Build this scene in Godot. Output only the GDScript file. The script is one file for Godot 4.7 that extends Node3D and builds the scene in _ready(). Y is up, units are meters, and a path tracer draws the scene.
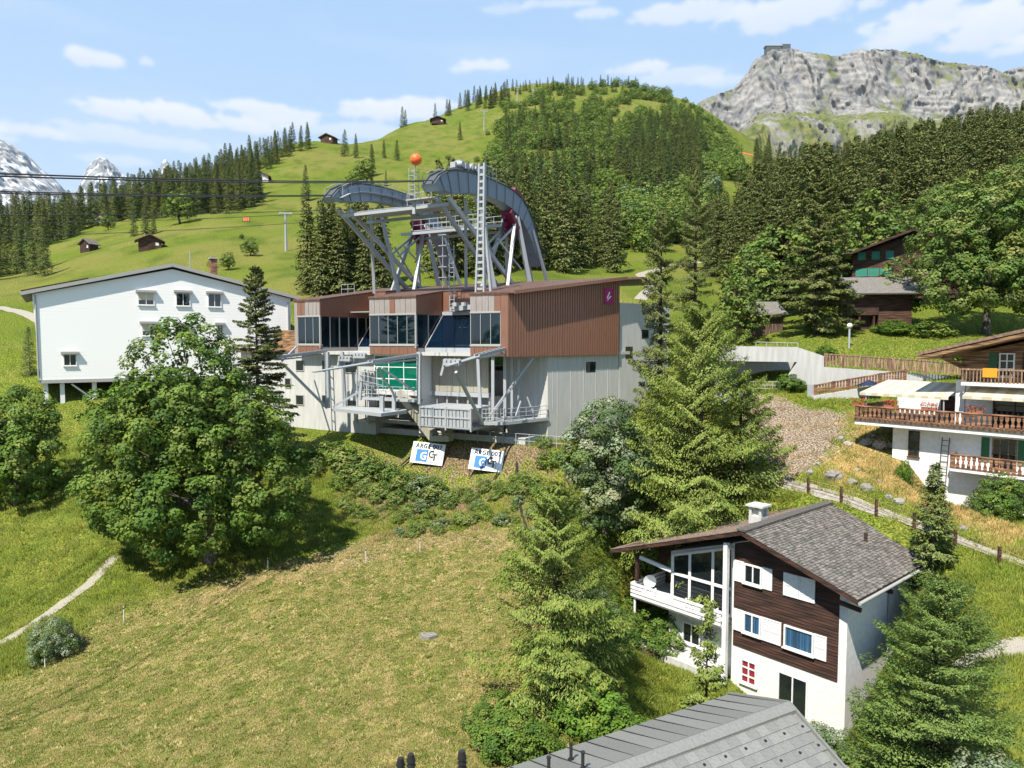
extends Node3D
# An alpine village seen from the air: a cable-car station on a meadow slope, chalets and wooded hills.
# World: metres, y up, the camera 20 m above y = 0 and looking along -z ("d" below is the distance along -z).

const EYE := 20.0
const FOCAL := 710.0
const PITCH := 3.5
const SUN_TO := Vector3(-0.281, 0.819, 0.5)

var mats := {}
var rng := RandomNumberGenerator.new()
var names := {}
var terrain_s := []          # slope table of the terrain
var cols_a := PackedFloat32Array()
var noise_a := FastNoiseLite.new()
var noise_b := FastNoiseLite.new()
var noise_c := FastNoiseLite.new()
var zones := {}

# ------------------------------------------------------------------ mesh builder
class MB:
	var v := PackedVector3Array()
	var n := PackedVector3Array()
	var c := PackedColorArray()
	var uv := PackedVector2Array()
	var col := Color(1, 1, 1)
	func tri(a: Vector3, b: Vector3, d: Vector3) -> void:      # counter-clockwise seen from outside
		var m := (b - a).cross(d - a).normalized()
		v.push_back(a); v.push_back(d); v.push_back(b)
		n.push_back(m); n.push_back(m); n.push_back(m)
		c.push_back(col); c.push_back(col); c.push_back(col)
	func quad(a: Vector3, b: Vector3, d: Vector3, e: Vector3) -> void:
		tri(a, b, d); tri(a, d, e)
	func blade(a: Vector3, b: Vector3, d: Vector3) -> void:      # a stalk, shaded with the turf it grows from
		tri(a, b, d)
		for i in 3: n[n.size() - 1 - i] = (n[n.size() - 1 - i] * signf(n[n.size() - 1 - i].y + 0.0001) * 0.35 + Vector3.UP).normalized()
	func leaf(p: Vector3, along: Vector3, side: Vector3, out := Vector3.ZERO) -> void:
		# a pointed leaf of two faces; with out given it is shaded as part of a crown's surface
		var q := p + along * 0.45
		if out == Vector3.ZERO:
			quad(p, q + side, p + along, q - side)
			return
		var m := side.cross(along)
		if m.dot(out) < 0.0:
			side = -side
			m = -m
		m = (m.normalized() * 0.55 + out).normalized()
		var e := q + side
		var f := q - side
		var g := p + along
		v.push_back(p); v.push_back(g); v.push_back(e)
		v.push_back(p); v.push_back(f); v.push_back(g)
		for i in 6:
			n.push_back(m)
			c.push_back(col)
	func hexa(p: Array) -> void:      # 8 corners: 0-3 bottom ring, 4-7 top ring, ccw seen from above
		quad(p[3], p[2], p[1], p[0]); quad(p[4], p[5], p[6], p[7])
		for i in 4:
			var j := (i + 1) % 4
			quad(p[i], p[j], p[j + 4], p[i + 4])
	func box(lo: Vector3, hi: Vector3) -> void:
		hexa([Vector3(lo.x, lo.y, hi.z), Vector3(hi.x, lo.y, hi.z), Vector3(hi.x, lo.y, lo.z), Vector3(lo.x, lo.y, lo.z),
			Vector3(lo.x, hi.y, hi.z), Vector3(hi.x, hi.y, hi.z), Vector3(hi.x, hi.y, lo.z), Vector3(lo.x, hi.y, lo.z)])
	func cbox(p: Vector3, s: Vector3) -> void:
		box(p - s * 0.5, p + s * 0.5)
	func beam(a: Vector3, b: Vector3, w: float, h: float, up := Vector3.UP) -> void:
		var f := (b - a).normalized()
		if absf(f.dot(up)) > 0.98: up = Vector3(0.3, 0, 1).normalized()
		var s := f.cross(up).normalized() * w * 0.5
		var u := s.cross(f).normalized() * h * 0.5
		hexa([a - s - u, a + s - u, b + s - u, b - s - u, a - s + u, a + s + u, b + s + u, b - s + u])
	func tube(a: Vector3, b: Vector3, r0: float, r1: float, k := 8, caps := true) -> void:
		var f := (b - a).normalized()
		var s := f.cross(Vector3.UP if absf(f.y) < 0.9 else Vector3.RIGHT).normalized()
		var u := s.cross(f)
		for i in k:
			var t0 := TAU * i / k
			var t1 := TAU * (i + 1) / k
			var e0 := s * cos(t0) + u * sin(t0)
			var e1 := s * cos(t1) + u * sin(t1)
			var p := [a + e0 * r0, a + e1 * r0, b + e1 * r1, b + e0 * r1]
			var at := v.size()
			quad(p[1], p[0], p[3], p[2])
			var nn := [e1, e0, e0, e1]
			var nv := [e1, e0, e0, e1, e0, e1]
			for q in 6:
				var w := v[at + q]
				n[at + q] = e1 if (w.is_equal_approx(p[1]) or w.is_equal_approx(p[2])) else e0
			if caps:
				if r0 > 0.0: tri(a, p[0], p[1])
				if r1 > 0.0: tri(b, p[2], p[3])
	func prism(poly: Array, by: Vector3) -> void:      # a flat outline, pushed along by
		var k := poly.size()
		var m := Vector3.ZERO
		for i in k: m += (poly[i] as Vector3).cross(poly[(i + 1) % k])
		m = m.normalized()
		var ax := ((poly[1] as Vector3) - (poly[0] as Vector3)).normalized()
		var ay := m.cross(ax)
		var flat := PackedVector2Array()
		for p in poly: flat.push_back(Vector2((p as Vector3).dot(ax), (p as Vector3).dot(ay)))
		var t := Geometry2D.triangulate_polygon(flat)
		var front: bool = by.dot(m) < 0.0
		for i in range(0, t.size(), 3):
			var a: Vector3 = poly[t[i]]
			var b: Vector3 = poly[t[i + 1]]
			var d: Vector3 = poly[t[i + 2]]
			if (b - a).cross(d - a).dot(m) < 0.0:
				var x := b
				b = d
				d = x
			if front:
				tri(a, b, d); tri(a + by, d + by, b + by)
			else:
				tri(a, d, b); tri(a + by, b + by, d + by)
		for i in k:
			var a: Vector3 = poly[i]
			var b: Vector3 = poly[(i + 1) % k]
			if front: quad(b, a, a + by, b + by)
			else: quad(a, b, b + by, a + by)
	func mesh() -> ArrayMesh:
		var arr := []
		arr.resize(Mesh.ARRAY_MAX)
		arr[Mesh.ARRAY_VERTEX] = v
		arr[Mesh.ARRAY_NORMAL] = n
		arr[Mesh.ARRAY_COLOR] = c
		if uv.size() == v.size() and uv.size() > 0: arr[Mesh.ARRAY_TEX_UV] = uv
		var m := ArrayMesh.new()
		m.add_surface_from_arrays(Mesh.PRIMITIVE_TRIANGLES, arr)
		return m

func numbered(called: String) -> String:
	if not names.has(called):
		names[called] = 0
		return called
	names[called] += 1
	return "%s_%03d" % [called, names[called]]

func put(called: String, mb: MB, material: Material, parent: Node = self) -> MeshInstance3D:
	var o := MeshInstance3D.new()
	o.mesh = mb.mesh()
	o.material_override = material
	o.name = numbered(called) if parent == self else called
	parent.add_child(o, true)
	return o

func put_mesh(called: String, m: Mesh, material: Material, parent: Node = self) -> MeshInstance3D:
	var o := MeshInstance3D.new()
	o.mesh = m
	o.material_override = material
	o.name = numbered(called) if parent == self else called
	parent.add_child(o, true)
	return o

func boxp(called: String, lo: Vector3, hi: Vector3, material: Material, parent: Node) -> MeshInstance3D:
	var m := MB.new()
	m.box(Vector3(minf(lo.x, hi.x), minf(lo.y, hi.y), minf(lo.z, hi.z)), Vector3(maxf(lo.x, hi.x), maxf(lo.y, hi.y), maxf(lo.z, hi.z)))
	return put(called, m, material, parent)

func beamp(called: String, a: Vector3, b: Vector3, w: float, h: float, material: Material, parent: Node) -> MeshInstance3D:
	var m := MB.new()
	m.beam(a, b, w, h)
	return put(called, m, material, parent)

func tubep(called: String, a: Vector3, b: Vector3, r: float, material: Material, parent: Node, k := 8) -> MeshInstance3D:
	var m := MB.new()
	m.tube(a, b, r, r, k)
	return put(called, m, material, parent)

func tag(o: Node, label: String, category: String, group := "") -> Node:
	o.set_meta("label", label)
	o.set_meta("category", category)
	if group: o.set_meta("group", group)
	return o

func structure(o: Node, label := "", category := "") -> Node:
	o.set_meta("kind", "structure")
	if label: o.set_meta("label", label)
	if category: o.set_meta("category", category)
	return o

func stuff(o: Node, label := "", category := "") -> Node:
	o.set_meta("kind", "stuff")
	if label: o.set_meta("label", label)
	if category: o.set_meta("category", category)
	return o

func thing(called: String, label: String, category: String, at: Vector3, turn := 0.0, group := "") -> Node3D:
	var o := Node3D.new()
	o.name = numbered(called)
	add_child(o)
	o.position = at
	o.rotation.y = turn
	tag(o, label, category, group)
	return o

# ------------------------------------------------------------------ materials (colours given as linear values)
func lin(r: float, g: float, b: float) -> Color:
	return Color(r, g, b).linear_to_srgb()

func grain(seed_: int, freq: float, lo: float, hi: float, octaves := 4, stretch := Vector2(1, 1), size := 256, gain := 1.5) -> ImageTexture:
	var f := FastNoiseLite.new()
	f.seed = seed_
	f.frequency = freq
	f.fractal_octaves = octaves
	var im := Image.create(size, size, false, Image.FORMAT_L8)
	for y in size:
		for x in size:
			# blended over the border so that the pattern tiles
			var u := float(x) / size
			var w := float(y) / size
			var a := f.get_noise_2d(x * stretch.x, y * stretch.y)
			var b := f.get_noise_2d((x - size) * stretch.x, y * stretch.y)
			var c := f.get_noise_2d(x * stretch.x, (y - size) * stretch.y)
			var d := f.get_noise_2d((x - size) * stretch.x, (y - size) * stretch.y)
			var t := clampf((lerpf(lerpf(a, b, u), lerpf(c, d, u), w)) * gain + 0.5, 0, 1)
			var g := lerpf(lo, hi, t)
			im.set_pixel(x, y, Color(g, g, g))
	return ImageTexture.create_from_image(im)

func mat(called: String, color: Color, rough := 0.8, tex: Texture2D = null, scale := Vector3.ONE, metal := 0.0, bump := 0.0) -> StandardMaterial3D:
	var m := StandardMaterial3D.new()
	m.resource_name = called
	m.albedo_color = color
	m.roughness = rough
	m.metallic = metal
	if tex:
		m.albedo_texture = tex
		m.uv1_triplanar = true
		m.uv1_scale = scale
		if bump > 0.0:
			m.heightmap_enabled = true
			m.heightmap_texture = tex
			m.heightmap_scale = bump
	mats[called] = m
	return m

func leaf_mat(called: String, back: float, rough := 0.6) -> StandardMaterial3D:
	var m := mat(called, Color.WHITE, rough)
	m.vertex_color_use_as_albedo = true
	m.cull_mode = BaseMaterial3D.CULL_DISABLED
	m.metallic_specular = 0.3
	m.backlight_enabled = true
	m.backlight = Color(back, back, back * 0.6).linear_to_srgb()
	return m

func make_materials() -> void:
	var fine := grain(3, 0.06, 0.90, 1.0)
	var coarse := grain(4, 0.02, 0.72, 1.0, 5)
	var wood_x := grain(5, 0.05, 0.45, 1.0, 4, Vector2(0.08, 1.0))
	var wood_y := grain(6, 0.05, 0.5, 1.0, 4, Vector2(1.0, 0.08))
	var streak := grain(7, 0.04, 0.92, 1.0, 4, Vector2(1.0, 0.12))
	mat("white_paint", lin(0.75, 0.75, 0.75), 0.75, grain(14, 0.05, 0.95, 1.0), Vector3.ONE * 0.3)
	mat("white_siding", lin(0.84, 0.84, 0.835), 0.6)
	mat("render_white", lin(0.74, 0.74, 0.73), 0.9, grain(9, 0.04, 0.94, 1.0, 5), Vector3.ONE * 0.25)
	mat("concrete", lin(0.50, 0.50, 0.487), 0.9, streak, Vector3.ONE * 0.25)
	mat("concrete_pale", lin(0.50, 0.50, 0.487), 0.9, grain(15, 0.04, 0.92, 1.0, 4, Vector2(1.0, 0.12)), Vector3.ONE * 0.22)
	mat("copper", lin(0.285, 0.145, 0.098), 0.4, streak, Vector3.ONE * 0.5, 0.3)
	mat("zinc_panel", lin(0.44, 0.38, 0.35), 0.35, streak, Vector3.ONE * 0.4, 0.4)
	mat("roof_brown", lin(0.15, 0.08, 0.055), 0.6, coarse, Vector3.ONE * 0.3)
	mat("steel", lin(0.40, 0.425, 0.45), 0.55, fine, Vector3.ONE * 0.6, 0.12)
	mat("steel_light", lin(0.40, 0.425, 0.45), 0.55, fine, Vector3.ONE * 0.6, 0.1)
	mat("steel_dark", lin(0.10, 0.11, 0.12), 0.5, fine, Vector3.ONE * 0.6, 0.3)
	mat("saddle_blue", lin(0.225, 0.285, 0.345), 0.5, fine, Vector3.ONE * 0.6, 0.1)
	mat("cable", lin(0.035, 0.035, 0.04), 0.6)
	mat("maroon", lin(0.16, 0.012, 0.04), 0.5)
	mat("magenta", lin(0.32, 0.01, 0.12), 0.6)
	mat("orange", lin(0.80, 0.13, 0.02), 0.5)
	mat("frame_grey", lin(0.34, 0.34, 0.33), 0.5)
	mat("beige_panel", lin(0.34, 0.32, 0.26), 0.7, streak, Vector3.ONE * 0.4)
	mat("interior", lin(0.30, 0.28, 0.25), 0.9)
	mat("room_wall", lin(0.30, 0.28, 0.25), 0.9)
	mat("wood_dark", lin(0.085, 0.036, 0.022), 0.8, wood_x, Vector3.ONE * 0.5)
	mat("wood_brown", lin(0.13, 0.058, 0.03), 0.8, wood_x, Vector3.ONE * 0.5)
	mat("wood_light", lin(0.44, 0.25, 0.12), 0.75, wood_x, Vector3.ONE * 0.5)
	mat("wood_red", lin(0.40, 0.20, 0.11), 0.75, wood_x, Vector3.ONE * 0.6)
	mat("wood_fence", lin(0.48, 0.30, 0.19), 0.8, wood_y, Vector3.ONE * 0.6)
	mat("wood_grey", lin(0.17, 0.12, 0.08), 0.9, wood_y, Vector3.ONE * 0.6)
	mat("shutter_green", lin(0.02, 0.13, 0.05), 0.6, fine, Vector3.ONE)
	mat("shutter_teal", lin(0.03, 0.22, 0.16), 0.6)
	mat("awning", lin(0.58, 0.53, 0.42), 0.85)
	mat("awning_stripe", lin(0.46, 0.40, 0.29), 0.85)
	mat("fabric_blue", lin(0.08, 0.25, 0.50), 0.9, grain(11, 0.05, 0.5, 1.0, 2, Vector2(1.0, 0.02)), Vector3.ONE * 1.2)
	mat("fabric_red", lin(0.45, 0.02, 0.06), 0.9)
	mat("terracotta", lin(0.30, 0.10, 0.06), 0.8)
	mat("flower_red", lin(0.55, 0.02, 0.03), 0.7)
	mat("slate", lin(0.175, 0.152, 0.130), 0.85, coarse, Vector3.ONE * 0.6)
	mat("slate_b", lin(0.205, 0.19, 0.172), 0.85, coarse, Vector3.ONE * 0.7)
	mat("slate_c", lin(0.12, 0.11, 0.10), 0.85, coarse, Vector3.ONE * 0.8)
	mat("slate_d", lin(0.26, 0.235, 0.205), 0.85, coarse, Vector3.ONE * 0.7)
	mat("slate_warm", lin(0.28, 0.185, 0.125), 0.85, coarse, Vector3.ONE * 0.6)
	mat("metal_roof", lin(0.205, 0.205, 0.19), 0.55, fine, Vector3.ONE * 0.5)
	mat("metal_roof_b", lin(0.225, 0.225, 0.21), 0.55, fine, Vector3.ONE * 0.5)
	mat("metal_roof_c", lin(0.188, 0.19, 0.178), 0.55, fine, Vector3.ONE * 0.5)
	mat("black_metal", lin(0.02, 0.02, 0.022), 0.45)
	mat("asphalt", lin(0.36, 0.33, 0.285), 0.95, coarse, Vector3.ONE * 0.5)
	mat("gravel", lin(0.42, 0.36, 0.29), 0.95, grain(12, 0.12, 0.55, 1.0, 4), Vector3.ONE * 0.6)
	mat("path_pale", lin(0.46, 0.42, 0.34), 0.95, grain(13, 0.1, 0.6, 1.0, 4), Vector3.ONE * 0.6)
	mat("stone_a", lin(0.36, 0.34, 0.31), 0.9, coarse, Vector3.ONE * 0.9)
	mat("stone_b", lin(0.28, 0.26, 0.23), 0.9, coarse, Vector3.ONE * 0.9)
	mat("stone_c", lin(0.44, 0.40, 0.35), 0.9, coarse, Vector3.ONE * 0.9)
	mat("bark", lin(0.10, 0.072, 0.05), 0.95, wood_y, Vector3.ONE * 0.8)
	mat("bark_grey", lin(0.16, 0.14, 0.115), 0.95, wood_y, Vector3.ONE * 0.8)
	mat("sign_white", lin(0.72, 0.74, 0.76), 0.7)
	mat("sign_blue", lin(0.01, 0.16, 0.55), 0.6)
	mat("sign_blue_dark", lin(0.03, 0.045, 0.12), 0.8)
	mat("sign_black", lin(0.01, 0.01, 0.012), 0.6)
	mat("plastic_orange", lin(0.75, 0.30, 0.02), 0.5)
	mat("snow_net", lin(0.70, 0.20, 0.10), 0.9)
	leaf_mat("leaf", 0.5)
	leaf_mat("needle", 0.3)
	var glass := StandardMaterial3D.new()
	glass.resource_name = "glass"
	glass.transparency = BaseMaterial3D.TRANSPARENCY_ALPHA
	glass.albedo_color = Color(0.03, 0.11, 0.14, 0.8)
	glass.roughness = 0.03
	glass.metallic_specular = 0.9
	mats.glass = glass
	var clear := glass.duplicate()
	clear.resource_name = "window_pane"
	clear.albedo_color = Color(0.05, 0.07, 0.08, 0.25)
	mats.pane = clear
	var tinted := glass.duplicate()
	tinted.resource_name = "darkened_pane"
	tinted.albedo_color = Color(0.10, 0.13, 0.15, 0.9)  # shade of the unlit rooms is put into this glass colour
	mats.darkened_pane = tinted
	var green := glass.duplicate()
	green.resource_name = "green_glass"
	green.albedo_color = Color(0.0, 0.42, 0.33, 0.8)
	mats.green_glass = green
	var blue := glass.duplicate()
	blue.resource_name = "blue_glass"
	blue.albedo_color = Color(0.03, 0.10, 0.17, 0.85)
	mats.blue_glass = blue

# ------------------------------------------------------------------ from the picture plane to the place
func ray(px: float, py: float) -> Vector3:      # x, height and distance per metre of distance
	var dx := (px - 512.0) / FOCAL
	var dy := (384.0 - py) / FOCAL
	var p := deg_to_rad(PITCH)
	var y := dy * cos(p) - sin(p)
	var d := cos(p) + dy * sin(p)
	return Vector3(dx / d, y / d, 1.0)

func at(px: float, py: float, d: float) -> Vector3:
	var r := ray(px, py)
	return Vector3(r.x * d, EYE + r.y * d, -d)

func on_ground(px: float, py: float, from := 12.0) -> Vector3:
	var r := ray(px, py)
	var d := from
	var last := from
	while d < 2400.0:
		if EYE + r.y * d <= height(r.x * d, d):
			for i in 10:
				var m := (last + d) * 0.5
				if EYE + r.y * m <= height(r.x * m, m): d = m
				else: last = m
			break
		last = d
		d *= 1.012
	return Vector3(r.x * d, height(r.x * d, d), -d)

func foot(px: float, d: float, off := 0.0) -> Vector3:
	var x := (px - 512.0) / FOCAL * d
	return Vector3(x, height(x, d) + off, -d)

# ------------------------------------------------------------------ terrain
# Columns of the land from left to right: [column, [distance, picture row at which the ground of that distance shows], ...]
const LAND := [
	[-700, [6, 2300], [14, 1110], [28, 760], [40, 640], [55, 510], [66, 425], [80, 352], [105, 300], [150, 270], [230, 240], [320, 222], [420, 212], [600, 240], [1500, 330]],
	[0, [6, 2300], [14, 1110], [28, 770], [40, 643], [55, 505], [66, 430], [80, 352], [105, 305], [150, 278], [230, 248], [320, 228], [420, 216], [600, 240], [1500, 330]],
	[100, [6, 2300], [14, 1110], [28, 770], [40, 638], [49, 548], [58, 470], [68, 425], [84, 350], [105, 303], [150, 262], [220, 238], [300, 222], [400, 207], [600, 230], [1500, 330]],
	[200, [6, 2300], [14, 1110], [28, 768], [40, 628], [50, 540], [58, 462], [68, 427], [86, 360], [105, 298], [150, 252], [230, 216], [310, 199], [420, 178], [600, 200], [1500, 330]],
	[300, [6, 2300], [14, 1110], [28, 768], [40, 620], [50, 545], [62, 474], [67, 440], [80, 415], [92, 320], [110, 285], [150, 252], [230, 215], [340, 176], [500, 142], [640, 165], [1500, 300]],
	[400, [6, 2300], [14, 1110], [28, 768], [40, 622], [50, 546], [58.5, 505], [63, 464], [66, 441], [80, 415], [93, 310], [110, 280], [150, 250], [270, 204], [380, 172], [560, 141], [800, 128], [1000, 150], [1500, 300]],
	[455, [6, 2300], [14, 1110], [28, 768], [40, 622], [50, 546], [57.5, 508], [61.5, 467], [64.3, 443], [80, 415], [93, 310], [110, 280], [150, 252], [270, 204], [400, 168], [600, 136], [800, 117], [960, 107], [1200, 150], [1500, 280]],
	[512, [6, 2300], [14, 1110], [28, 768], [40, 622], [50, 546], [55.5, 508], [59, 470], [62, 446], [80, 415], [93, 310], [110, 280], [150, 255], [260, 204], [420, 160], [600, 130], [800, 105], [950, 90], [1050, 82], [1300, 140], [1500, 260]],
	[600, [6, 2300], [14, 1110], [28, 768], [40, 625], [47, 560], [53, 490], [59, 447], [80, 405], [93, 320], [110, 290], [140, 270], [200, 240], [300, 200], [500, 150], [750, 108], [1000, 80], [1250, 130], [1500, 260]],
	[650, [6, 2300], [14, 1110], [28, 800], [36, 706], [43, 642], [48, 566], [52, 504], [60, 435], [76, 372], [93, 318], [120, 284], [200, 240], [260, 216], [380, 180], [700, 120], [950, 86], [1200, 130], [1500, 260]],
	[700, [6, 2300], [14, 1110], [26, 840], [34, 730], [41, 672], [46, 580], [52, 492], [60, 425], [70, 375], [86, 330], [120, 286], [190, 250], [260, 220], [350, 190], [550, 150], [800, 116], [920, 105], [1200, 150], [1500, 260]],
	[760, [6, 2300], [14, 1110], [26, 850], [33, 748], [40, 690], [45, 560], [48, 505], [54, 440], [61, 402], [66, 372], [80, 335], [110, 300], [170, 260], [260, 222], [420, 180], [620, 156], [820, 148], [1000, 180], [1500, 270]],
	[820, [6, 2300], [14, 1110], [26, 850], [33, 742], [39, 664], [43.5, 520], [46, 488], [52, 440], [61, 402], [66, 366], [72, 341], [90, 312], [130, 270], [180, 236], [300, 196], [450, 168], [700, 200], [1500, 300]],
	[900, [6, 2300], [14, 1110], [24, 840], [31, 736], [36, 630], [40, 548], [42.5, 516], [45.5, 488], [51, 452], [58, 410], [64, 385], [67, 356], [72, 338], [84, 316], [120, 268], [170, 224], [260, 184], [400, 154], [520, 142], [800, 190], [1500, 300]],
	[1024, [6, 2300], [14, 1110], [24, 800], [30, 656], [36, 572], [40, 535], [46, 494], [52, 450], [60, 392], [66, 352], [76, 330], [100, 280], [150, 224], [250, 170], [380, 134], [520, 128], [800, 180], [1500, 300]],
	[1700, [6, 2300], [14, 1110], [24, 800], [30, 656], [36, 572], [46, 494], [60, 392], [76, 330], [100, 280], [150, 224], [250, 170], [380, 130], [520, 124], [800, 180], [1500, 300]],
]
const PADS := [
	[Vector2(15.96, 39.0), Vector2(4.0, 4.8), 0.8553, -0.2, 1.5],      # chalet
	[Vector2(11.0, 43.9), Vector2(3.6, 2.8), 0.8553, 0.6, 3.0],      # its terrace
	[Vector2(-4.77, 74.5), Vector2(15.5, 9.0), 0.5098, 11.0, 2.4],      # station
	[Vector2(33.9, 45.4), Vector2(4.4, 3.8), 0.8553, 9.0, 3.0],      # balcony house
]
const LOGS := 150
const NEAR_D := 5.0
const FAR_D := 2600.0

func bake_land() -> void:
	noise_a.seed = 11; noise_a.frequency = 1.0; noise_a.fractal_octaves = 4
	noise_b.seed = 23; noise_b.frequency = 1.0; noise_b.fractal_octaves = 3
	noise_c.seed = 37; noise_c.frequency = 1.0; noise_c.fractal_octaves = 5
	for l in LAND:
		cols_a.push_back((l[0] - 512.0) / FOCAL)
		var raw := PackedFloat32Array()
		for i in LOGS:
			var d := NEAR_D * pow(FAR_D / NEAR_D, i / (LOGS - 1.0))
			var k := 1
			while k < l.size() - 2 and l[k + 1][0] < d: k += 1
			var t := clampf(log(d / l[k][0]) / log(float(l[k + 1][0]) / l[k][0]), 0.0, 1.0)
			raw.push_back(lerpf(ray(512, l[k][1]).y, ray(512, l[k + 1][1]).y, t))
		var soft := PackedFloat32Array()
		for i in LOGS:
			var s := 0.0
			var w := 0.0
			for j in range(-2, 3):
				var q := clampi(i + j, 0, LOGS - 1)
				var g := exp(-0.45 * j * j)
				s += raw[q] * g
				w += g
			soft.push_back(s / w)
		terrain_s.push_back(soft)

func slope_at(col: int, f: float) -> float:
	var i := clampi(int(f), 0, LOGS - 2)
	var t: PackedFloat32Array = terrain_s[col]
	return lerpf(t[i], t[i + 1], clampf(f - i, 0.0, 1.0))

func height(x: float, d: float) -> float:
	var a := clampf(x / d, cols_a[0] + 0.001, cols_a[cols_a.size() - 1] - 0.001)
	var f := log(d / NEAR_D) / log(FAR_D / NEAR_D) * (LOGS - 1)
	var k := 0
	while k < cols_a.size() - 2 and cols_a[k + 1] < a: k += 1
	var t := (a - cols_a[k]) / (cols_a[k + 1] - cols_a[k])
	var last := cols_a.size() - 1
	# monotone-ish cubic with finite differences over uneven columns
	var p0 := slope_at(k, f)
	var p1 := slope_at(k + 1, f)
	var h := cols_a[k + 1] - cols_a[k]
	var m0 := (p1 - slope_at(maxi(k - 1, 0), f)) / (cols_a[k + 1] - cols_a[maxi(k - 1, 0)]) * h
	var m1 := (slope_at(mini(k + 2, last), f) - p0) / (cols_a[mini(k + 2, last)] - cols_a[k]) * h
	var t2 := t * t
	var t3 := t2 * t
	var s := (2 * t3 - 3 * t2 + 1) * p0 + (t3 - 2 * t2 + t) * m0 + (-2 * t3 + 3 * t2) * p1 + (t3 - t2) * m1
	var y := EYE + s * d
	y += noise_a.get_noise_2d(x * 0.06, d * 0.06) * 0.35
	if d > 90.0:
		y += noise_b.get_noise_2d(x * 0.012, d * 0.012) * minf(3.0, (d - 90.0) * 0.012)
	elif d > 25.0:
		var q := Vector2(x, d)
		for p in PADS:
			# levelled ground round a house: centre, half sizes, turn, level, width of the slope round it
			var l: Vector2 = (q - p[0]).rotated(p[2])
			var e: float = Vector2(maxf(0.0, absf(l.x) - p[1].x), maxf(0.0, absf(l.y) - p[1].y)).length()
			if e < p[4]: y = lerpf(p[3], y, smoothstep(0.0, 1.0, e / p[4]))
	return y

func zone(called: String, pts: Array, from := 12.0) -> void:
	var poly := PackedVector2Array()
	for p in pts:
		var g := on_ground(p[0], p[1], from)
		poly.push_back(Vector2(g.x, -g.z))
	zones[called] = poly

func zone_depth(called: String, q: Vector2) -> float:      # metres inside the border of a zone, negative outside
	var poly: PackedVector2Array = zones[called]
	var best := 1e9
	for i in poly.size():
		var c := Geometry2D.get_closest_point_to_segment(q, poly[i], poly[(i + 1) % poly.size()])
		best = minf(best, c.distance_squared_to(q))
	best = sqrt(best)
	return best if Geometry2D.is_point_in_polygon(q, poly) else -best

const GRASS := Color(0.208, 0.267, 0.039)
const GRASS_B := Color(0.267, 0.299, 0.055)
const GRASS_D := Color(0.122, 0.181, 0.027)
const STRAW := Color(0.520, 0.410, 0.195)
const STRAW_B := Color(0.294, 0.281, 0.081)
const SOIL := Color(0.351, 0.260, 0.169)
const EARTH := Color(0.27, 0.19, 0.115)
const DRY := Color(0.550, 0.396, 0.187)
const DIRT := Color(0.44, 0.36, 0.27)

func ground_color(x: float, d: float) -> Color:
	var q := Vector2(x, d)
	var n1 := noise_c.get_noise_2d(x * 0.22, d * 0.22)
	var n2 := noise_b.get_noise_2d(x * 1.1 + 40.0, d * 1.1)
	var n3 := noise_a.get_noise_2d(x * 2.6, d * 2.6 + 70.0)
	var n4 := noise_a.get_noise_2d(x * 1.9 + 30.0, d * 1.6)
	var c := GRASS.lerp(GRASS_B, clampf(0.5 + n1 * 1.6, 0, 1)).lerp(GRASS_D, clampf(n2 * 1.6 + 0.1, 0, 0.8))
	if d < 75.0:
		var k := zone_depth("meadow", q) + n1 * 2.2 + n2 * 0.9
		if k > -1.5:
			var dry := STRAW.lerp(STRAW_B, clampf(0.6 + n2 * 1.2 + n3 * 2.4, 0, 1)).lerp(GRASS_D.lerp(GRASS, 0.4), clampf(0.30 - x * 0.012 + n4 * 2.2 + n1 * 0.7 + n2 * 0.8, 0, 0.92))
			c = c.lerp(dry, clampf((k + 1.5) / 2.0, 0, 1))
			if k < 2.0 and zone_depth("seam", q) + n2 * 1.2 + n3 * 0.8 > 0.2: c = c.lerp(SOIL.lerp(STRAW, 0.5), clampf(0.6 + n3 * 1.8, 0, 1))
		var b := zone_depth("bank", q) + n1 * 1.5
		if b > 0.0: c = c.lerp(SOIL.lerp(STRAW_B, clampf(0.4 + n1 * 2.0, 0, 1)), clampf(b * 0.6, 0, 1) * clampf(0.35 + n2 * 1.8 + n3, 0, 1))
		var earth := zone_depth("earth", q) + n1 * 1.2 + n2 * 0.6
		if earth > 0.0: c = c.lerp(EARTH.lerp(SOIL, clampf(0.4 + n3 * 1.5, 0, 1)), clampf(earth, 0, 1) * 0.9)
		var e := zone_depth("dirt", q) + n1 * 1.5 + n2 * 0.8
		if e > 0.0: c = c.lerp(DIRT.lerp(SOIL, clampf(0.3 + n3, 0, 1)), clampf(e, 0, 1))
		var g := zone_depth("dry", q) + n1 * 1.8 + n2
		if g > 0.0: c = c.lerp(DRY.lerp(STRAW_B, clampf(0.3 + n2 * 1.6 + n3, 0, 1)), clampf(g, 0, 1) * 0.9)
	elif d > 85.0:
		var w1 := noise_c.get_noise_2d(x * 0.018, d * 0.014)
		var w2 := noise_b.get_noise_2d(x * 0.09, d * 0.05)
		c = GRASS.lerp(GRASS_B, clampf(0.5 + w1 * 1.8, 0, 1)).lerp(GRASS_D, clampf(w2 * 1.5 + n2 * 0.3, 0, 0.75))
		c = c.lerp(STRAW_B, clampf(w1 * 1.5 - w2 * 0.8, 0, 0.5))
	return c

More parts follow.
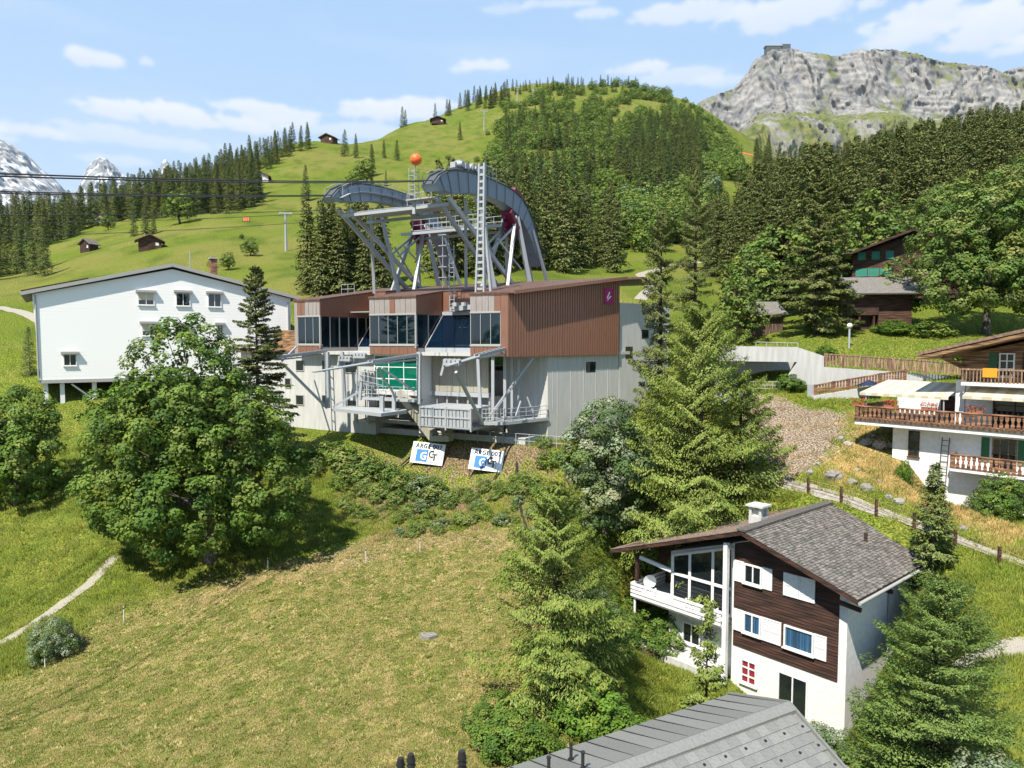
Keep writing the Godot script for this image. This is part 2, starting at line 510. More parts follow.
func make_land() -> void:
	zone("meadow", [[-60, 715], [40, 668], [105, 622], [200, 588], [300, 568], [370, 545], [425, 535], [500, 530], [545, 545], [560, 600], [560, 800], [-60, 800]])
	zone("seam", [[170, 600], [260, 572], [330, 552], [390, 530], [440, 512], [470, 520], [560, 540], [560, 560], [430, 556], [340, 575], [260, 592], [180, 612]])
	zone("bank", [[330, 470], [360, 440], [430, 450], [560, 450], [590, 480], [560, 545], [470, 530], [400, 545], [330, 520]])
	zone("earth", [[395, 441], [560, 446], [552, 468], [510, 474], [470, 476], [430, 470], [400, 458]])
	zone("dirt", [[735, 395], [800, 402], [850, 412], [855, 440], [835, 465], [800, 480], [770, 478], [740, 470]])
	zone("dry", [[850, 410], [895, 425], [900, 455], [960, 480], [1010, 510], [1040, 560], [980, 540], [900, 505], [830, 480], [810, 470]])
	zone("patch", [[610, 560], [650, 560], [690, 610], [700, 660], [640, 650], [600, 610]])
	var az := PackedFloat32Array()
	for i in 46: az.push_back(-1.72 + 0.92 * i / 46.0)
	for i in 520: az.push_back(-0.80 + 1.60 * i / 520.0)
	for i in 47: az.push_back(0.80 + 0.92 * i / 46.0)
	var rows := PackedFloat32Array()
	for i in 60: rows.push_back(NEAR_D * pow(24.0 / NEAR_D, i / 60.0))
	for i in 190: rows.push_back(24.0 * pow(75.0 / 24.0, i / 190.0))
	for i in 241: rows.push_back(75.0 * pow(1500.0 / 75.0, i / 240.0))
	var w := az.size()
	var v := PackedVector3Array()
	var c := PackedColorArray()
	var ix := PackedInt32Array()
	for j in rows.size():
		for i in w:
			var d := rows[j]
			var x := az[i] * d
			v.push_back(Vector3(x, height(x, d), -d))
			c.push_back(ground_color(x, d))
	for j in rows.size() - 1:
		for i in w - 1:
			var p := j * w + i
			ix.append_array([p, p + w, p + 1, p + 1, p + w, p + w + 1])
	var n := PackedVector3Array()
	n.resize(v.size())
	for j in rows.size():
		for i in w:
			var e := v[j * w + mini(i + 1, w - 1)] - v[j * w + maxi(i - 1, 0)]
			var f := v[mini(j + 1, rows.size() - 1) * w + i] - v[maxi(j - 1, 0) * w + i]
			n[j * w + i] = e.cross(f).normalized()
	var arr := []
	arr.resize(Mesh.ARRAY_MAX)
	arr[Mesh.ARRAY_VERTEX] = v
	arr[Mesh.ARRAY_NORMAL] = n
	arr[Mesh.ARRAY_COLOR] = c
	arr[Mesh.ARRAY_INDEX] = ix
	var m := ArrayMesh.new()
	m.add_surface_from_arrays(Mesh.PRIMITIVE_TRIANGLES, arr)
	var soil := StandardMaterial3D.new()
	soil.resource_name = "hillside"
	soil.vertex_color_use_as_albedo = true
	soil.roughness = 0.95
	soil.metallic_specular = 0.15
	var tex := grain(41, 0.09, 0.42, 1.0, 5, Vector2(1, 1), 256, 3.0)
	soil.albedo_texture = tex
	soil.uv1_triplanar = true
	soil.uv1_world_triplanar = true
	soil.uv1_scale = Vector3.ONE * 0.23
	soil.heightmap_enabled = true
	soil.heightmap_texture = tex
	soil.heightmap_scale = 6.0
	structure(put_mesh("ground", m, soil), "green alpine hillside with mown meadow and grassy slopes", "ground")

# A far massif: a grid whose crest follows picture rows; the faces are pushed in and out by noise so that ledges and gullies form.
func mountain(called: String, label: String, crest: Array, d0: float, d1: float, base_row: float, look: Callable, push: float, nx: int, ny: int) -> void:
	var v := PackedVector3Array()
	var c := PackedColorArray()
	var ix := PackedInt32Array()
	var tt := PackedFloat32Array()
	var a0: float = (crest[0][0] - 512.0) / FOCAL
	var a1: float = (crest[crest.size() - 1][0] - 512.0) / FOCAL
	var f := FastNoiseLite.new()
	f.seed = 71
	f.frequency = 1.0
	f.fractal_octaves = 3
	var h := ny + 10
	for j in h:
		for i in nx + 1:
			var a := lerpf(a0, a1, i / float(nx))
			var px := 512.0 + a * FOCAL
			var k := 0
			while k < crest.size() - 2 and crest[k + 1][0] < px: k += 1
			var row: float = lerpf(crest[k][1], crest[k + 1][1], clampf((px - crest[k][0]) / (crest[k + 1][0] - crest[k][0]), 0, 1))
			row += noise_a.get_noise_2d(px * 0.16, 7.0) * 2.0
			var t := float(j) / ny
			var top := EYE + ray(px, row).y * d1
			var bot := EYE + ray(px, base_row).y * d0
			var x := a * d1
			var y: float
			var d: float
			if t <= 1.0:
				var p: Vector2 = look.call("profile", Vector3(a, t, 0), Vector3.ZERO)      # share of height, share of depth
				y = lerpf(bot, top, p.x)
				var s := 1.0 / push
				# buttresses and gullies that run down the face, ledges across it, then fine roughness
				var wx := x + noise_b.get_noise_2d(x * s * 0.3, y * s * 0.3) * push * 1.2
				var n := (1.0 - absf(f.get_noise_2d(wx * s * 0.22, y * s * 0.07)) * 2.0) * 0.8 + noise_a.get_noise_2d(wx * s * 0.9, y * s * 0.35) * 0.5
				n += noise_b.get_noise_2d(y * s * 2.2 + x * s * 0.1, x * s * 0.12) * 0.20 + noise_c.get_noise_2d(x * s * 3.0, y * s * 3.0) * 0.16
				var edge := smoothstep(0.0, 0.06, 1.0 - t)
				d = lerpf(d0, d1, p.y) - n * push * edge
				y = minf(y, EYE + ray(px, row).y * d)
			else:
				y = lerpf(top, bot, (t - 1.0) * 4.0)
				d = d1 + (t - 1.0) * 5.0 * (d1 - d0)
			v.push_back(Vector3(a * d1 * (d / d1), y, -d))
			tt.push_back(t)
	var w := nx + 1
	var n := PackedVector3Array()
	for j in h:
		for i in w:
			var e := v[j * w + mini(i + 1, nx)] - v[j * w + maxi(i - 1, 0)]
			var g := v[mini(j + 1, h - 1) * w + i] - v[maxi(j - 1, 0) * w + i]
			var m := e.cross(g).normalized()
			n.push_back(m)
			c.push_back(look.call("color", Vector3(v[j * w + i].x / d1, tt[j * w + i], 0), m))
			if i < nx and j < h - 1:
				var s := j * w + i
				ix.append_array([s, s + w, s + 1, s + 1, s + w, s + w + 1])
	var arr := []
	arr.resize(Mesh.ARRAY_MAX)
	arr[Mesh.ARRAY_VERTEX] = v
	arr[Mesh.ARRAY_NORMAL] = n
	arr[Mesh.ARRAY_COLOR] = c
	arr[Mesh.ARRAY_INDEX] = ix
	var mm := ArrayMesh.new()
	mm.add_surface_from_arrays(Mesh.PRIMITIVE_TRIANGLES, arr)
	if not mats.has("mountain_rock"):
		var rm := mat("mountain_rock", Color.WHITE, 0.95)
		rm.vertex_color_use_as_albedo = true
		rm.metallic_specular = 0.1
	structure(put_mesh(called, mm, mats.mountain_rock), label, "mountain")

func rock_right(what: String, p: Vector3, m: Vector3) -> Variant:
	var a := p.x
	var t := p.y
	if what == "profile":
		# slopes broken by cliffs: height climbs fast where depth hardly grows
		var k := t + noise_b.get_noise_2d(a * 7.0, 3.0) * 0.05
		var cliff := smoothstep(0.70, 0.92, k) * 0.26 + smoothstep(0.36, 0.52, k) * 0.16
		var y := t * 0.58 + cliff
		return Vector2(clampf(lerpf(y, t, smoothstep(0.94, 1.0, t)), 0, 1), t)
	var n := noise_c.get_noise_2d(a * 22.0, t * 4.0)
	var n2 := noise_a.get_noise_2d(a * 110.0, t * 26.0)
	var n3 := noise_b.get_noise_2d(a * 45.0, t * 14.0 + a * 20.0)
	var grey := Color(0.185, 0.185, 0.185).lerp(Color(0.265, 0.258, 0.245), clampf(0.5 + n2 * 1.6 + n3, 0, 1)).lerp(Color(0.125, 0.13, 0.145), clampf(n3 * 1.8 + n * 1.6 - 0.15, 0, 1))
	var layer := noise_b.get_noise_2d(t * 70.0, a * 5.0)
	grey = grey.lerp(grey * (0.72 if layer > 0.0 else 1.15), clampf(absf(layer) * 3.0, 0, 1) * smoothstep(0.6, 0.8, t))
	var green := Color(0.095, 0.118, 0.036).lerp(Color(0.15, 0.155, 0.062), clampf(0.5 + n2 * 2.0, 0, 1))
	var share := clampf((m.y - 0.50) * 1.8 + n * 2.8 + n2 * 0.5 + 1.0 - smoothstep(0.58, 0.76, t) * 1.6 + smoothstep(0.55, 0.72, a) * 0.5, 0, 1)
	return grey.lerp(green, share)

func rock_left(what: String, p: Vector3, m: Vector3) -> Variant:
	var a := p.x
	var t := p.y
	if what == "profile": return Vector2(pow(t, 1.1), t)
	var n := noise_c.get_noise_2d(a * 40.0 + t * 6.0, t * 7.0 - a * 10.0)
	var n2 := noise_a.get_noise_2d(a * 120.0 + t * 30.0, t * 22.0)
	var grey := Color(0.15, 0.16, 0.175).lerp(Color(0.27, 0.27, 0.27), clampf(0.5 + n2 * 1.8, 0, 1))
	return grey.lerp(Color(0.50, 0.53, 0.58), smoothstep(0.17, 0.28, n + n2 * 0.5 + (m.y - 0.5) * 0.3))

func make_mountains() -> void:
	mountain("rock_mountain", "broad grey rock mountain with pale cliff band and green ledges", [[560, 170], [640, 130], [690, 106], [705, 97], [728, 89], [741, 74], [748, 61], [764, 50], [780, 48], [800, 52], [830, 56], [850, 50], [880, 49], [905, 53], [930, 61], [950, 64], [978, 67], [990, 72], [1006, 67], [1024, 62], [1100, 50], [1200, 75], [1400, 100]], 2000.0, 3200.0, 205.0, rock_right, 55.0, 620, 220)
	mountain("snowy_mountain", "snow-streaked grey mountain beyond the wooded ridge", [[-700, 150], [-300, 110], [-120, 150], [-40, 120], [0, 136], [15, 142], [34, 153], [48, 168], [62, 179], [76, 194], [90, 210]], 5600.0, 7600.0, 262.0, rock_left, 200.0, 320, 150)
	mountain("snowy_peak", "small pale snowy summit above the spruce ridge", [[60, 220], [84, 188], [94, 168], [101, 160], [108, 156], [114, 159], [124, 169], [136, 178], [150, 186], [160, 176], [171, 159], [182, 170], [200, 190], [230, 215]], 7600.0, 9200.0, 262.0, rock_left, 150.0, 200, 90)

const FOG := true

# ------------------------------------------------------------------ camera, sky, sun
func make_view() -> void:
	var cam := Camera3D.new()
	cam.name = "camera"
	cam.position = Vector3(0, EYE, 0)
	cam.rotation_degrees = Vector3(-PITCH, 0, 0)
	cam.fov = rad_to_deg(2.0 * atan(384.0 / FOCAL))
	cam.near = 0.1
	cam.far = 30000.0
	cam.current = true
	add_child(cam)
	var sun := DirectionalLight3D.new()
	sun.name = "sun"
	sun.light_energy = 1.4
	sun.light_color = Color(1.0, 0.965, 0.905)
	sun.light_angular_distance = 0.5
	sun.shadow_enabled = true
	sun.directional_shadow_max_distance = 600.0
	add_child(sun)
	sun.look_at_from_position(SUN_TO * 100.0, Vector3.ZERO, Vector3.UP)
	var env := Environment.new()
	env.background_mode = Environment.BG_SKY
	var sky := Sky.new()
	var pano := PanoramaSkyMaterial.new()
	pano.panorama = ImageTexture.create_from_image(sky_image())
	pano.energy_multiplier = 1.0
	sky.sky_material = pano
	env.sky = sky
	env.ambient_light_source = Environment.AMBIENT_SOURCE_SKY
	env.tonemap_mode = Environment.TONE_MAPPER_LINEAR
	env.tonemap_exposure = 1.95
	env.fog_enabled = FOG
	env.fog_density = 0.000015
	env.fog_light_color = Color(0.72, 0.80, 0.90)
	env.sdfgi_enabled = true
	env.ssao_enabled = true
	env.ssil_enabled = true
	var we := WorldEnvironment.new()
	we.name = "environment"
	we.environment = env
	add_child(we)

# clouds: [column, row, half width, half height, strength], the rest by chance all round
const CLOUDS := [
	[90, 56, 30, 9, 0.8], [146, 61, 8, 4, 0.5], [482, 64, 26, 7, 0.75], [462, 69, 14, 4, 0.5],
	[190, 117, 110, 13, 0.9], [270, 113, 70, 12, 0.8], [380, 110, 62, 12, 0.9], [30, 128, 46, 8, 0.6], [110, 136, 110, 10, 0.4], [420, 104, 40, 9, 0.8], [330, 128, 100, 9, 0.45], [110, 158, 40, 6, 0.4],
	[640, 66, 36, 8, 0.8], [600, 12, 24, 6, 0.6], [505, 8, 30, 6, 0.35], [560, 2, 40, 5, 0.5],
	[700, 10, 70, 14, 0.7], [790, 14, 90, 20, 0.75], [690, 76, 50, 10, 0.45], [720, 80, 34, 8, 0.4],
	[930, 18, 60, 20, 0.8], [990, 24, 60, 22, 0.9], [900, 34, 60, 16, 0.7], [1030, 44, 50, 12, 0.7], [1090, 30, 90, 26, 0.8],
	[-60, 125, 70, 16, 0.7], [-160, 90, 90, 20, 0.7], [1230, 60, 110, 24, 0.8], [860, -30, 90, 16, 0.6], [400, -60, 90, 14, 0.5], [60, -80, 70, 12, 0.5],
]

func sky_image() -> Image:
	var w := 2048
	var h := 1024
	var im := Image.create(w, h, false, Image.FORMAT_RGBF)
	var f := FastNoiseLite.new()
	f.seed = 5
	f.frequency = 1.0
	f.fractal_octaves = 5
	var g := FastNoiseLite.new()
	g.seed = 9
	g.frequency = 1.0
	g.fractal_octaves = 4
	var puffs := []
	for c in CLOUDS:
		var r := ray(c[0], c[1])
		var e := ray(c[0] + c[2], c[1])
		var az := atan2(r.x, 1.0)
		var el := atan(r.y / sqrt(1.0 + r.x * r.x))
		puffs.push_back([az, el, absf(atan2(e.x, 1.0) - az), c[3] / FOCAL * 0.9, c[4]])
	var rr := RandomNumberGenerator.new()
	rr.seed = 77
	for i in 90:
		var az := rr.randf_range(0.95, TAU - 0.95)
		var el := pow(rr.randf(), 1.6) * 0.7 + 0.12
		puffs.push_back([az, el, rr.randf_range(0.03, 0.13), rr.randf_range(0.008, 0.03), rr.randf_range(0.4, 0.9)])
	var cover := PackedFloat32Array()
	cover.resize(w * h)
	var shade := PackedFloat32Array()
	shade.resize(w * h)
	for p in puffs:
		var xc: float = (p[0] / TAU) * w
		var yc: float = (0.5 - p[1] / PI) * h
		var rx: float = p[2] / TAU * w * 1.5
		var ry: float = p[3] / PI * h * 1.7
		for y in range(maxi(0, int(yc - ry)), mini(h - 1, int(yc + ry) + 2)):
			for x0 in range(int(xc - rx), int(xc + rx) + 2):
				var x := posmod(x0, w)
				var u: float = (x0 - xc) / (p[2] / TAU * w)
				var v: float = (y - yc) / (p[3] / PI * h)
				var low := 1.0 if v < 0.0 else 1.7      # flat undersides
				var q: float = 1.0 - (u * u + v * v * low) * 0.75
				var n := f.get_noise_2d(x0 * 0.035, y * 0.10) * 1.1 + f.get_noise_2d(x0 * 0.12, y * 0.26 + 31.0) * 0.5
				var s: float = smoothstep(0.08, 0.55, q + n * 0.75 - 0.12) * p[4]
				var k := y * w + x
				if s > 0.0:
					shade[k] = maxf(shade[k], clampf(0.5 + v * 0.5, 0, 1) * s)
					cover[k] = 1.0 - (1.0 - cover[k]) * (1.0 - s)
	for y in h:
		var el := (0.5 - (y + 0.5) / h) * PI
		var s := sin(el)
		var base: Color
		if s >= 0.0:
			var t := pow(1.0 - s, 2.2)
			base = Color(0.165, 0.29, 0.48).lerp(Color(0.385, 0.465, 0.545), t)
		else:
			base = Color(0.16, 0.18, 0.12).lerp(Color(0.30, 0.36, 0.38), pow(1.0 + s, 6.0))
		for x in w:
			var c := base
			if s > 0.0:
				var k := y * w + x
				var wisp := maxf(0.0, g.get_noise_2d(((x + w / 2) % w) * 0.006, y * 0.035)) * 0.30 * smoothstep(0.9, 0.3, s)
				c = c.lerp(Color(0.43, 0.475, 0.53), wisp)
				if cover[k] > 0.0:
					c = c.lerp(Color(0.53, 0.535, 0.55).lerp(Color(0.37, 0.415, 0.48), shade[k] * 0.9), cover[k] * 0.92)
			im.set_pixel(x, y, c)
	return im

# ------------------------------------------------------------------ trees and plants
func shade_of(c: Color, r: RandomNumberGenerator, by := 0.25) -> Color:
	var k := 1.0 + r.randf_range(-by, by)
	return Color(c.r * k * r.randf_range(0.9, 1.1), c.g * k, c.b * k * r.randf_range(0.85, 1.15))

func trunk_mesh(h: float, r0: float, lean: Vector3, k := 8, top := 0.06) -> MB:
	var m := MB.new()
	var seg := 6
	for i in seg:
		var t0 := float(i) / seg
		var t1 := float(i + 1) / seg
		var flare := 1.35 if i == 0 else 1.0
		m.tube(lean * t0 * t0 + Vector3.UP * (h * t0 - (0.5 if i == 0 else 0.0)), lean * t1 * t1 + Vector3.UP * h * t1, lerpf(r0, r0 * top, t0) * flare, lerpf(r0, r0 * top, t1), k, false)
	return m

# A conifer crown of unit-true size: whorls of boughs, every bough fringed with twigs.
# o: h, r (radius at the foot of the crown), y0 (height at which it begins), boughs, twigs, size (twig length), width, droop, rise, airy, hang, colors, shape
func conifer(o: Dictionary, sd: int) -> MB:
	var r := RandomNumberGenerator.new()
	r.seed = sd
	var m := MB.new()
	var h: float = o.h
	var y0: float = o.y0
	var nb: int = o.boughs
	for i in nb:
		var t: float = pow((i + r.randf()) / nb, o.get("even", 0.85))      # 0 foot, 1 top
		var y := lerpf(y0, h * 0.995, t)
		var reach: float = o.r * pow(1.0 - t, o.get("shape", 0.8)) * r.randf_range(0.72, 1.12) * (1.0 - 0.35 * maxf(0.0, 0.10 - t) / 0.10) + 0.015 * h
		if r.randf() < o.get("gaps", 0.06): reach *= r.randf_range(0.4, 0.7)
		var az := r.randf() * TAU + i * 2.4
		var out := Vector3(cos(az), 0, sin(az))
		var side := Vector3(-out.z, 0, out.x)
		var rise: float = lerpf(o.get("rise", -0.15), o.get("rise_top", 0.75), t * t) + r.randf_range(-0.12, 0.12)
		var droop: float = o.get("droop", 0.25) * (1.0 - t * 0.7)
		var start := Vector3(0, y, 0)
		var tw: int = maxi(3, int(o.twigs * (0.35 + 0.65 * reach / o.r)))
		for j in tw:
			var q := pow((j + r.randf()) / tw, 0.75)
			q = lerpf(o.get("bare", 0.12), 1.0, q)
			var p: Vector3 = start + out * reach * q + Vector3.UP * reach * (rise * q - droop * q * q + o.get("tip", 0.10) * q * q * q)
			var s := -1.0 if (j & 1) else 1.0
			var spread: float = o.get("spread", 0.30) * reach * (1.0 - q * 0.75) + o.size * 0.3
			var a := r.randf()
			p += side * s * spread * a + Vector3.UP * (-o.get("hang", 0.2) * spread * a + r.randf_range(-0.5, 0.5) * o.get("fluff", 0.1))
			var dir: Vector3 = (out * r.randf_range(0.2, 1.0) + side * s * r.randf_range(0.2, 1.0) + Vector3.UP * (r.randf_range(-0.5, 0.35) - o.get("hang", 0.2))).normalized()
			var l: float = o.size * r.randf_range(0.65, 1.35) * lerpf(1.0, o.get("top_size", 0.6), t)
			var wv: Vector3 = dir.cross(Vector3(r.randf_range(-0.6, 0.6), 1, r.randf_range(-0.6, 0.6))).normalized() * l * o.width
			m.col = shade_of(o.colors[r.randi() % o.colors.size()], r, 0.16)
			m.leaf(p, dir * l, wv, (out + side * s * 0.35 + Vector3.UP * 0.45).normalized())
		if o.get("wood", false):
			var bark := Color(0.085, 0.06, 0.04)
			m.col = bark
			m.tube(start, start + out * reach * 0.55 + Vector3.UP * reach * (rise * 0.55 - droop * 0.3), 0.012 * h * (1.0 - t) * 0.5 + 0.012, 0.01, 3, false)
	m.col = shade_of(o.colors[0], r)
	m.leaf(Vector3(0, h * 0.96, 0), Vector3(0, h * 0.05, 0), Vector3(0.012 * h, 0, 0))
	m.leaf(Vector3(0, h * 0.96, 0), Vector3(0, h * 0.05, 0), Vector3(0, 0, 0.012 * h))
	return m

# A broadleaf crown: many clumps spread over a few big masses, leaves on the outside of every clump.
# o: masses [[centre, radii], ...], clumps, clump (radius), leaves (per clump), size, colors, gap
func broadleaf(o: Dictionary, sd: int) -> MB:
	var r := RandomNumberGenerator.new()
	r.seed = sd
	var m := MB.new()
	var total := 0.0
	var ws := []
	for s in o.masses:
		var rd: Vector3 = s[1]
		ws.push_back(pow(rd.x * rd.y * rd.z, 0.66))
		total += ws[-1]
	for k in o.masses.size():
		var cen: Vector3 = o.masses[k][0]
		var rad: Vector3 = o.masses[k][1]
		var n := maxi(2, int(o.clumps * ws[k] / total))
		for i in n:
			# golden spiral with jitter over the ellipsoid
			var yy := 1.0 - 2.0 * (i + 0.5) / n
			var az := i * 2.39996 + r.randf_range(-0.4, 0.4)
			var rr := sqrt(maxf(0.0, 1.0 - yy * yy))
			var dir := Vector3(cos(az) * rr, yy, sin(az) * rr)
			var deep := r.randf_range(0.62, 1.0)
			var cc := cen + Vector3(dir.x * rad.x, dir.y * rad.y, dir.z * rad.z) * deep
			var cr: float = o.clump * r.randf_range(0.6, 1.3)
			var tone: Color = shade_of(o.colors[r.randi() % o.colors.size()], r, 0.14)
			var nl := int(o.leaves * cr * cr / (o.clump * o.clump))
			for j in nl:
				var u := Vector3(r.randfn(), r.randfn() * 0.9 + 0.35, r.randfn()).normalized()
				if u.dot(dir) < -0.35: continue
				var p := cc + Vector3(u.x, u.y * o.get("flat", 0.62), u.z) * cr * r.randf_range(0.62, 1.08)
				var up := (u + dir * 0.4 + Vector3(0, 0.7, 0) + Vector3(r.randf_range(-0.7, 0.7), r.randf_range(-0.7, 0.7), r.randf_range(-0.7, 0.7))).normalized()
				var al := up.cross(Vector3(r.randf_range(-1, 1), r.randf_range(-1, 1), r.randf_range(-1, 1))).normalized()
				var l: float = o.size * r.randf_range(0.6, 1.35)
				m.col = shade_of(tone, r, 0.2)
				m.leaf(p - al * l * 0.5, al * l, up.cross(al) * l * o.get("thin", 0.42), (u + dir * 0.35 + Vector3(0, 0.25, 0)).normalized())
	return m

func limbs(masses: Array, h: float, r0: float, sd: int, fork := 0.35) -> MB:
	var r := RandomNumberGenerator.new()
	r.seed = sd
	var m := trunk_mesh(h, r0, Vector3(r.randf_range(-0.3, 0.3), 0, r.randf_range(-0.3, 0.3)), 8, 0.3)
	for s in masses:
		var c: Vector3 = s[0]
		var rad: Vector3 = s[1]
		var f := Vector3(0, h * r.randf_range(fork, fork + 0.35), 0)
		var mid := f.lerp(c, 0.5) + Vector3(0, -0.05 * h, 0)
		m.tube(f, mid, r0 * 0.5, r0 * 0.33, 6, false)
		m.tube(mid, c, r0 * 0.33, r0 * 0.14, 5, false)
		for i in 5:
			var u := Vector3(r.randf_range(-1, 1), r.randf_range(-0.2, 1), r.randf_range(-1, 1)).normalized()
			m.tube(mid.lerp(c, r.randf()), c + Vector3(u.x * rad.x, u.y * rad.y, u.z * rad.z) * 0.8, r0 * 0.14, 0.015, 4, false)
	return m

func plant(called: String, label: String, category: String, at_: Vector3, trunk: Mesh, crown: Mesh, leafm: String, group := "", turn := 0.0, size := 1.0, bark := "bark", crown_name := "crown") -> Node3D:
	var o := thing(called, label, category, at_, turn, group)
	o.scale = Vector3.ONE * size
	if trunk: put_mesh("trunk", trunk, mats[bark], o)
	put_mesh(crown_name, crown, mats[leafm], o)
	return o

const SPRUCE := [Color(0.096, 0.134, 0.041), Color(0.120, 0.158, 0.047), Color(0.077, 0.118, 0.044), Color(0.146, 0.168, 0.053)]
const SPRUCE_WARM := [Color(0.149, 0.170, 0.049), Color(0.121, 0.156, 0.046), Color(0.184, 0.185, 0.060), Color(0.100, 0.136, 0.041)]
const LARCH := [Color(0.164, 0.228, 0.041), Color(0.209, 0.265, 0.053), Color(0.127, 0.189, 0.037), Color(0.240, 0.272, 0.063)]
const MAPLE := [Color(0.099, 0.164, 0.027), Color(0.127, 0.200, 0.036), Color(0.076, 0.137, 0.027), Color(0.159, 0.221, 0.045)]
const BEAM := [Color(0.130, 0.180, 0.072), Color(0.190, 0.235, 0.120), Color(0.090, 0.140, 0.045), Color(0.27, 0.31, 0.19)]
const ASHLEAF := [Color(0.131, 0.200, 0.043), Color(0.170, 0.230, 0.055), Color(0.102, 0.164, 0.036), Color(0.209, 0.254, 0.073)]
const SCRUB := [Color(0.152, 0.218, 0.040), Color(0.190, 0.253, 0.052), Color(0.108, 0.172, 0.034)]

var spruce_trunks := []
var spruce_crowns := []
var round_trunks := []
var round_crowns := []
var bush_meshes := []
var bush_colors := [SCRUB, ASHLEAF, BEAM, SCRUB]

func make_prototypes() -> void:
	# spruces one metre high, scaled where they stand
	for i in 6:
		var warm := i >= 3
		var o := {"h": 1.0, "r": [0.17, 0.145, 0.19, 0.18, 0.15, 0.165][i], "y0": 0.03 + 0.03 * (i % 3), "boughs": 210, "twigs": 22, "size": 0.030, "width": 0.30, "droop": 0.30, "rise": -0.22, "rise_top": 0.5, "hang": 0.45, "spread": 0.34, "shape": 0.82, "fluff": 0.006, "gaps": 0.14, "colors": SPRUCE_WARM if warm else SPRUCE, "bare": 0.15}
		spruce_crowns.push_back(conifer(o, 100 + i).mesh())
		spruce_trunks.push_back(trunk_mesh(0.95, 0.014, Vector3.ZERO, 6).mesh())
	for i in 4:
		var ms := [[Vector3(0, 0.62, 0), Vector3(0.30, 0.30, 0.30)], [Vector3(0.18, 0.45, 0.05), Vector3(0.24, 0.25, 0.24)], [Vector3(-0.16, 0.42, -0.08), Vector3(0.26, 0.26, 0.25)], [Vector3(0.0, 0.42, 0.18), Vector3(0.24, 0.24, 0.22)]]
		if i % 2 == 1: ms[0] = [Vector3(0.04, 0.66, -0.02), Vector3(0.24, 0.33, 0.25)]
		round_crowns.push_back(broadleaf({"masses": ms, "clumps": 95, "clump": 0.085, "leaves": 46, "size": 0.042, "colors": [SCRUB, ASHLEAF, SCRUB, ASHLEAF][i]}, 200 + i).mesh())
		round_trunks.push_back(limbs(ms, 0.5, 0.035, 210 + i).mesh())
	for i in 6:
		var ms := [[Vector3(0, 0.42, 0), Vector3(0.42, 0.42, 0.42)], [Vector3(0.3, 0.28, 0.1), Vector3(0.32, 0.3, 0.3)], [Vector3(-0.28, 0.3, -0.1), Vector3(0.3, 0.34, 0.32)]]
		bush_meshes.push_back(broadleaf({"masses": ms, "clumps": 46, "clump": 0.16, "leaves": 50, "size": [0.075, 0.06, 0.085, 0.07, 0.06, 0.075][i], "colors": bush_colors[i % 4], "flat": 0.85}, 300 + i).mesh())

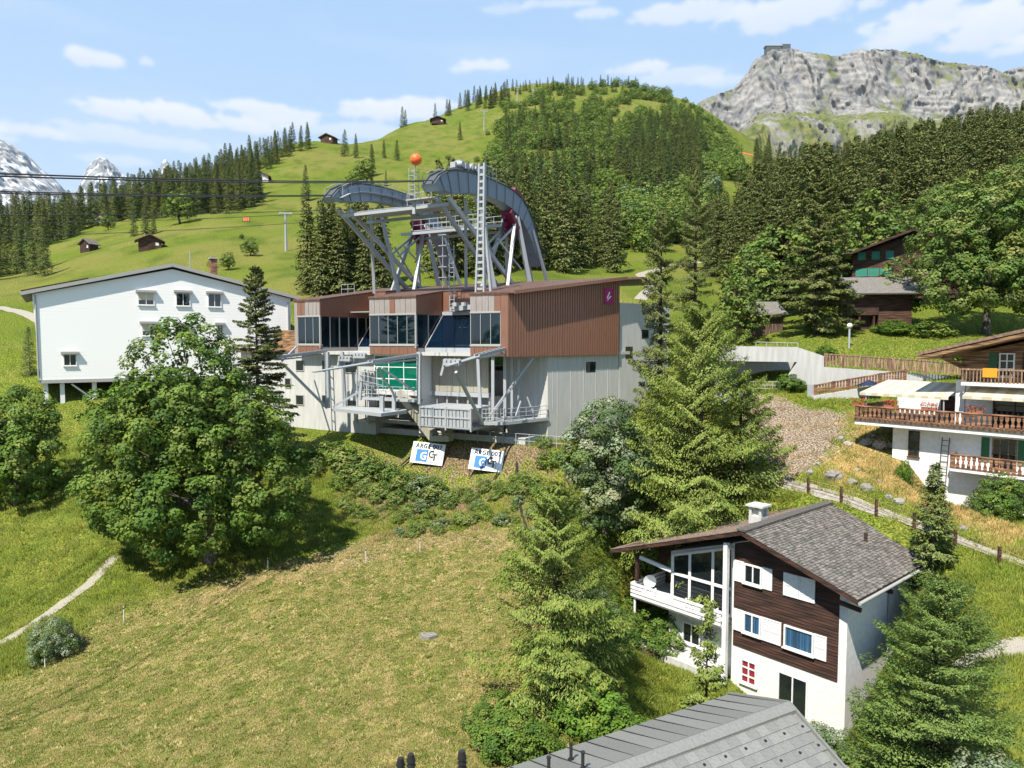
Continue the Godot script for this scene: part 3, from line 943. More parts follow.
# Wooded areas in picture coordinates of the tree feet: outline, spacing in pixels, tree heights, kind, label, group
const WOODS := [
	{"poly": [[-30, 244], [50, 248], [90, 228], [190, 216], [255, 212], [262, 196], [252, 178], [310, 148], [312, 136], [290, 140], [200, 178], [100, 212], [-30, 234]], "gap": 6.2, "h": [10, 17], "from": 110.0, "kind": "spruce", "label": "dark spruce in the forest on the ridge behind the huts", "group": "spruces of the ridge forest"},
	{"poly": [[-20, 283], [46, 277], [52, 262], [20, 258], [-20, 262]], "gap": 11, "h": [8.5, 12], "from": 110.0, "kind": "spruce", "label": "tall spruce in the small stand above the white gabled building", "group": "spruce stand above the white building"},
	{"poly": [[300, 292], [312, 286], [360, 282], [392, 284], [392, 296], [320, 302]], "gap": 9, "h": [11.5, 15.5], "from": 96.0, "kind": "warm", "label": "olive brown spruce standing close behind the cable-car station, below its left track girder", "group": "spruces behind the station's west side"},
	{"poly": [[425, 282], [470, 278], [540, 272], [600, 274], [622, 276], [622, 262], [570, 248], [500, 254], [430, 270]], "gap": 11, "h": [11, 19], "from": 100.0, "kind": "warm", "label": "tall olive spruce in the wood behind the station's steel towers", "group": "spruces behind the steel towers"},
	{"poly": [[386, 134], [420, 122], [470, 112], [512, 106], [514, 92], [488, 94], [440, 112], [388, 130]], "gap": 6, "h": [16, 22], "from": 500.0, "kind": "spruce", "label": "dark spruce on the skyline crest above the hay hut", "group": "spruces of the crest above the hut"},
	{"poly": [[512, 100], [560, 92], [610, 90], [648, 86], [645, 78], [600, 79], [540, 86], [512, 90]], "gap": 6, "h": [8, 16], "from": 600.0, "kind": "spruce", "label": "small dark spruce on top of the scrubby hill", "group": "spruces on the hill top"},
	{"poly": [[470, 250], [505, 190], [500, 130], [540, 108], [620, 130], [600, 200], [560, 236]], "gap": 15, "h": [13, 20], "from": 150.0, "kind": "spruce", "label": "dark spruce scattered among the scrub of the hillside", "group": "scattered spruces on the scrubby hillside"},
	{"poly": [[610, 190], [640, 132], [690, 122], [706, 150], [700, 190], [660, 206], [620, 204]], "gap": 9, "h": [17, 23], "from": 250.0, "kind": "warm", "label": "dark spruce in the copse on the hill's right shoulder", "group": "spruces of the shoulder copse"},
	{"poly": [[700, 246], [735, 235], [770, 240], [770, 280], [705, 290]], "gap": 12, "h": [12, 17], "from": 110.0, "kind": "warm", "label": "olive brown spruce between the larches and the slope meadow", "group": "spruces behind the larches"},
	{"poly": [[735, 236], [770, 206], [850, 196], [950, 176], [1050, 150], [1100, 170], [1060, 220], [960, 236], [860, 262], [800, 290], [745, 280]], "gap": 11.5, "h": [12, 24], "from": 100.0, "kind": "warm", "label": "olive green spruce in the dense forest below the rock mountain", "group": "spruces of the forest below the rock mountain"},
	{"poly": [[756, 190], [800, 178], [830, 178], [900, 164], [1000, 142], [1100, 135], [1050, 152], [940, 180], [850, 198], [770, 208]], "gap": 7.5, "h": [16, 21], "from": 240.0, "kind": "spruce", "label": "dark spruce along the forest edge under the rock mountain", "group": "spruces of the upper forest edge"},
	{"poly": [[745, 160], [765, 156], [800, 158], [830, 160], [828, 172], [760, 178]], "gap": 8, "h": [14, 20], "from": 350.0, "kind": "spruce", "label": "dark spruce in the gap between green shoulder and forest", "group": "spruces in the saddle"},
]
# lone spruces: [column, row of the foot, pixel height, label]
const LONE := [
	[306, 201, 36, "lone dark spruce on the open slope beside the red-roofed hut"],
	[345, 156, 26, "first slim spruce of the row on the grassy skyline"], [356, 158, 24, "slim spruce of the skyline row beside the slimmest one"], [372, 176, 32, "pale spruce below the skyline row on the grassy slope"],
	[384, 158, 18, "short spruce of the pair right of the skyline row"], [397, 160, 20, "broader spruce of the pair right of the skyline row"], [372, 186, 14, "tiny spruce below the pale spruce on the slope"], [386, 186, 16, "tiny spruce above the left track girder"], [460, 140, 18, "small spruce on the grassy flank by the lift pylon"],
	[134, 236, 28, "short spruce at the left tip of the clump above the barn"], [146, 236, 34, "tallest spruce of the clump above the barn"], [154, 234, 26, "spruce at the right tip of the clump above the barn"],
	[30, 374, 50, "narrow spruce beside the white building's stilts"],
]
const ROUNDS := [
	[180, 224, 34, "round green tree at the edge of the ridge forest"], [108, 230, 16, "small round tree on the slope by the white shed"], [134, 213, 20, "light green tree under the ridge forest"],
	[228, 270, 20, "dark round bush just behind the white building's chimney"], [242, 239, 7, "tiny bush on the open slope left of the lift pylon"], [250, 256, 20, "sparse young tree on the slope below the lift pylon"], [212, 268, 12, "small bush behind the white building's antenna"],
	[630, 236, 26, "round green tree on the meadow right of the spruce wood"], [365, 186, 28, "loose green tree on the slope behind the girder"], [355, 190, 20, "low green tree beside the loose one behind the girder"],
]
# scrub of the hill: outline, spacing, heights
const SCRUBS := [
	{"poly": [[466, 245], [484, 190], [498, 140], [508, 104], [560, 88], [640, 84], [690, 104], [728, 140], [745, 170], [722, 205], [680, 244], [600, 264], [540, 264]], "gap": 7.0, "h": [7, 13], "from": 140.0, "label": "leafy green bush in the scrub of the steep hillside", "group": "bushes of the hillside scrub"},
	{"poly": [[700, 130], [740, 165], [745, 200], [700, 215], [690, 160]], "gap": 13, "h": [3, 6], "from": 250.0, "label": "low bush on the right shoulder meadow", "group": "bushes on the right shoulder"},
	{"poly": [[430, 160], [500, 120], [512, 150], [480, 190], [440, 176]], "gap": 20, "h": [3, 6], "from": 300.0, "label": "small bush on the grassy flank of the hill", "group": "bushes on the grassy flank"},
	{"poly": [[740, 300], [800, 280], [880, 240], [960, 225], [1040, 176], [1040, 250], [900, 280], [800, 320], [744, 330]], "gap": 22, "h": [7, 15], "from": 84.0, "label": "leafy tree among the spruces beyond the brown chalet", "group": "leafy trees among the right-hand spruces"},
]

func scatter(poly_px: Array, gap: float, r: RandomNumberGenerator) -> Array:
	var poly := PackedVector2Array()
	var lo := Vector2(1e9, 1e9)
	var hi := -lo
	for p in poly_px:
		var q := Vector2(p[0], p[1])
		poly.push_back(q)
		lo = lo.min(q)
		hi = hi.max(q)
	var got := []
	var y := lo.y
	var odd := 0
	while y < hi.y:
		var x := lo.x + (gap * 0.5 if odd else 0.0)
		while x < hi.x:
			var q := Vector2(x, y) + Vector2(r.randf_range(-0.45, 0.45), r.randf_range(-0.45, 0.45)) * gap
			if Geometry2D.is_point_in_polygon(q, poly): got.push_back(q)
			x += gap
		y += gap * 0.62
		odd = 1 - odd
	return got

func make_woods() -> void:
	var r := RandomNumberGenerator.new()
	r.seed = 2024
	var list := []
	for w in WOODS:
		for q in scatter(w.poly, w.gap, r):
			var p := on_ground(q.x, q.y, w.from)
			if p.z < -1300.0: continue
			var h := r.randf_range(w.h[0], w.h[1])
			list.push_back({"p": p, "h": h, "k": r.randi() % 3 + (3 if w.kind == "warm" else 0), "label": w.label, "group": w.group, "seen": h / -p.z})
	for l in LONE:
		var p := on_ground(l[0], l[1], 75.0)
		list.push_back({"p": p, "h": l[2] * -p.z / FOCAL, "k": r.randi() % 3, "label": l[3], "group": "", "seen": 9.0})
	list.sort_custom(func(a, b): return a.seen > b.seen)
	var rest := []
	var labels := {}
	for i in list.size():
		var t: Dictionary = list[i]
		if i < 300:
			var o := plant("spruce_tree", t.label, "spruce", t.p + Vector3(0, -0.3, 0), spruce_trunks[t.k], spruce_crowns[t.k], "needle", t.group, r.randf() * TAU, t.h)
			o.scale = Vector3(t.h * r.randf_range(0.85, 1.15), t.h, t.h * r.randf_range(0.85, 1.15))
		else: rest.push_back(t)
	many("distant_spruces", rest, spruce_crowns, "needle", "mass of small dark spruces covering the far ridges", "forest", r)
	list = []
	for w in SCRUBS:
		for q in scatter(w.poly, w.gap, r):
			var p := on_ground(q.x, q.y, w.from)
			if noise_c.get_noise_2d(p.x * 0.02, p.z * 0.012) < -0.17: continue
			var h := r.randf_range(w.h[0], w.h[1])
			list.push_back({"p": p, "h": h, "k": (r.randi() % 6 if r.randf() < 0.6 else 10 + r.randi() % 4) if w.gap < 22 else 10 + r.randi() % 4, "label": w.label, "group": w.group, "seen": h / -p.z})
	list.sort_custom(func(a, b): return a.seen > b.seen)
	rest = []
	for i in list.size():
		var t: Dictionary = list[i]
		if i < 260:
			if t.k >= 10: plant("hillside_tree" if t.group.begins_with("bushes") else "leafy_tree", t.label, "tree", t.p + Vector3(0, -0.3, 0), round_trunks[t.k - 10], round_crowns[t.k - 10], "leaf", t.group, r.randf() * TAU, t.h)
			else: plant("hillside_bush", t.label, "bush", t.p + Vector3(0, -0.2, 0), null, bush_meshes[t.k], "leaf", t.group, r.randf() * TAU, t.h, "bark", "foliage")
		else: rest.push_back(t)
	for t in rest: t.k = t.k % 6
	if rest.size(): many("distant_scrub", rest, bush_meshes, "leaf", "low green scrub covering the top of the far hill", "scrub", r)
	for l in ROUNDS:
		var p := on_ground(l[0], l[1], 75.0)
		var k := r.randi() % 4
		plant("round_tree", l[3], "tree", p + Vector3(0, -0.3, 0), round_trunks[k], round_crowns[k], "leaf", "", r.randf() * TAU, l[2] * -p.z / FOCAL * 1.08)

func many(called: String, list: Array, meshes: Array, m: String, label: String, category: String, r: RandomNumberGenerator) -> void:
	# one object for the whole mass, a MultiMesh for each of two tree shapes
	var root := Node3D.new()
	root.name = called
	add_child(root)
	stuff(root, label, category)
	for k in 2:
		var mine := []
		for i in list.size():
			if i % 2 == k: mine.push_back(list[i])
		if mine.is_empty(): continue
		var mm := MultiMesh.new()
		mm.transform_format = MultiMesh.TRANSFORM_3D
		mm.mesh = meshes[k * 3]
		mm.instance_count = mine.size()
		for i in mine.size():
			var t: Dictionary = mine[i]
			mm.set_instance_transform(i, Transform3D(Basis(Vector3.UP, r.randf() * TAU).scaled(Vector3(t.h, t.h, t.h)), t.p + Vector3(0, -0.2, 0)))
		var o := MultiMeshInstance3D.new()
		o.multimesh = mm
		o.name = "crowns"
		o.material_override = mats[m]
		o.set_meta("kind", "stuff")
		root.add_child(o, true)

# ---- the large trees near the station and the chalets
func make_near_trees() -> void:
	# the big maple before the white building
	var b := foot(205, 47.5)
	var ms := [[Vector3(-1.2, 13.0, 0), Vector3(3.6, 3.6, 3.4)], [Vector3(-4.2, 8.6, 0.5), Vector3(3.8, 4.0, 3.6)], [Vector3(1.6, 9.0, 0.5), Vector3(4.2, 4.2, 3.8)], [Vector3(-4.6, 4.6, 1.2), Vector3(3.4, 3.4, 3.2)], [Vector3(-0.6, 4.6, 2.6), Vector3(4.2, 3.6, 3.0)], [Vector3(3.9, 5.2, 0.6), Vector3(3.3, 3.6, 3.2)], [Vector3(-1.5, 7.0, -2.6), Vector3(4.4, 4.6, 3.0)], [Vector3(-1.5, 10.2, 2.0), Vector3(3.6, 3.2, 2.6)]]
	plant("maple_tree", "very large dense green maple in front of the white gabled building", "tree", b, limbs(ms, 8.0, 0.45, 401).mesh(), broadleaf({"masses": ms, "clumps": 720, "clump": 0.66, "leaves": 150, "size": 0.22, "colors": MAPLE, "flat": 0.85}, 402).mesh(), "leaf", "", 0.0, 1.0, "bark_grey")
	# the tree cut by the left border
	b = foot(10, 55.0)
	ms = [[Vector3(0, 6.2, 0), Vector3(3.4, 3.0, 3.0)], [Vector3(-2.0, 4.0, 0), Vector3(3.0, 3.0, 3.0)], [Vector3(1.2, 3.6, 1.0), Vector3(2.8, 3.0, 2.6)]]
	plant("leafy_tree", "round green tree below the white building's stilts", "tree", b, limbs(ms, 4.0, 0.28, 411).mesh(), broadleaf({"masses": ms, "clumps": 240, "clump": 0.6, "leaves": 140, "size": 0.21, "colors": MAPLE, "flat": 0.85}, 412).mesh(), "leaf", "", 0.0, 1.0, "bark_grey")
	# sparse spruce between maple and station
	b = foot(257, 61.0)
	plant("sparse_spruce", "tall narrow dark spruce between the maple and the station", "spruce", b, trunk_mesh(17.0, 0.24, Vector3.ZERO).mesh(), conifer({"h": 17.4, "r": 3.9, "y0": 1.0, "boughs": 230, "twigs": 260, "size": 0.27, "width": 0.28, "droop": 0.25, "rise": -0.05, "rise_top": 0.5, "hang": 0.35, "spread": 0.22, "shape": 0.75, "fluff": 0.15, "gaps": 0.2, "colors": SPRUCE_WARM, "bare": 0.2, "wood": true}, 421).mesh(), "needle")
	# silvery whitebeam under the station's concrete corner
	b = foot(606, 49.0)
	ms = [[Vector3(0, 7.6, 0), Vector3(2.2, 2.4, 2.2)], [Vector3(-1.0, 5.2, 0.3), Vector3(2.4, 2.4, 2.2)], [Vector3(1.0, 5.0, 0.2), Vector3(2.4, 2.4, 2.2)], [Vector3(0.2, 2.6, 0.8), Vector3(2.6, 2.0, 2.0)]]
	plant("whitebeam_tree", "silvery green whitebeam beside the station's concrete wall", "tree", b, limbs(ms, 5.0, 0.22, 431).mesh(), broadleaf({"masses": ms, "clumps": 150, "clump": 0.7, "leaves": 260, "size": 0.18, "colors": BEAM, "flat": 0.75}, 432).mesh(), "leaf", "", 0.0, 1.0, "bark_grey")
	# the great larches
	var lo := {"h": 22.0, "r": 7.2, "y0": 0.6, "boughs": 270, "twigs": 540, "size": 0.22, "width": 0.22, "droop": 0.22, "rise": 0.0, "rise_top": 0.7, "hang": 0.6, "spread": 0.40, "shape": 0.58, "fluff": 0.26, "gaps": 0.22, "tip": 0.16, "colors": LARCH, "bare": 0.12, "wood": true, "even": 0.8}
	lo.h = 19.6
	b = foot(702, 48.0)
	plant("larch_tree", "largest broad light green larch right of the station", "larch", b, trunk_mesh(19.0, 0.36, Vector3.ZERO).mesh(), conifer(lo, 441).mesh(), "needle")
	lo.h = 8.5; lo.r = 4.8; lo.boughs = 70; lo.twigs = 600
	plant("larch_tree", "lower light green larch leaning out over the dirt slope", "larch", foot(742, 50.0), trunk_mesh(8.0, 0.26, Vector3.ZERO).mesh(), conifer(lo, 449).mesh(), "needle")
	lo.h = 20.0; lo.r = 2.6; lo.boughs = 130; lo.twigs = 300; lo.colors = SPRUCE_WARM; lo.droop = 0.22; lo.rise = -0.1
	b = foot(660, 56.0)
	plant("slender_spruce", "dark slender spruce rising behind the largest larch", "spruce", b, trunk_mesh(20.0, 0.30, Vector3.ZERO).mesh(), conifer(lo, 442).mesh(), "needle")
	b = foot(694, 68.0)
	lo.h = 20.5; lo.r = 3.0; lo.boughs = 120
	plant("slender_spruce", "tall olive spruce peak behind the larch top", "spruce", b, trunk_mesh(20.0, 0.30, Vector3.ZERO).mesh(), conifer(lo, 443).mesh(), "needle")
	# front larch
	lo = {"h": 10.4, "r": 4.5, "y0": 0.2, "boughs": 170, "twigs": 640, "size": 0.165, "width": 0.22, "droop": 0.22, "rise": 0.0, "rise_top": 0.7, "hang": 0.65, "spread": 0.42, "shape": 0.66, "fluff": 0.16, "tip": 0.15, "gaps": 0.2, "colors": LARCH, "bare": 0.1, "wood": true, "even": 0.8}
	b = foot(556, 33.0)
	plant("larch_tree", "light green larch standing in the meadow beside the dark green bushes", "larch", b, trunk_mesh(9.8, 0.2, Vector3.ZERO).mesh(), conifer(lo, 444).mesh(), "needle")
	# thin young larch in front of the brown chalet
	lo = {"h": 8.0, "r": 1.5, "y0": 0.4, "boughs": 90, "twigs": 150, "size": 0.18, "width": 0.25, "droop": 0.1, "rise": 0.05, "rise_top": 0.6, "hang": 0.45, "spread": 0.25, "shape": 0.8, "fluff": 0.22, "gaps": 0.25, "colors": LARCH, "bare": 0.1, "wood": true}
	b = foot(712, 31.0)
	plant("larch_tree", "thin young larch before the chalet's white balcony", "larch", b, trunk_mesh(7.4, 0.10, Vector3.ZERO).mesh(), conifer(lo, 445).mesh(), "needle")
	# stone pine at the lower right
	lo = {"h": 8.0, "r": 3.1, "y0": 0.2, "boughs": 300, "twigs": 380, "size": 0.13, "width": 0.24, "droop": 0.05, "rise": 0.02, "rise_top": 0.9, "hang": 0.0, "spread": 0.40, "shape": 0.52, "fluff": 0.18, "gaps": 0.12, "colors": [Color(0.115, 0.185, 0.038), Color(0.145, 0.215, 0.046), Color(0.088, 0.145, 0.032), Color(0.175, 0.235, 0.058)], "bare": 0.2, "wood": true, "even": 0.9}
	b = foot(948, 25.2)
	plant("stone_pine", "dense bushy stone pine beside the chalet's shaded wall", "pine", b, trunk_mesh(7.3, 0.2, Vector3.ZERO).mesh(), conifer(lo, 446).mesh(), "needle")
	# spruce by the path
	lo = {"h": 6.4, "r": 1.55, "y0": 0.5, "boughs": 110, "twigs": 110, "size": 0.2, "width": 0.28, "droop": 0.12, "rise": -0.02, "rise_top": 0.7, "hang": 0.3, "spread": 0.3, "shape": 0.8, "fluff": 0.25, "gaps": 0.15, "colors": SPRUCE_WARM + ASHLEAF.slice(0, 2), "bare": 0.12, "wood": true}
	b = foot(940, 38.6)
	plant("path_spruce", "medium spruce beside the fenced path below the balcony house", "spruce", b, trunk_mesh(6.3, 0.12, Vector3.ZERO).mesh(), conifer(lo, 447).mesh(), "needle")
	# spruces at the concrete ramp
	var sp := {"h": 17.5, "r": 4.8, "y0": 1.0, "boughs": 170, "twigs": 300, "size": 0.30, "width": 0.28, "droop": 0.2, "rise": -0.08, "rise_top": 0.6, "hang": 0.4, "spread": 0.3, "shape": 0.72, "fluff": 0.22, "gaps": 0.14, "colors": SPRUCE_WARM + [Color(0.18, 0.19, 0.05)], "bare": 0.12, "wood": true}
	b = foot(815, 76.0)
	plant("ramp_spruce", "large olive spruce behind the pale concrete ramp", "spruce", b, trunk_mesh(17.0, 0.3, Vector3.ZERO).mesh(), conifer(sp, 451).mesh(), "needle")
	sp.h = 13.0; sp.r = 3.2
	b = foot(776, 92.0)
	plant("ramp_spruce", "dark spruce behind the grey shed roof by the ramp", "spruce", b, trunk_mesh(12.6, 0.26, Vector3.ZERO).mesh(), conifer(sp, 452).mesh(), "needle")
	# bright leafy tree between the spruces
	b = foot(750, 88.0)
	plant("leafy_tree", "bright green leafy tree between two spruces above the ramp", "tree", b, round_trunks[1], round_crowns[1], "leaf", "", 0.5, 9.5)
	b = foot(740, 78.0)
	plant("leafy_tree", "yellow-green leafy tree right of the largest larch", "tree", b, round_trunks[0], round_crowns[1], "leaf", "", 2.5, 7.5)
	# broadleaf mass at the right border
	b = foot(985, 74.0)
	ms = [[Vector3(0, 12.5, 0), Vector3(4.4, 4.6, 4.0)], [Vector3(-4.2, 9.0, 0), Vector3(4.0, 3.8, 3.6)], [Vector3(3.8, 10.5, 0), Vector3(4.6, 5.0, 4.0)], [Vector3(0, 6.0, 2.0), Vector3(5.0, 3.6, 3.4)], [Vector3(4.5, 5.2, 1.5), Vector3(4.6, 3.6, 3.6)], [Vector3(-4.6, 5.0, 1.4), Vector3(3.2, 2.8, 2.8)]]
	var big := broadleaf({"masses": ms, "clumps": 480, "clump": 0.8, "leaves": 150, "size": 0.27, "colors": ASHLEAF, "flat": 0.75}, 462).mesh()
	var wood := limbs(ms, 8.0, 0.4, 461).mesh()
	plant("ash_tree", "big spreading ash above the balcony house's roof", "tree", b, wood, big, "leaf", "", 0.0, 1.0, "bark_grey")
	plant("ash_tree", "tall ash at the wood's edge beyond the big spreading ash", "tree", foot(1040, 92.0), wood, big, "leaf", "", 2.0, 1.12, "bark_grey")
	plant("ash_tree", "ash with a pale crown rising over the dark brown chalet", "tree", foot(935, 98.0), wood, big, "leaf", "", 4.0, 0.86, "bark_grey")
	plant("leafy_tree", "slim green tree in front of the dark brown chalet's gable", "tree", foot(896, 80.0), round_trunks[2], round_crowns[1], "leaf", "", 1.0, 7.4)

# bushes: [column, distance, height, breadth, kind, label, group]
func make_bushes() -> void:
	var r := RandomNumberGenerator.new()
	r.seed = 91
	var put_bush := func(px: float, d: float, h: float, w: float, k: int, label: String, group := "") -> void:
		var p := foot(px, d, -0.1)
		var o := plant("bush", label, "bush", p, null, bush_meshes[k], "leaf", group, r.randf() * TAU, 1.0, "bark", "foliage")
		o.scale = Vector3(w, h, w)
	# big shrubs round the front larch: finer leaves, built for themselves
	var fine := []
	for i in 3:
		var ms := [[Vector3(0, 0.45, 0), Vector3(0.42, 0.42, 0.42)], [Vector3(0.3, 0.3, 0.1), Vector3(0.32, 0.3, 0.3)], [Vector3(-0.28, 0.3, -0.1), Vector3(0.3, 0.34, 0.32)], [Vector3(0.0, 0.25, 0.3), Vector3(0.34, 0.26, 0.26)]]
		fine.push_back(broadleaf({"masses": ms, "clumps": 150, "clump": 0.10, "leaves": 120, "size": [0.032, 0.036, 0.03][i], "colors": [MAPLE, [Color(0.10, 0.19, 0.025), Color(0.13, 0.22, 0.03), Color(0.08, 0.15, 0.025)], BEAM][i], "flat": 0.85}, 320 + i).mesh())
	var big := [
		[516, 29.0, 2.4, 3.2, 0, "dark green bush at the foot of the front larch on the meadow side"], [498, 31.0, 2.0, 2.6, 0, "small dark bush at the meadow edge by the front larch"],
		[600, 30.0, 3.0, 3.6, 1, "bright green bush between the front larch and the grey metal roof"], [640, 29.0, 3.0, 3.6, 1, "bright green bush above the grey metal roof's seams"],
		[668, 28.4, 2.6, 3.6, 1, "wide green bush below the chalet terrace"], [700, 27.6, 2.2, 3.2, 1, "low green bush under the thin young larch"], [735, 27.4, 1.6, 2.2, 0, "low dark bush before the chalet's white ground floor"],
		[575, 35.5, 3.6, 3.6, 0, "dark bush behind the front larch"], [600, 38.5, 2.4, 3.4, 0, "olive bush left of the chalet terrace"], [588, 41.0, 2.4, 3.0, 2, "grey-green bush below the whitebeam"],
		[822, 31.0, 2.7, 2.6, 2, "light green shrub at the end of the grey metal roof"], [846, 30.0, 2.6, 2.6, 2, "loose shrub between grey metal roof and stone pine"], [802, 31.6, 1.9, 1.8, 2, "small shrub beside the chalet's glass door"],
		[40, 38.4, 2.6, 2.6, 2, "dark silvery shrub beside the ditch in the meadow"], [1008, 43.2, 3.4, 3.2, 0, "dark dense shrub before the balcony house's green shutter"], [992, 43.4, 2.2, 2.0, 2, "reddish-brown shrub beside the dark dense shrub"],
		[1010, 22.5, 3.6, 3.0, 2, "shrub at the foot of the stone pine"], [620, 45.0, 3.4, 3.6, 0, "dark bush under the great larch"], [665, 44.0, 3.0, 4.0, 0, "dark bush behind the chalet roof under the larch"], [745, 44.5, 2.2, 3.6, 0, "dark bush at the larch's foot by the dirt slope"],
		[790, 63.0, 1.6, 2.4, 1, "bright bush on the slope beside the ramp wall"], [825, 68.5, 1.5, 2.2, 1, "green bush under the olive spruce"], [893, 75.0, 1.7, 4.0, 1, "yellow-green bush at the corner of the small brown cabin"], [930, 73.0, 2.0, 4.0, 3, "hedge-like bush right of the small brown cabin"], [975, 66.0, 2.2, 5.0, 3, "dark hedge under the big spreading ash"], [1010, 64.0, 2.2, 5.0, 3, "dark hedge beside the balcony house's gable"],
		[908, 47.2, 1.8, 1.0, 1, "slim green shrub before the balcony house's brown door"],
	]
	for a in big:
		var k: int = a[4]
		var p := foot(a[0], a[1], -0.1)
		var o := plant("bush", a[5], "bush", p, null, fine[k] if k < 3 else bush_meshes[3], "leaf", "", r.randf() * TAU, 1.0, "bark", "foliage")
		o.scale = Vector3(a[3], a[2], a[3])
	# the overgrown bank under the station
	var spots := [[330, 64.0, 2.8], [344, 63.0, 3.2], [358, 63.0, 3.2], [372, 62.0, 2.6], [350, 61.0, 2.4], [336, 60.0, 2.0], [388, 61.0, 2.4], [380, 59.0, 2.0], [402, 60.0, 2.0], [414, 60.5, 1.8], [424, 59.0, 2.4], [436, 58.5, 2.2], [396, 58.0, 1.7], [420, 57.0, 1.4], [530, 57.0, 1.8], [540, 55.0, 1.6], [550, 58.0, 2.0], [556, 54.0, 1.8], [566, 52.0, 1.8], [320, 65.0, 2.4], [312, 62.0, 2.2], [512, 57.0, 1.2], [562, 50.0, 1.6], [575, 48.0, 2.0], [448, 57.5, 1.6], [458, 58.5, 1.3], [500, 57.4, 1.2], [474, 57.6, 1.3], [486, 58.0, 1.0], [362, 59.5, 2.0], [545, 60.0, 1.7], [406, 56.4, 1.3]]
	for q in scatter([[396, 474], [440, 486], [470, 484], [545, 474], [556, 500], [545, 540], [470, 528], [400, 540], [340, 520], [330, 488]], 13.0, r):
		if r.randf() < 0.35: continue
		var p := on_ground(q.x, q.y, 40.0)
		spots.push_back([q.x, -p.z, r.randf_range(0.7, 1.5)])
	for s in spots:
		put_bush.call(s[0], s[1], s[2] * 0.8, s[2] * 1.05, [0, 1, 4, 5, 3, 2, 1, 5][r.randi() % 8], "leafy bush on the overgrown bank under the station", "bushes on the bank under the station")

# grass as a mass of small patches of stalks
func make_grass() -> void:
	var r := RandomNumberGenerator.new()
	r.seed = 500
	var kinds := []
	for k in 3:
		var m := MB.new()
		for i in 42:
			var o := Vector3(r.randf_range(-0.5, 0.5), 0, r.randf_range(-0.5, 0.5)) * 0.62
			var g := r.randf_range(0.55, 1.5)
			m.col = Color(g * r.randf_range(0.92, 1.12), g, g * 0.95)
			for j in 4:
				var a := r.randf() * TAU
				var l := Vector3(cos(a) * r.randf_range(0.1, 0.7), r.randf_range(0.5, 1.15), sin(a) * r.randf_range(0.1, 0.7)) * 0.11
				var w := Vector3(-sin(a), 0, cos(a)) * 0.012
				m.blade(o - w, o + w, o + l)
		kinds.push_back(m.mesh())
	# coarser tufts that stand out of the turf
	for k in 2:
		var m := MB.new()
		for j in 26:
			var a := r.randf() * TAU
			var o := Vector3(cos(a), 0, sin(a)) * r.randf() * 0.13
			var g := r.randf_range(0.7, 1.3)
			m.col = Color(g, g, g)
			var l := Vector3(cos(a) * r.randf_range(0.2, 1.0), r.randf_range(0.5, 1.2), sin(a) * r.randf_range(0.2, 1.0)) * 0.12
			var w := Vector3(-sin(a), 0, cos(a)) * 0.022
			m.blade(o - w, o + w, o + l)
		kinds.push_back(m.mesh())
	var root := Node3D.new()
	root.name = "meadow_grass"
	add_child(root)
	stuff(root, "short grass and dry stalks covering the mown meadow", "grass")
	for k in 5:
		var tuft := k >= 3
		var xf := []
		var cl := PackedColorArray()
		for i in (15000 if tuft else 11000):
			var d := 23.0 * pow(66.0 / 23.0, r.randf())
			var x := r.randf_range(-0.80, 0.80) * d
			var q := Vector2(x, d)
			if built_on(q): continue
			var lush: bool = zone_depth("meadow", q) < -0.5
			if tuft and lush: continue
			if zone_depth("dirt", q) > 0.0 and r.randf() < 0.9: continue
			if zone_depth("earth", q) > -0.3 and r.randf() < 0.8: continue
			var c := ground_color(x, d)
			var n1 := noise_c.get_noise_2d(x * 0.3, d * 0.3)
			var s := r.randf_range(0.9, 1.3)
			var t := r.randf_range(0.5, 1.0) if not lush else r.randf_range(1.3, 2.6) * (1.0 + n1)
			var g := r.randf_range(0.8, 1.25)
			if not lush: c = c.lerp(STRAW if r.randf() < 0.5 else GRASS_D, r.randf() * 0.7)
			if tuft:
				c = c.lerp(STRAW if k == 3 else GRASS_D, r.randf_range(0.2, 0.9))
				s = r.randf_range(0.4, 1.3)
				t = s * r.randf_range(0.6, 1.1)
			cl.push_back(Color(c.r * g, c.g * g, c.b * g))
			var e := 0.5
			var up := Vector3(height(x - e, d) - height(x + e, d), 2.0 * e, -(height(x, d - e) - height(x, d + e))).normalized()
			var bs := Basis(Vector3.RIGHT, 0)
			bs.y = up
			bs.x = Vector3(1, 0, 0).slide(up).normalized()
			bs.z = bs.x.cross(up)
			xf.push_back(Transform3D(bs * Basis(Vector3.UP, r.randf() * TAU) * Basis.from_scale(Vector3(s, t, s)), Vector3(x, height(x, d) - 0.01, -d)))
		var mm := MultiMesh.new()
		mm.transform_format = MultiMesh.TRANSFORM_3D
		mm.use_colors = true
		mm.mesh = kinds[k]
		mm.instance_count = xf.size()
		for i in xf.size():
			mm.set_instance_transform(i, xf[i])
			mm.set_instance_color(i, cl[i])
		var o := MultiMeshInstance3D.new()
		o.multimesh = mm
		o.name = "tufts"
		o.material_override = mats.leaf
		o.set_meta("kind", "stuff")
		root.add_child(o, true)

var footprints := []
func built_on(q: Vector2) -> bool:
	for f in footprints:
		if Geometry2D.is_point_in_polygon(q, f): return true
	return false

# ------------------------------------------------------------------ the cable-car station
# Its own frame: x along the front to the right, z out of the front, y = 0 at the foot. Corner of the right-hand bay at the origin.
const ST_AT := Vector3(-0.3376, 11.0, -60.0)
const ST_TURN := -0.5098
const RW := Vector3(0.339, 0, -0.941)      # direction of the splayed right-hand wall
var station: Node3D

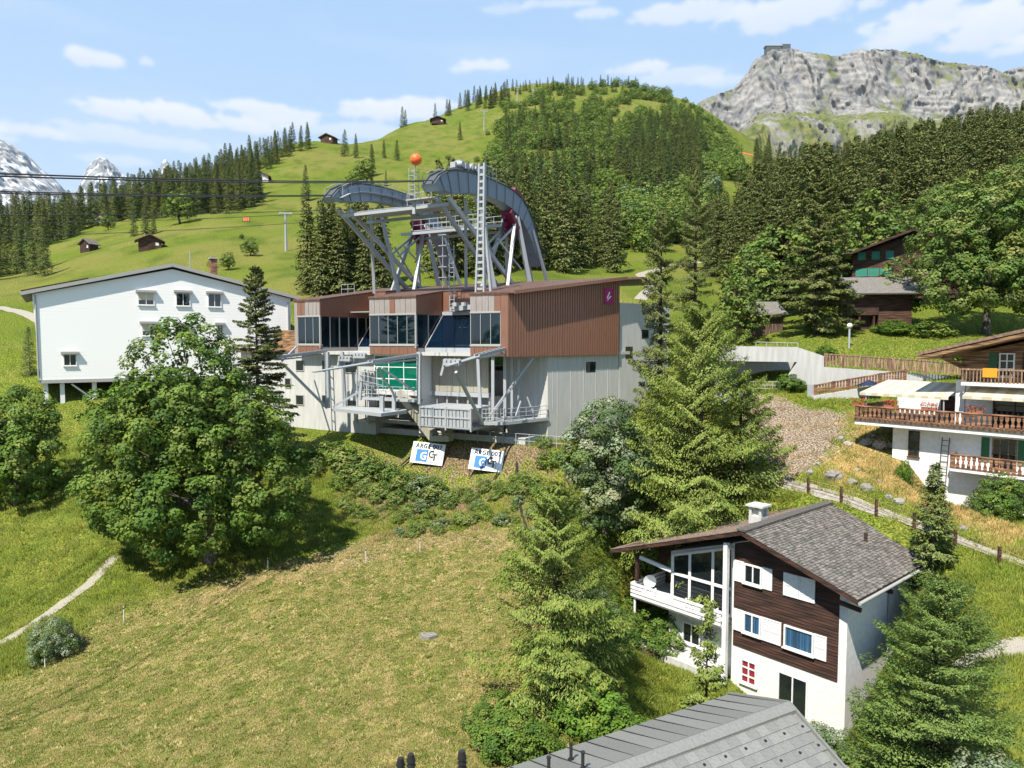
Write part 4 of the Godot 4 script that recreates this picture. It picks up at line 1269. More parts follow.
func sp(px: float, py: float, z: float) -> Vector3:      # the point of the station's plane z that shows at a picture point
	var t := Transform3D(Basis(Vector3.UP, ST_TURN), ST_AT).affine_inverse()
	var r := ray(px, py)
	var o := t * Vector3(0, EYE, 0)
	var e := t.basis * Vector3(r.x, r.y, -1.0)
	return o + e * ((z - o.z) / e.z)

func roof_y(z: float) -> float:
	return 13.12 + 0.148 * minf(-z, 13.6)

func window(parent: Node, lo: Vector3, hi: Vector3, frame: String, glass: String, bars_x := 1, bars_y := 1, fr := 0.07, called := "window") -> Node3D:
	# a framed window in a wall that faces +z; lo and hi are its corners on the wall's face
	var f := MB.new()
	var z := lo.z
	f.box(Vector3(lo.x, lo.y, z - 0.06), Vector3(lo.x + fr, hi.y, z + 0.03))
	f.box(Vector3(hi.x - fr, lo.y, z - 0.06), Vector3(hi.x, hi.y, z + 0.03))
	f.box(Vector3(lo.x + fr, lo.y, z - 0.06), Vector3(hi.x - fr, lo.y + fr, z + 0.028))
	f.box(Vector3(lo.x + fr, hi.y - fr, z - 0.06), Vector3(hi.x - fr, hi.y, z + 0.028))
	for i in range(1, bars_x):
		var x := lerpf(lo.x, hi.x, float(i) / bars_x)
		f.box(Vector3(x - fr * 0.4, lo.y + fr, z - 0.05), Vector3(x + fr * 0.4, hi.y - fr, z + 0.02))
	for i in range(1, bars_y):
		var y := lerpf(lo.y, hi.y, float(i) / bars_y)
		f.box(Vector3(lo.x + fr, y - fr * 0.4, z - 0.045), Vector3(hi.x - fr, y + fr * 0.4, z + 0.016))
	var o := put(called, f, mats[frame], parent)
	for i in bars_x:
		var g := MB.new()
		var x0 := lerpf(lo.x, hi.x, float(i) / bars_x) + 0.01
		var x1 := lerpf(lo.x, hi.x, float(i + 1) / bars_x) - 0.01
		g.quad(Vector3(x0, lo.y, z - 0.02), Vector3(x1, lo.y, z - 0.02), Vector3(x1, hi.y, z - 0.02), Vector3(x0, hi.y, z - 0.02))
		put("pane", g, mats[glass], o)
	return o

func railing(called: String, parent: Node, a: Vector3, b: Vector3, h: float, posts: int, rails: int, m: Material, r := 0.03) -> MeshInstance3D:
	var k := MB.new()
	for i in posts + 1:
		var p := a.lerp(b, float(i) / posts)
		k.tube(p, p + Vector3.UP * h, r, r, 5)
	for j in rails:
		var y := h * (j + 1.0) / rails
		k.tube(a + Vector3.UP * y, b + Vector3.UP * y, r, r, 5)
	return put(called, k, m, parent)

func bay(x0: float, x1: float, panes: int, copper: Array, left_strip: float, right_strip: float) -> void:
	# the glazed front of one of the three copper boxes
	var s := station
	var top := roof_y(0.0)
	boxp("parapet", Vector3(x0 - 0.03, top - 0.24, -0.3), Vector3(x1 + 0.03, top + 0.02, 0.06), mats.copper, s)
	if left_strip > 0.0: boxp("corner_panel", Vector3(x0, 7.7, -0.25), Vector3(x0 + left_strip, top - 0.24, 0.0), mats.zinc_panel, s)
	if right_strip > 0.0: boxp("corner_panel", Vector3(x1 - right_strip, 7.7, -0.25), Vector3(x1, top - 0.24, 0.0), mats.copper, s)
	var a := x0 + left_strip
	var b := x1 - right_strip
	var n := copper.size()
	for i in n:
		var u := lerpf(a, b, float(i) / n)
		var v := lerpf(a, b, float(i + 1) / n)
		boxp("fascia_panel", Vector3(u + 0.015, 11.5, -0.2), Vector3(v - 0.015, top - 0.25, 0.0 - 0.012 * (i % 2)), mats.copper if copper[i] else mats.zinc_panel, s)
	boxp("lintel", Vector3(a, 11.36, -0.22), Vector3(b, 11.5, 0.03), mats.frame_grey, s)
	boxp("window_sill", Vector3(a - 0.02, 8.5, -0.25), Vector3(b + 0.02, 8.64, 0.05), mats.frame_grey, s)
	window(s, Vector3(a, 8.64, -0.06), Vector3(b, 11.36, -0.06), "frame_grey", "glass", panes, 1, 0.06, "window_band")
	for i in n + 2:
		var u := lerpf(a, b, float(i) / (n + 2))
		var v := lerpf(a, b, float(i + 1) / (n + 2))
		boxp("base_panel", Vector3(u + 0.012, 7.7, -0.2), Vector3(v - 0.012, 8.5, -0.01 * (i % 2)), mats.copper, s)

func side_wall(x: float, deep: float, mull: int) -> void:
	# the flank of a copper box: seamed copper above a band of glass, facing +x
	var s := station
	var n := int(deep / 0.45)
	for i in n:
		var z0 := -deep * i / n
		var z1 := -deep * (i + 1) / n
		var m := MB.new()
		m.prism([Vector3(x, 11.4, z0 - 0.012), Vector3(x, 11.4, z1 + 0.012), Vector3(x, roof_y(z1), z1 + 0.012), Vector3(x, roof_y(z0), z0 - 0.012)], Vector3(-0.12 - 0.02 * (i % 2), 0, 0))
		put("flank_panel", m, mats.copper, s)
	var f := MB.new()
	for i in mull + 1:
		var z := -deep * i / mull
		f.box(Vector3(x - 0.14, 8.3, z - 0.05), Vector3(x - 0.02, 11.4, z + 0.05))
	f.box(Vector3(x - 0.16, 7.95, -deep), Vector3(x + 0.01, 8.3, -0.26))
	var o := put("side_glazing", f, mats.frame_grey, s)
	for i in mull:
		var g := MB.new()
		var z0 := -deep * i / mull - 0.05
		var z1 := -deep * (i + 1) / mull + 0.05
		g.quad(Vector3(x - 0.08, 8.3, z0), Vector3(x - 0.08, 8.3, z1), Vector3(x - 0.08, 11.4, z1), Vector3(x - 0.08, 11.4, z0))
		put("pane", g, mats.glass, o)

func saddle(xc: float) -> void:
	# curved track-rope girder and the lattice of legs that carries it
	var s := station
	var curve := [[2.0, 22.3], [1.2, 23.1], [0.0, 23.7], [-1.6, 24.15], [-3.3, 24.35], [-5.0, 24.45], [-6.8, 24.48], [-8.5, 24.45], [-10.2, 24.4], [-12.0, 24.2], [-13.6, 23.75], [-15.0, 22.9], [-16.2, 21.7], [-17.2, 20.3], [-18.0, 18.9], [-18.7, 17.5]]
	var deep := [0.7, 1.3, 1.85, 2.0, 1.85, 1.7, 1.65, 1.65, 1.7, 1.85, 1.95, 1.85, 1.65, 1.4, 1.2, 0.9]
	var top := []
	var bot := []
	for i in curve.size():
		var p := Vector3(xc, curve[i][1], curve[i][0])
		var a := Vector3(xc, curve[maxi(i - 1, 0)][1], curve[maxi(i - 1, 0)][0])
		var b := Vector3(xc, curve[mini(i + 1, 15)][1], curve[mini(i + 1, 15)][0])
		var nrm := (b - a).cross(Vector3.RIGHT).normalized()
		if nrm.y < 0: nrm = -nrm
		top.push_back(p)
		bot.push_back(p - nrm * deep[i] * (0.82 if xc < -10.0 else 1.0))
	var w := 0.62
	for i in curve.size() - 1:
		var m := MB.new()
		var p: Vector3 = top[i]
		var q: Vector3 = top[i + 1]
		var pb: Vector3 = bot[i]
		var qb: Vector3 = bot[i + 1]
		var e := (q - p) * 0.008
		var wx := Vector3(w, 0, 0)
		m.hexa([pb - wx + e, pb + wx + e, qb + wx - e, qb - wx - e, p - wx + e, p + wx + e, q + wx - e, q - wx - e])
		put("girder_plate", m, mats.saddle_blue, s)
		for sx in [-1.0, 1.0]:      # stiffener at the joint
			var k := MB.new()
			k.beam(pb + Vector3(sx * (w + 0.05), 0, 0), p + Vector3(sx * (w + 0.05), 0, 0), 0.10, 0.07, Vector3.BACK)
			put("stiffener", k, mats.saddle_blue, s)
	var rail := MB.new()
	for i in curve.size() - 1:
		for sx in [-0.45, 0.45]:
			rail.tube(top[i] + Vector3(sx, 0.14, 0), top[i + 1] + Vector3(sx, 0.14, 0), 0.09, 0.09, 6)
		rail.beam(top[i] + Vector3(0, 0.02, 0), top[i + 1] + Vector3(0, 0.02, 0), 1.5, 0.05)
	put("rope_track", rail, mats.steel_dark, s)
	# legs
	var y0 := func(z: float) -> float: return roof_y(z) - 0.1
	var hub := Vector3(xc, 21.1, -12.4)
	for sx in [-0.62, 0.62]:
		var x: float = xc + sx
		beamp("diagonal_beam", Vector3(x, 21.5, -0.2), Vector3(x + sx * 0.5, y0.call(-11.2), -11.2), 0.26, 0.42, mats.steel, s)
		beamp("front_leg", Vector3(x, 22.3, -4.8), Vector3(x + sx * 1.6, y0.call(-6.4), -6.4), 0.30, 0.34, mats.steel, s)
		beamp("hub_leg", hub + Vector3(sx, 0.6, 0.1), Vector3(x + sx * 1.4, y0.call(-9.2), -9.2), 0.30, 0.36, mats.steel, s)
		beamp("hub_leg", hub + Vector3(sx, 0.6, -0.2), Vector3(x + sx * 1.2, y0.call(-14.0), -14.0), 0.34, 0.40, mats.steel, s)
		beamp("back_leg", Vector3(x, 20.8, -16.0), Vector3(x + sx * 0.6, y0.call(-19.3), -19.3), 0.26, 0.34, mats.steel, s)
		beamp("brace", hub + Vector3(sx, -0.2, 0.0), Vector3(x, 17.8, -7.6), 0.16, 0.18, mats.steel, s)
		tubep("brace", Vector3(x, 19.0, -8.6), Vector3(x + sx, 16.3, -12.4), 0.09, mats.steel_light, s)
	var wheel := MB.new()
	for k in 12:
		var a0 := TAU * k / 12.0
		var a1 := TAU * (k + 1) / 12.0
		wheel.beam(hub + Vector3(0, sin(a0) * 0.85, cos(a0) * 0.85), hub + Vector3(0, sin(a1) * 0.85, cos(a1) * 0.85), 1.3, 0.3, Vector3.RIGHT)
	wheel.tube(hub + Vector3(-0.75, 0, 0), hub + Vector3(0.75, 0, 0), 0.35, 0.35, 10)
	put("deflection_wheel", wheel, mats.maroon, s)
	beamp("red_guard", Vector3(xc + 0.3, 22.0, -11.0), Vector3(xc + 0.3, 20.4, -12.6), 1.2, 0.55, mats.maroon, s)
	beamp("red_guard", Vector3(xc + 0.2, 24.6, -12.6), Vector3(xc + 0.2, 23.6, -14.8), 0.5, 0.35, mats.maroon, s)
	# walkway along the girder with hand rails
	for sx in [-1.0, 1.0] if xc < -10.0 else [-1.0]:
		var g := MB.new()
		for i in range(1, 8):
			g.beam(top[i] + Vector3(sx * 0.92, -0.75, 0), top[i + 1] + Vector3(sx * 0.92, -0.75, 0), 0.5, 0.06)
		for i in range(1, 9):
			var p: Vector3 = top[i] + Vector3(sx * 1.15, -0.75, 0)
			g.tube(p, p + Vector3(0, 1.05, 0), 0.03, 0.03, 4)
			if i < 8:
				var q: Vector3 = top[i + 1] + Vector3(sx * 1.15, -0.75, 0)
				for yy in [0.55, 1.05]: g.tube(p + Vector3(0, yy, 0), q + Vector3(0, yy, 0), 0.025, 0.025, 4)
		put("girder_walkway", g, mats.steel, s)

func make_station() -> void:
	station = thing("cable_car_station", "copper-clad cable-car station with steel rope towers above the meadow bank", "station", ST_AT, ST_TURN)
	var s := station
	footprints.push_back(PackedVector2Array([Vector2(-30, 78), Vector2(-22, 67), Vector2(-1, 57.5), Vector2(12, 70), Vector2(6, 84)]))
	bay(-3.78, 0.0, 3, [false, false, false, false, true], 0.0, 0.72)
	bay(-15.06, -9.57, 5, [false, false, false, false, true, false, false, false, false], 0.0, 0.0)
	bay(-24.84, -21.3, 3, [true, true, false, false, false, false], 0.4, 0.0)
	side_wall(-9.57, 9.6, 5)
	side_wall(-21.3, 8.2, 6)
	# plain flanks of the boxes that face away
	for a in [[-3.78, 4.2], [-15.06, 8.0], [-24.84, 20.0]]:
		var m := MB.new()
		m.prism([Vector3(a[0], 7.7, -0.25), Vector3(a[0], 7.7, -a[1]), Vector3(a[0], roof_y(-a[1]), -a[1]), Vector3(a[0], roof_y(-0.25), -0.25)], Vector3(0.15, 0, 0))
		put("flank_wall", m, mats.copper, s)
	# splayed right-hand wall with standing ribs
	var ribs := MB.new()
	var L := 14.35
	var nrm := Vector3(0.941, 0, 0.339)
	var cnt := 46
	for i in cnt:
		var a := RW * (L * i / cnt)
		var b := RW * (L * (i + 1) / cnt)
		var c := a.lerp(b, 0.62)
		ribs.prism([a + Vector3(0, 7.62, 0), c + Vector3(0, 7.62, 0), c + Vector3(0, roof_y(c.z) - 0.1, 0), a + Vector3(0, roof_y(a.z) - 0.1, 0)], -nrm * 0.2)
		ribs.prism([c - nrm * 0.05 + Vector3(0, 7.7, 0), b - nrm * 0.05 + Vector3(0, 7.7, 0), b - nrm * 0.05 + Vector3(0, roof_y(b.z) - 0.1, 0), c - nrm * 0.05 + Vector3(0, roof_y(c.z) - 0.1, 0)], -nrm * 0.14)
	stuff(put("ribbed_cladding", ribs, mats.copper, s))
	var e := RW * L
	# roof with notches above the two track bays
	var roof := MB.new()
	var out := 0.70
	var pl := [Vector2(out * 1.06, 0.1), Vector2(-3.84, 0.1), Vector2(-3.84, -4.2), Vector2(-9.5, -4.2), Vector2(-9.5, 0.1), Vector2(-15.12, 0.1), Vector2(-15.12, -8.0), Vector2(-21.24, -8.0), Vector2(-21.24, 0.1), Vector2(-24.95, 0.1), Vector2(-24.95, -13.6), Vector2(e.x + out * 1.06, -13.6)]
	var poly := []
	for p in pl: poly.push_back(Vector3(p.x, roof_y(p.y), p.y))
	roof.prism(poly, Vector3(0, -0.14, 0))
	put("roof", roof, mats.roof_brown, s)
	boxp("rear_roof", Vector3(-24.95, 14.9, -21.5), Vector3(e.x + 2.2, 15.1, -13.61), mats.roof_brown, s)
	var eave := MB.new()
	eave.beam(Vector3(out, roof_y(0) - 0.08, 0.12), Vector3(e.x + out, roof_y(-13.5) - 0.08, -13.6), 0.08, 0.3)
	put("eave_trim", eave, mats.copper, s)
	boxp("ceiling", Vector3(-24.6, 11.9, -13.4), Vector3(-0.4, 12.0, -4.3), mats.room_wall, s)
	# floor plate of the upper storey and back wall of the hall
	var fl := MB.new()
	fl.prism([Vector3(-0.1, 7.64, -0.1), Vector3(-24.8, 7.64, -0.1), Vector3(-24.8, 7.64, -20.0), Vector3(6.6, 7.64, -20.0), Vector3(e.x - 0.2, 7.64, -13.4)], Vector3(0, 0.3, 0))
	put("floor_plate", fl, mats.concrete, s)
	boxp("hall_wall", Vector3(-24.7, 7.9, -13.5), Vector3(4.2, 12.8, -13.2), mats.room_wall, s)
	for x in [-2.6, -11.0, -13.2, -23.0]: boxp("room_column", Vector3(x, 7.94, -3.4), Vector3(x + 0.5, 11.9, -3.0), mats.concrete_pale, s)
	# slanted glass of the track bays
	for b in [[-9.5, -3.8, -1.3, -4.2], [-21.2, -15.1, -5.4, -8.0]]:
		var n := 1
		var f := MB.new()
		var lo := Vector3(b[0], 8.35, b[2])
		var hi := Vector3(b[0], 11.45, b[3])
		for i in n + 1:
			var x := lerpf(b[0], b[1], float(i) / n)
			f.beam(Vector3(x, lo.y, lo.z + 0.03), Vector3(x, hi.y, hi.z + 0.03), 0.08, 0.1)
		f.box(Vector3(b[0], 7.95, b[2] - 0.25), Vector3(b[1], 8.35, b[2] + 0.1))
		f.box(Vector3(b[0], 11.4, b[3] - 0.2), Vector3(b[1], 11.75, b[3] + 0.2))
		var o := put("slanted_glazing", f, mats.steel, s)
		for i in n:
			var x0 := lerpf(b[0], b[1], float(i) / n) + 0.04
			var x1 := lerpf(b[0], b[1], float(i + 1) / n) - 0.04
			var g := MB.new()
			g.quad(Vector3(x0, lo.y, lo.z), Vector3(x1, lo.y, lo.z), Vector3(x1, hi.y, hi.z), Vector3(x0, hi.y, hi.z))
			put("pane", g, mats.blue_glass, o)
		boxp("bay_wall", Vector3(b[0], 11.75, b[3] - 0.15), Vector3(b[1], roof_y(b[3]) - 0.02, b[3]), mats.copper, s)
	var rol := MB.new()      # roller beam above the glass
	rol.beam(Vector3(-8.2, 11.95, -3.6), Vector3(-3.9, 12.2, -3.4), 0.5, 0.45)
	for i in 4: rol.cbox(Vector3(-7.4 + i * 1.0, 12.35, -3.2), Vector3(0.5, 0.35, 0.5))
	put("roller_beam", rol, mats.steel_light, s)
	# magenta sign near the rear corner of the ribbed wall
	var m := MB.new()
	var c0 := RW * 12.0 + nrm * 0.03
	var c1 := RW * 13.25 + nrm * 0.03
	m.prism([c0 + Vector3(0, 12.5, 0), c1 + Vector3(0, 12.5, 0), c1 + Vector3(0, 14.0, 0), c0 + Vector3(0, 14.0, 0)], nrm * 0.06)
	var sg := put("wall_sign", m, mats.magenta, s)
	var arrow := MB.new()
	var q0 := RW * 12.35 + nrm * 0.10
	arrow.prism([q0 + Vector3(0, 12.75, 0), q0 + RW * 0.6 + Vector3(0, 13.2, 0), q0 + RW * 0.5 + Vector3(0, 13.3, 0), q0 + RW * 0.1 + Vector3(0, 12.95, 0)], nrm * 0.02)
	arrow.prism([q0 + RW * 0.05 + Vector3(0, 12.95, 0), q0 + RW * 0.45 + Vector3(0, 13.62, 0), q0 + RW * 0.3 + Vector3(0, 13.66, 0), q0 + RW * -0.05 + Vector3(0, 13.1, 0)], nrm * 0.02)
	put("sign_mark", arrow, mats.sign_white, sg)
	make_station_base(nrm)
	saddle(-6.7)
	saddle(-18.2)
	make_station_steel()

func make_station_base(nrm: Vector3) -> void:
	var s := station
	# concrete body: right-hand face set back under the ribbed wall, corner near the front
	var k0 := RW * 5.0 - nrm * 0.35
	var k1 := RW * 14.6 - nrm * 0.35
	var body := MB.new()
	body.prism([k0, k1, Vector3(k1.x - 8, 0, k1.z - 6), Vector3(-26, 0, -18), Vector3(-26, 0, -6.6), Vector3(-3.2, 0, -6.6), Vector3(-3.0, 0, k0.z - 0.05)], Vector3(0, 7.62, 0))
	var bo := put("concrete_body", body, mats.concrete, s)
	bo.position.y = -1.5
	var up := MB.new()
	up.box(Vector3(-3.0, 6.0, -13.3), Vector3(k0.x - 0.4, 7.62, k0.z - 0.4))
	up.prism([k0 + Vector3(0, 6.11, 0), k1 + Vector3(0, 6.11, 0), Vector3(k1.x - 8, 6.11, k1.z - 6), Vector3(-3.0, 6.11, -13.0), Vector3(-3.0, 6.11, k0.z - 0.06)], Vector3(0, 1.5, 0))
	put("concrete_band", up, mats.concrete, s)
	# joints and the dark window of the right-hand face
	for i in 5:
		var p := k0.lerp(k1, (i + 0.7) / 5.6) + nrm * 0.012
		beamp("wall_joint", p + Vector3(0, -1, 0), p + Vector3(0, 7.5, 0), 0.03, 0.03, mats.concrete, s)
	var a := k0.lerp(k1, 0.52) + nrm * 0.01
	var b := k0.lerp(k1, 0.66) + nrm * 0.01
	var wf := MB.new()
	wf.prism([a + Vector3(0, 6.0, 0), b + Vector3(0, 6.0, 0), b + Vector3(0, 7.0, 0), a + Vector3(0, 7.0, 0)], -nrm * 0.3)
	put("wall_window", wf, mats.darkened_pane, s)
	# block behind the copper part
	var r0 := RW * 14.7 - nrm * 0.3
	var rb := MB.new()
	rb.prism([r0, r0 + RW * 8.0, r0 + RW * 8.0 - nrm * 12.0, r0 - nrm * 12.0], Vector3(0, 12.7, 0))
	var rbo := put("rear_block", rb, mats.concrete_pale, s)
	for u in [[0.9, 7.2, 8.4], [3.4, 9.2, 10.1]]:
		var wk := MB.new()
		var p: Vector3 = r0 + RW * u[0] + nrm * 0.02
		wk.prism([p + Vector3(0, u[1], 0), p + RW * 1.1 + Vector3(0, u[1], 0), p + RW * 1.1 + Vector3(0, u[2], 0), p + Vector3(0, u[2], 0)], -nrm * 0.2)
		put("wall_window", wk, mats.darkened_pane, s)
	# white rear wall panels seen between the columns under the right-hand bay
	for i in 4:
		var x := -3.0 + i * 1.05
		boxp("white_panel", Vector3(x, 5.2 if i != 0 else 6.0, -5.3 - 0.02 * (i % 2)), Vector3(x + 0.8, 7.6, -5.12), mats.white_paint, s)
	boxp("dark_recess", Vector3(-3.1, 2.8, -5.6), Vector3(1.6, 7.6, -5.4), mats.concrete, s)
	# left part: pale concrete wall with small windows
	boxp("left_wall", Vector3(-27.6, -1.2, -6.5), Vector3(-15.2, 7.6, -0.9), mats.concrete_pale, s)
	for u in [[296, 360, 304, 371], [296, 395, 304, 405], [322, 360, 330, 371], [322, 395, 330, 406], [345, 362, 358, 373], [348, 400, 357, 408], [285, 378, 291, 388]]:
		var p := sp(u[0], u[3], -0.88)
		var q := sp(u[2], u[1], -0.88)
		boxp("window_recess", Vector3(p.x, p.y, -0.97), Vector3(q.x, q.y, -0.885), mats.interior, s)
		window(s, Vector3(p.x, p.y, -0.86), Vector3(q.x, q.y, -0.86), "frame_grey", "darkened_pane", 1, 1, 0.08, "small_window")
	# green glass hall under the middle bay
	var g0 := Vector3(-15.0, 4.3, -0.55)
	var g1 := Vector3(-9.7, 7.62, -0.55)
	window(s, g0, g1, "white_paint", "green_glass", 3, 3, 0.09, "green_glazing")
	boxp("hall_floor", Vector3(-15.0, 3.9, -6.4), Vector3(-9.7, 4.28, -0.5), mats.concrete_pale, s)
	boxp("hall_back", Vector3(-15.0, 4.3, -4.2), Vector3(-9.7, 7.6, -4.0), mats.room_wall, s)
	boxp("hall_end", Vector3(-9.68, 0.5, -6.4), Vector3(-9.45, 7.6, -0.4), mats.white_paint, s)
	# beige panels under the right track bay
	for i in 8:
		var x := lerpf(-9.3, -3.2, i / 8.0)
		boxp("beige_panel", Vector3(x + 0.012, 4.3, -2.3), Vector3(x + 0.75, 7.6, -2.06 - 0.015 * (i % 2)), mats.beige_panel, s)
	boxp("panel_beam", Vector3(-9.4, 3.9, -2.35), Vector3(-3.1, 4.28, -1.95), mats.steel, s)
	boxp("lower_wall", Vector3(-15.1, -0.8, -4.6), Vector3(-3.05, 3.88, -4.2), mats.concrete, s)
	for i in 6: boxp("lower_post", Vector3(-9.0 + i * 1.15, 1.4, -2.4), Vector3(-8.82 + i * 1.15, 3.9, -2.2), mats.frame_grey, s)
	boxp("lower_slab", Vector3(-15.2, 1.0, -4.3), Vector3(-3.0, 1.3, -1.8), mats.concrete, s)
	# low plinth along the foot
	boxp("plinth", Vector3(-15.2, -1.5, -4.2), Vector3(0.8, 0.55, -1.6), mats.concrete, s)
	# concrete struts: one long raking beam and the trough at its foot
	var z := 0.4
	var a0 := sp(401, 392, -0.6)
	var a1 := sp(434, 437, z)
	beamp("raking_strut", a0, a1, 0.8, 0.75, mats.beige_panel, s)
	beamp("strut_foot", a1 + Vector3(-0.2, -0.1, 0), sp(449, 437, z) + Vector3(0.2, -0.1, 0), 0.8, 0.5, mats.beige_panel, s)
	beamp("raking_strut", sp(444, 424, -0.4), sp(449, 437, z), 0.8, 0.7, mats.beige_panel, s)

func make_station_steel() -> void:
	var s := station
	# docking platform with ribbed white front
	var p0 := sp(420, 427, 2.2)
	var p1 := sp(472, 427, 2.2)
	p1.y = p0.y
	var h := 1.75
	var dk := MB.new()
	dk.box(Vector3(p0.x, p0.y, -1.6), Vector3(p1.x, p0.y + 0.2, 2.2))
	put("dock_floor", dk, mats.steel, s)
	boxp("dock_deck", Vector3(p0.x, p0.y + h, -1.6), Vector3(p1.x, p0.y + h + 0.08, 2.15), mats.steel_light, s)
	for r in 2:
		for i in 14:
			var x := lerpf(p0.x + 0.1, p1.x - 0.1, i / 14.0)
			boxp("dock_slat", Vector3(x + 0.02, p0.y + 0.22 + r * 0.76, 2.1), Vector3(x + 0.32, p0.y + 0.9 + r * 0.76, 2.2 + 0.02 * (i % 2)), mats.steel_light, s)
	var df := MB.new()
	for yy in [0.1, 0.93, 1.7]: df.box(Vector3(p0.x, p0.y + yy, 2.14), Vector3(p1.x, p0.y + yy + 0.1, 2.28))
	for x in [p0.x, (p0.x + p1.x) * 0.5, p1.x - 0.14]: df.box(Vector3(x, p0.y - 0.1, 2.16), Vector3(x + 0.14, p0.y + h + 0.12, 2.32))
	put("dock_frame", df, mats.steel_light, s)
	# platform slab on the left and its posts
	var sl := MB.new()
	var q := [sp(333, 406, 2.6), sp(381, 412, 4.2), sp(407, 405, 0.8), sp(405, 398, -0.8), sp(345, 401, 0.2)]
	var yq: float = 2.7
	var fp := []
	for v in q: fp.push_back(Vector3(v.x, yq, v.z))
	sl.prism(fp, Vector3(0, -0.3, 0))
	put("left_platform", sl, mats.steel_light, s)
	for u in [[327, 352, 328, 408, 2.0, 0.34], [342, 352, 345, 408, 0.6, 0.3], [382, 396, 382, 412, 3.0, 0.34], [394, 392, 394, 413, 1.4, 0.3], [419, 352, 419, 404, 0.2, 0.34], [362, 372, 360, 400, 0.8, 0.24], [478, 357, 481, 424, 0.6, 0.26], [493, 357, 493, 420, -0.4, 0.26], [505, 357, 505, 419, -1.6, 0.26], [512, 357, 512, 417, -2.2, 0.22], [519, 357, 519, 412, -2.6, 0.22]]:
		beamp("steel_post", sp(u[0], u[1], u[4]), sp(u[2], u[3], u[4]), u[5], u[5], mats.steel, s)
	# three rope-guide arms that reach out along the ropes
	for u in [[325, 352, -0.05, 217, 367, 13.0], [418, 356, 0.1, 313, 372, 12.6], [503, 350, 0.1, 447, 366, 8.4]]:
		var a := sp(u[0], u[1], u[2])
		var b := sp(u[3], u[4], u[5])
		var arm := MB.new()
		var mid := a.lerp(b, 0.5)
		for sx in [-0.22, 0.22]:
			arm.beam(a + Vector3(sx, 0.1, 0), mid + Vector3(sx, 0.12, 0), 0.12, 0.26)
			arm.tube(mid + Vector3(sx * 0.8, 0.05, 0), b + Vector3(sx * 0.4, 0, 0), 0.10, 0.07, 6)
			arm.tube(a + Vector3(sx, -0.32, 0), mid + Vector3(sx * 0.8, -0.1, 0), 0.06, 0.06, 5)
		for i in 9:
			var t := i / 9.0 * 0.5
			arm.beam(a.lerp(b, t) + Vector3(-0.25, -0.1, 0), a.lerp(b, t + 0.03) + Vector3(0.25, 0.1, 0), 0.06, 0.06)
		put("rope_guide_arm", arm, mats.steel, s)
	beamp("arm_strut", sp(283, 364, 6.0), sp(327, 408, 2.0), 0.2, 0.22, mats.steel, s)
	beamp("arm_strut", sp(282, 361, 6.2), sp(296, 347, 1.5), 0.14, 0.14, mats.steel_light, s)
	beamp("arm_strut", sp(382, 368, 4.0), sp(414, 391, 0.4), 0.14, 0.16, mats.steel, s)
	beamp("arm_strut", sp(377, 368, 4.4), sp(394, 394, 1.4), 0.14, 0.16, mats.steel, s)
	beamp("arm_strut", sp(333, 407, 2.2), sp(362, 390, 0.4), 0.16, 0.18, mats.steel, s)
	beamp("arm_strut", sp(456, 372, 6.0), sp(483, 424, 1.0), 0.2, 0.24, mats.steel, s)
	beamp("arm_strut", sp(533, 358, -3.0), sp(484, 424, 0.8), 0.18, 0.2, mats.steel, s)
	beamp("arm_strut", sp(516, 416, -0.6), sp(521, 401, -1.2), 0.12, 0.14, mats.steel, s)
	beamp("arm_strut", sp(533, 413, -3.0), sp(527, 397, -2.6), 0.12, 0.14, mats.steel, s)
	# roller heads
	for u in [[345, 360, 1.0], [360, 357, 0.6], [452, 364, 7.0]]:
		var c := sp(u[0], u[1], u[2])
		var rh := MB.new()
		rh.cbox(c, Vector3(1.5, 0.22, 0.35))
		for i in 4: rh.tube(c + Vector3(-0.6 + i * 0.4, 0.25, -0.15), c + Vector3(-0.6 + i * 0.4, 0.25, 0.15), 0.16, 0.16, 8)
		rh.beam(c + Vector3(-0.7, 0, 0), c + Vector3(-1.0, -0.9, 0), 0.16, 0.2)
		put("roller_head", rh, mats.steel_light, s)
	# stairs and walkway with railings under the middle bay
	var w0 := sp(358, 397, 0.7)
	var w1 := sp(415, 395, 0.7)
	w1.y = w0.y
	boxp("walkway", Vector3(w0.x, w0.y - 0.22, -0.5), Vector3(w1.x, w0.y, 0.75), mats.steel, s)
	railing("walkway_railing", s, w0, w1, 1.1, 8, 3, mats.steel_light)
	railing("walkway_railing", s, Vector3(w0.x, w0.y, -0.4), w0, 1.1, 2, 3, mats.steel_light)
	railing("stair_railing", s, sp(359, 385, 1.0), sp(383, 391, 1.6), 1.0, 5, 2, mats.steel_light)
	var tower := MB.new()
	for i in 5:
		var y := w0.y - 2.4 + i * 1.2
		tower.box(Vector3(w0.x - 0.2, y, -0.6), Vector3(w0.x + 1.2, y + 0.05, 0.6))
	for c in [Vector2(-0.2, -0.6), Vector2(1.2, -0.6), Vector2(-0.2, 0.6), Vector2(1.2, 0.6)]: tower.beam(Vector3(w0.x + c.x, w0.y - 2.6, c.y), Vector3(w0.x + c.x, w0.y + 2.6, c.y), 0.1, 0.1)
	put("stair_tower", tower, mats.steel, s)
	# right-hand service platform
	var f0 := sp(484, 425, 1.0)
	var rp := MB.new()
	rp.prism([Vector3(f0.x, f0.y, 1.2), Vector3(-0.2, f0.y, 0.2), Vector3(1.5, f0.y, -4.8), Vector3(-3.0, f0.y, -4.8)], Vector3(0, 0.25, 0))
	put("service_platform", rp, mats.steel, s)
	railing("platform_railing", s, Vector3(f0.x - 0.1, f0.y + 0.25, 1.1), Vector3(-0.3, f0.y + 0.25, 0.1), 1.1, 6, 3, mats.steel_light)
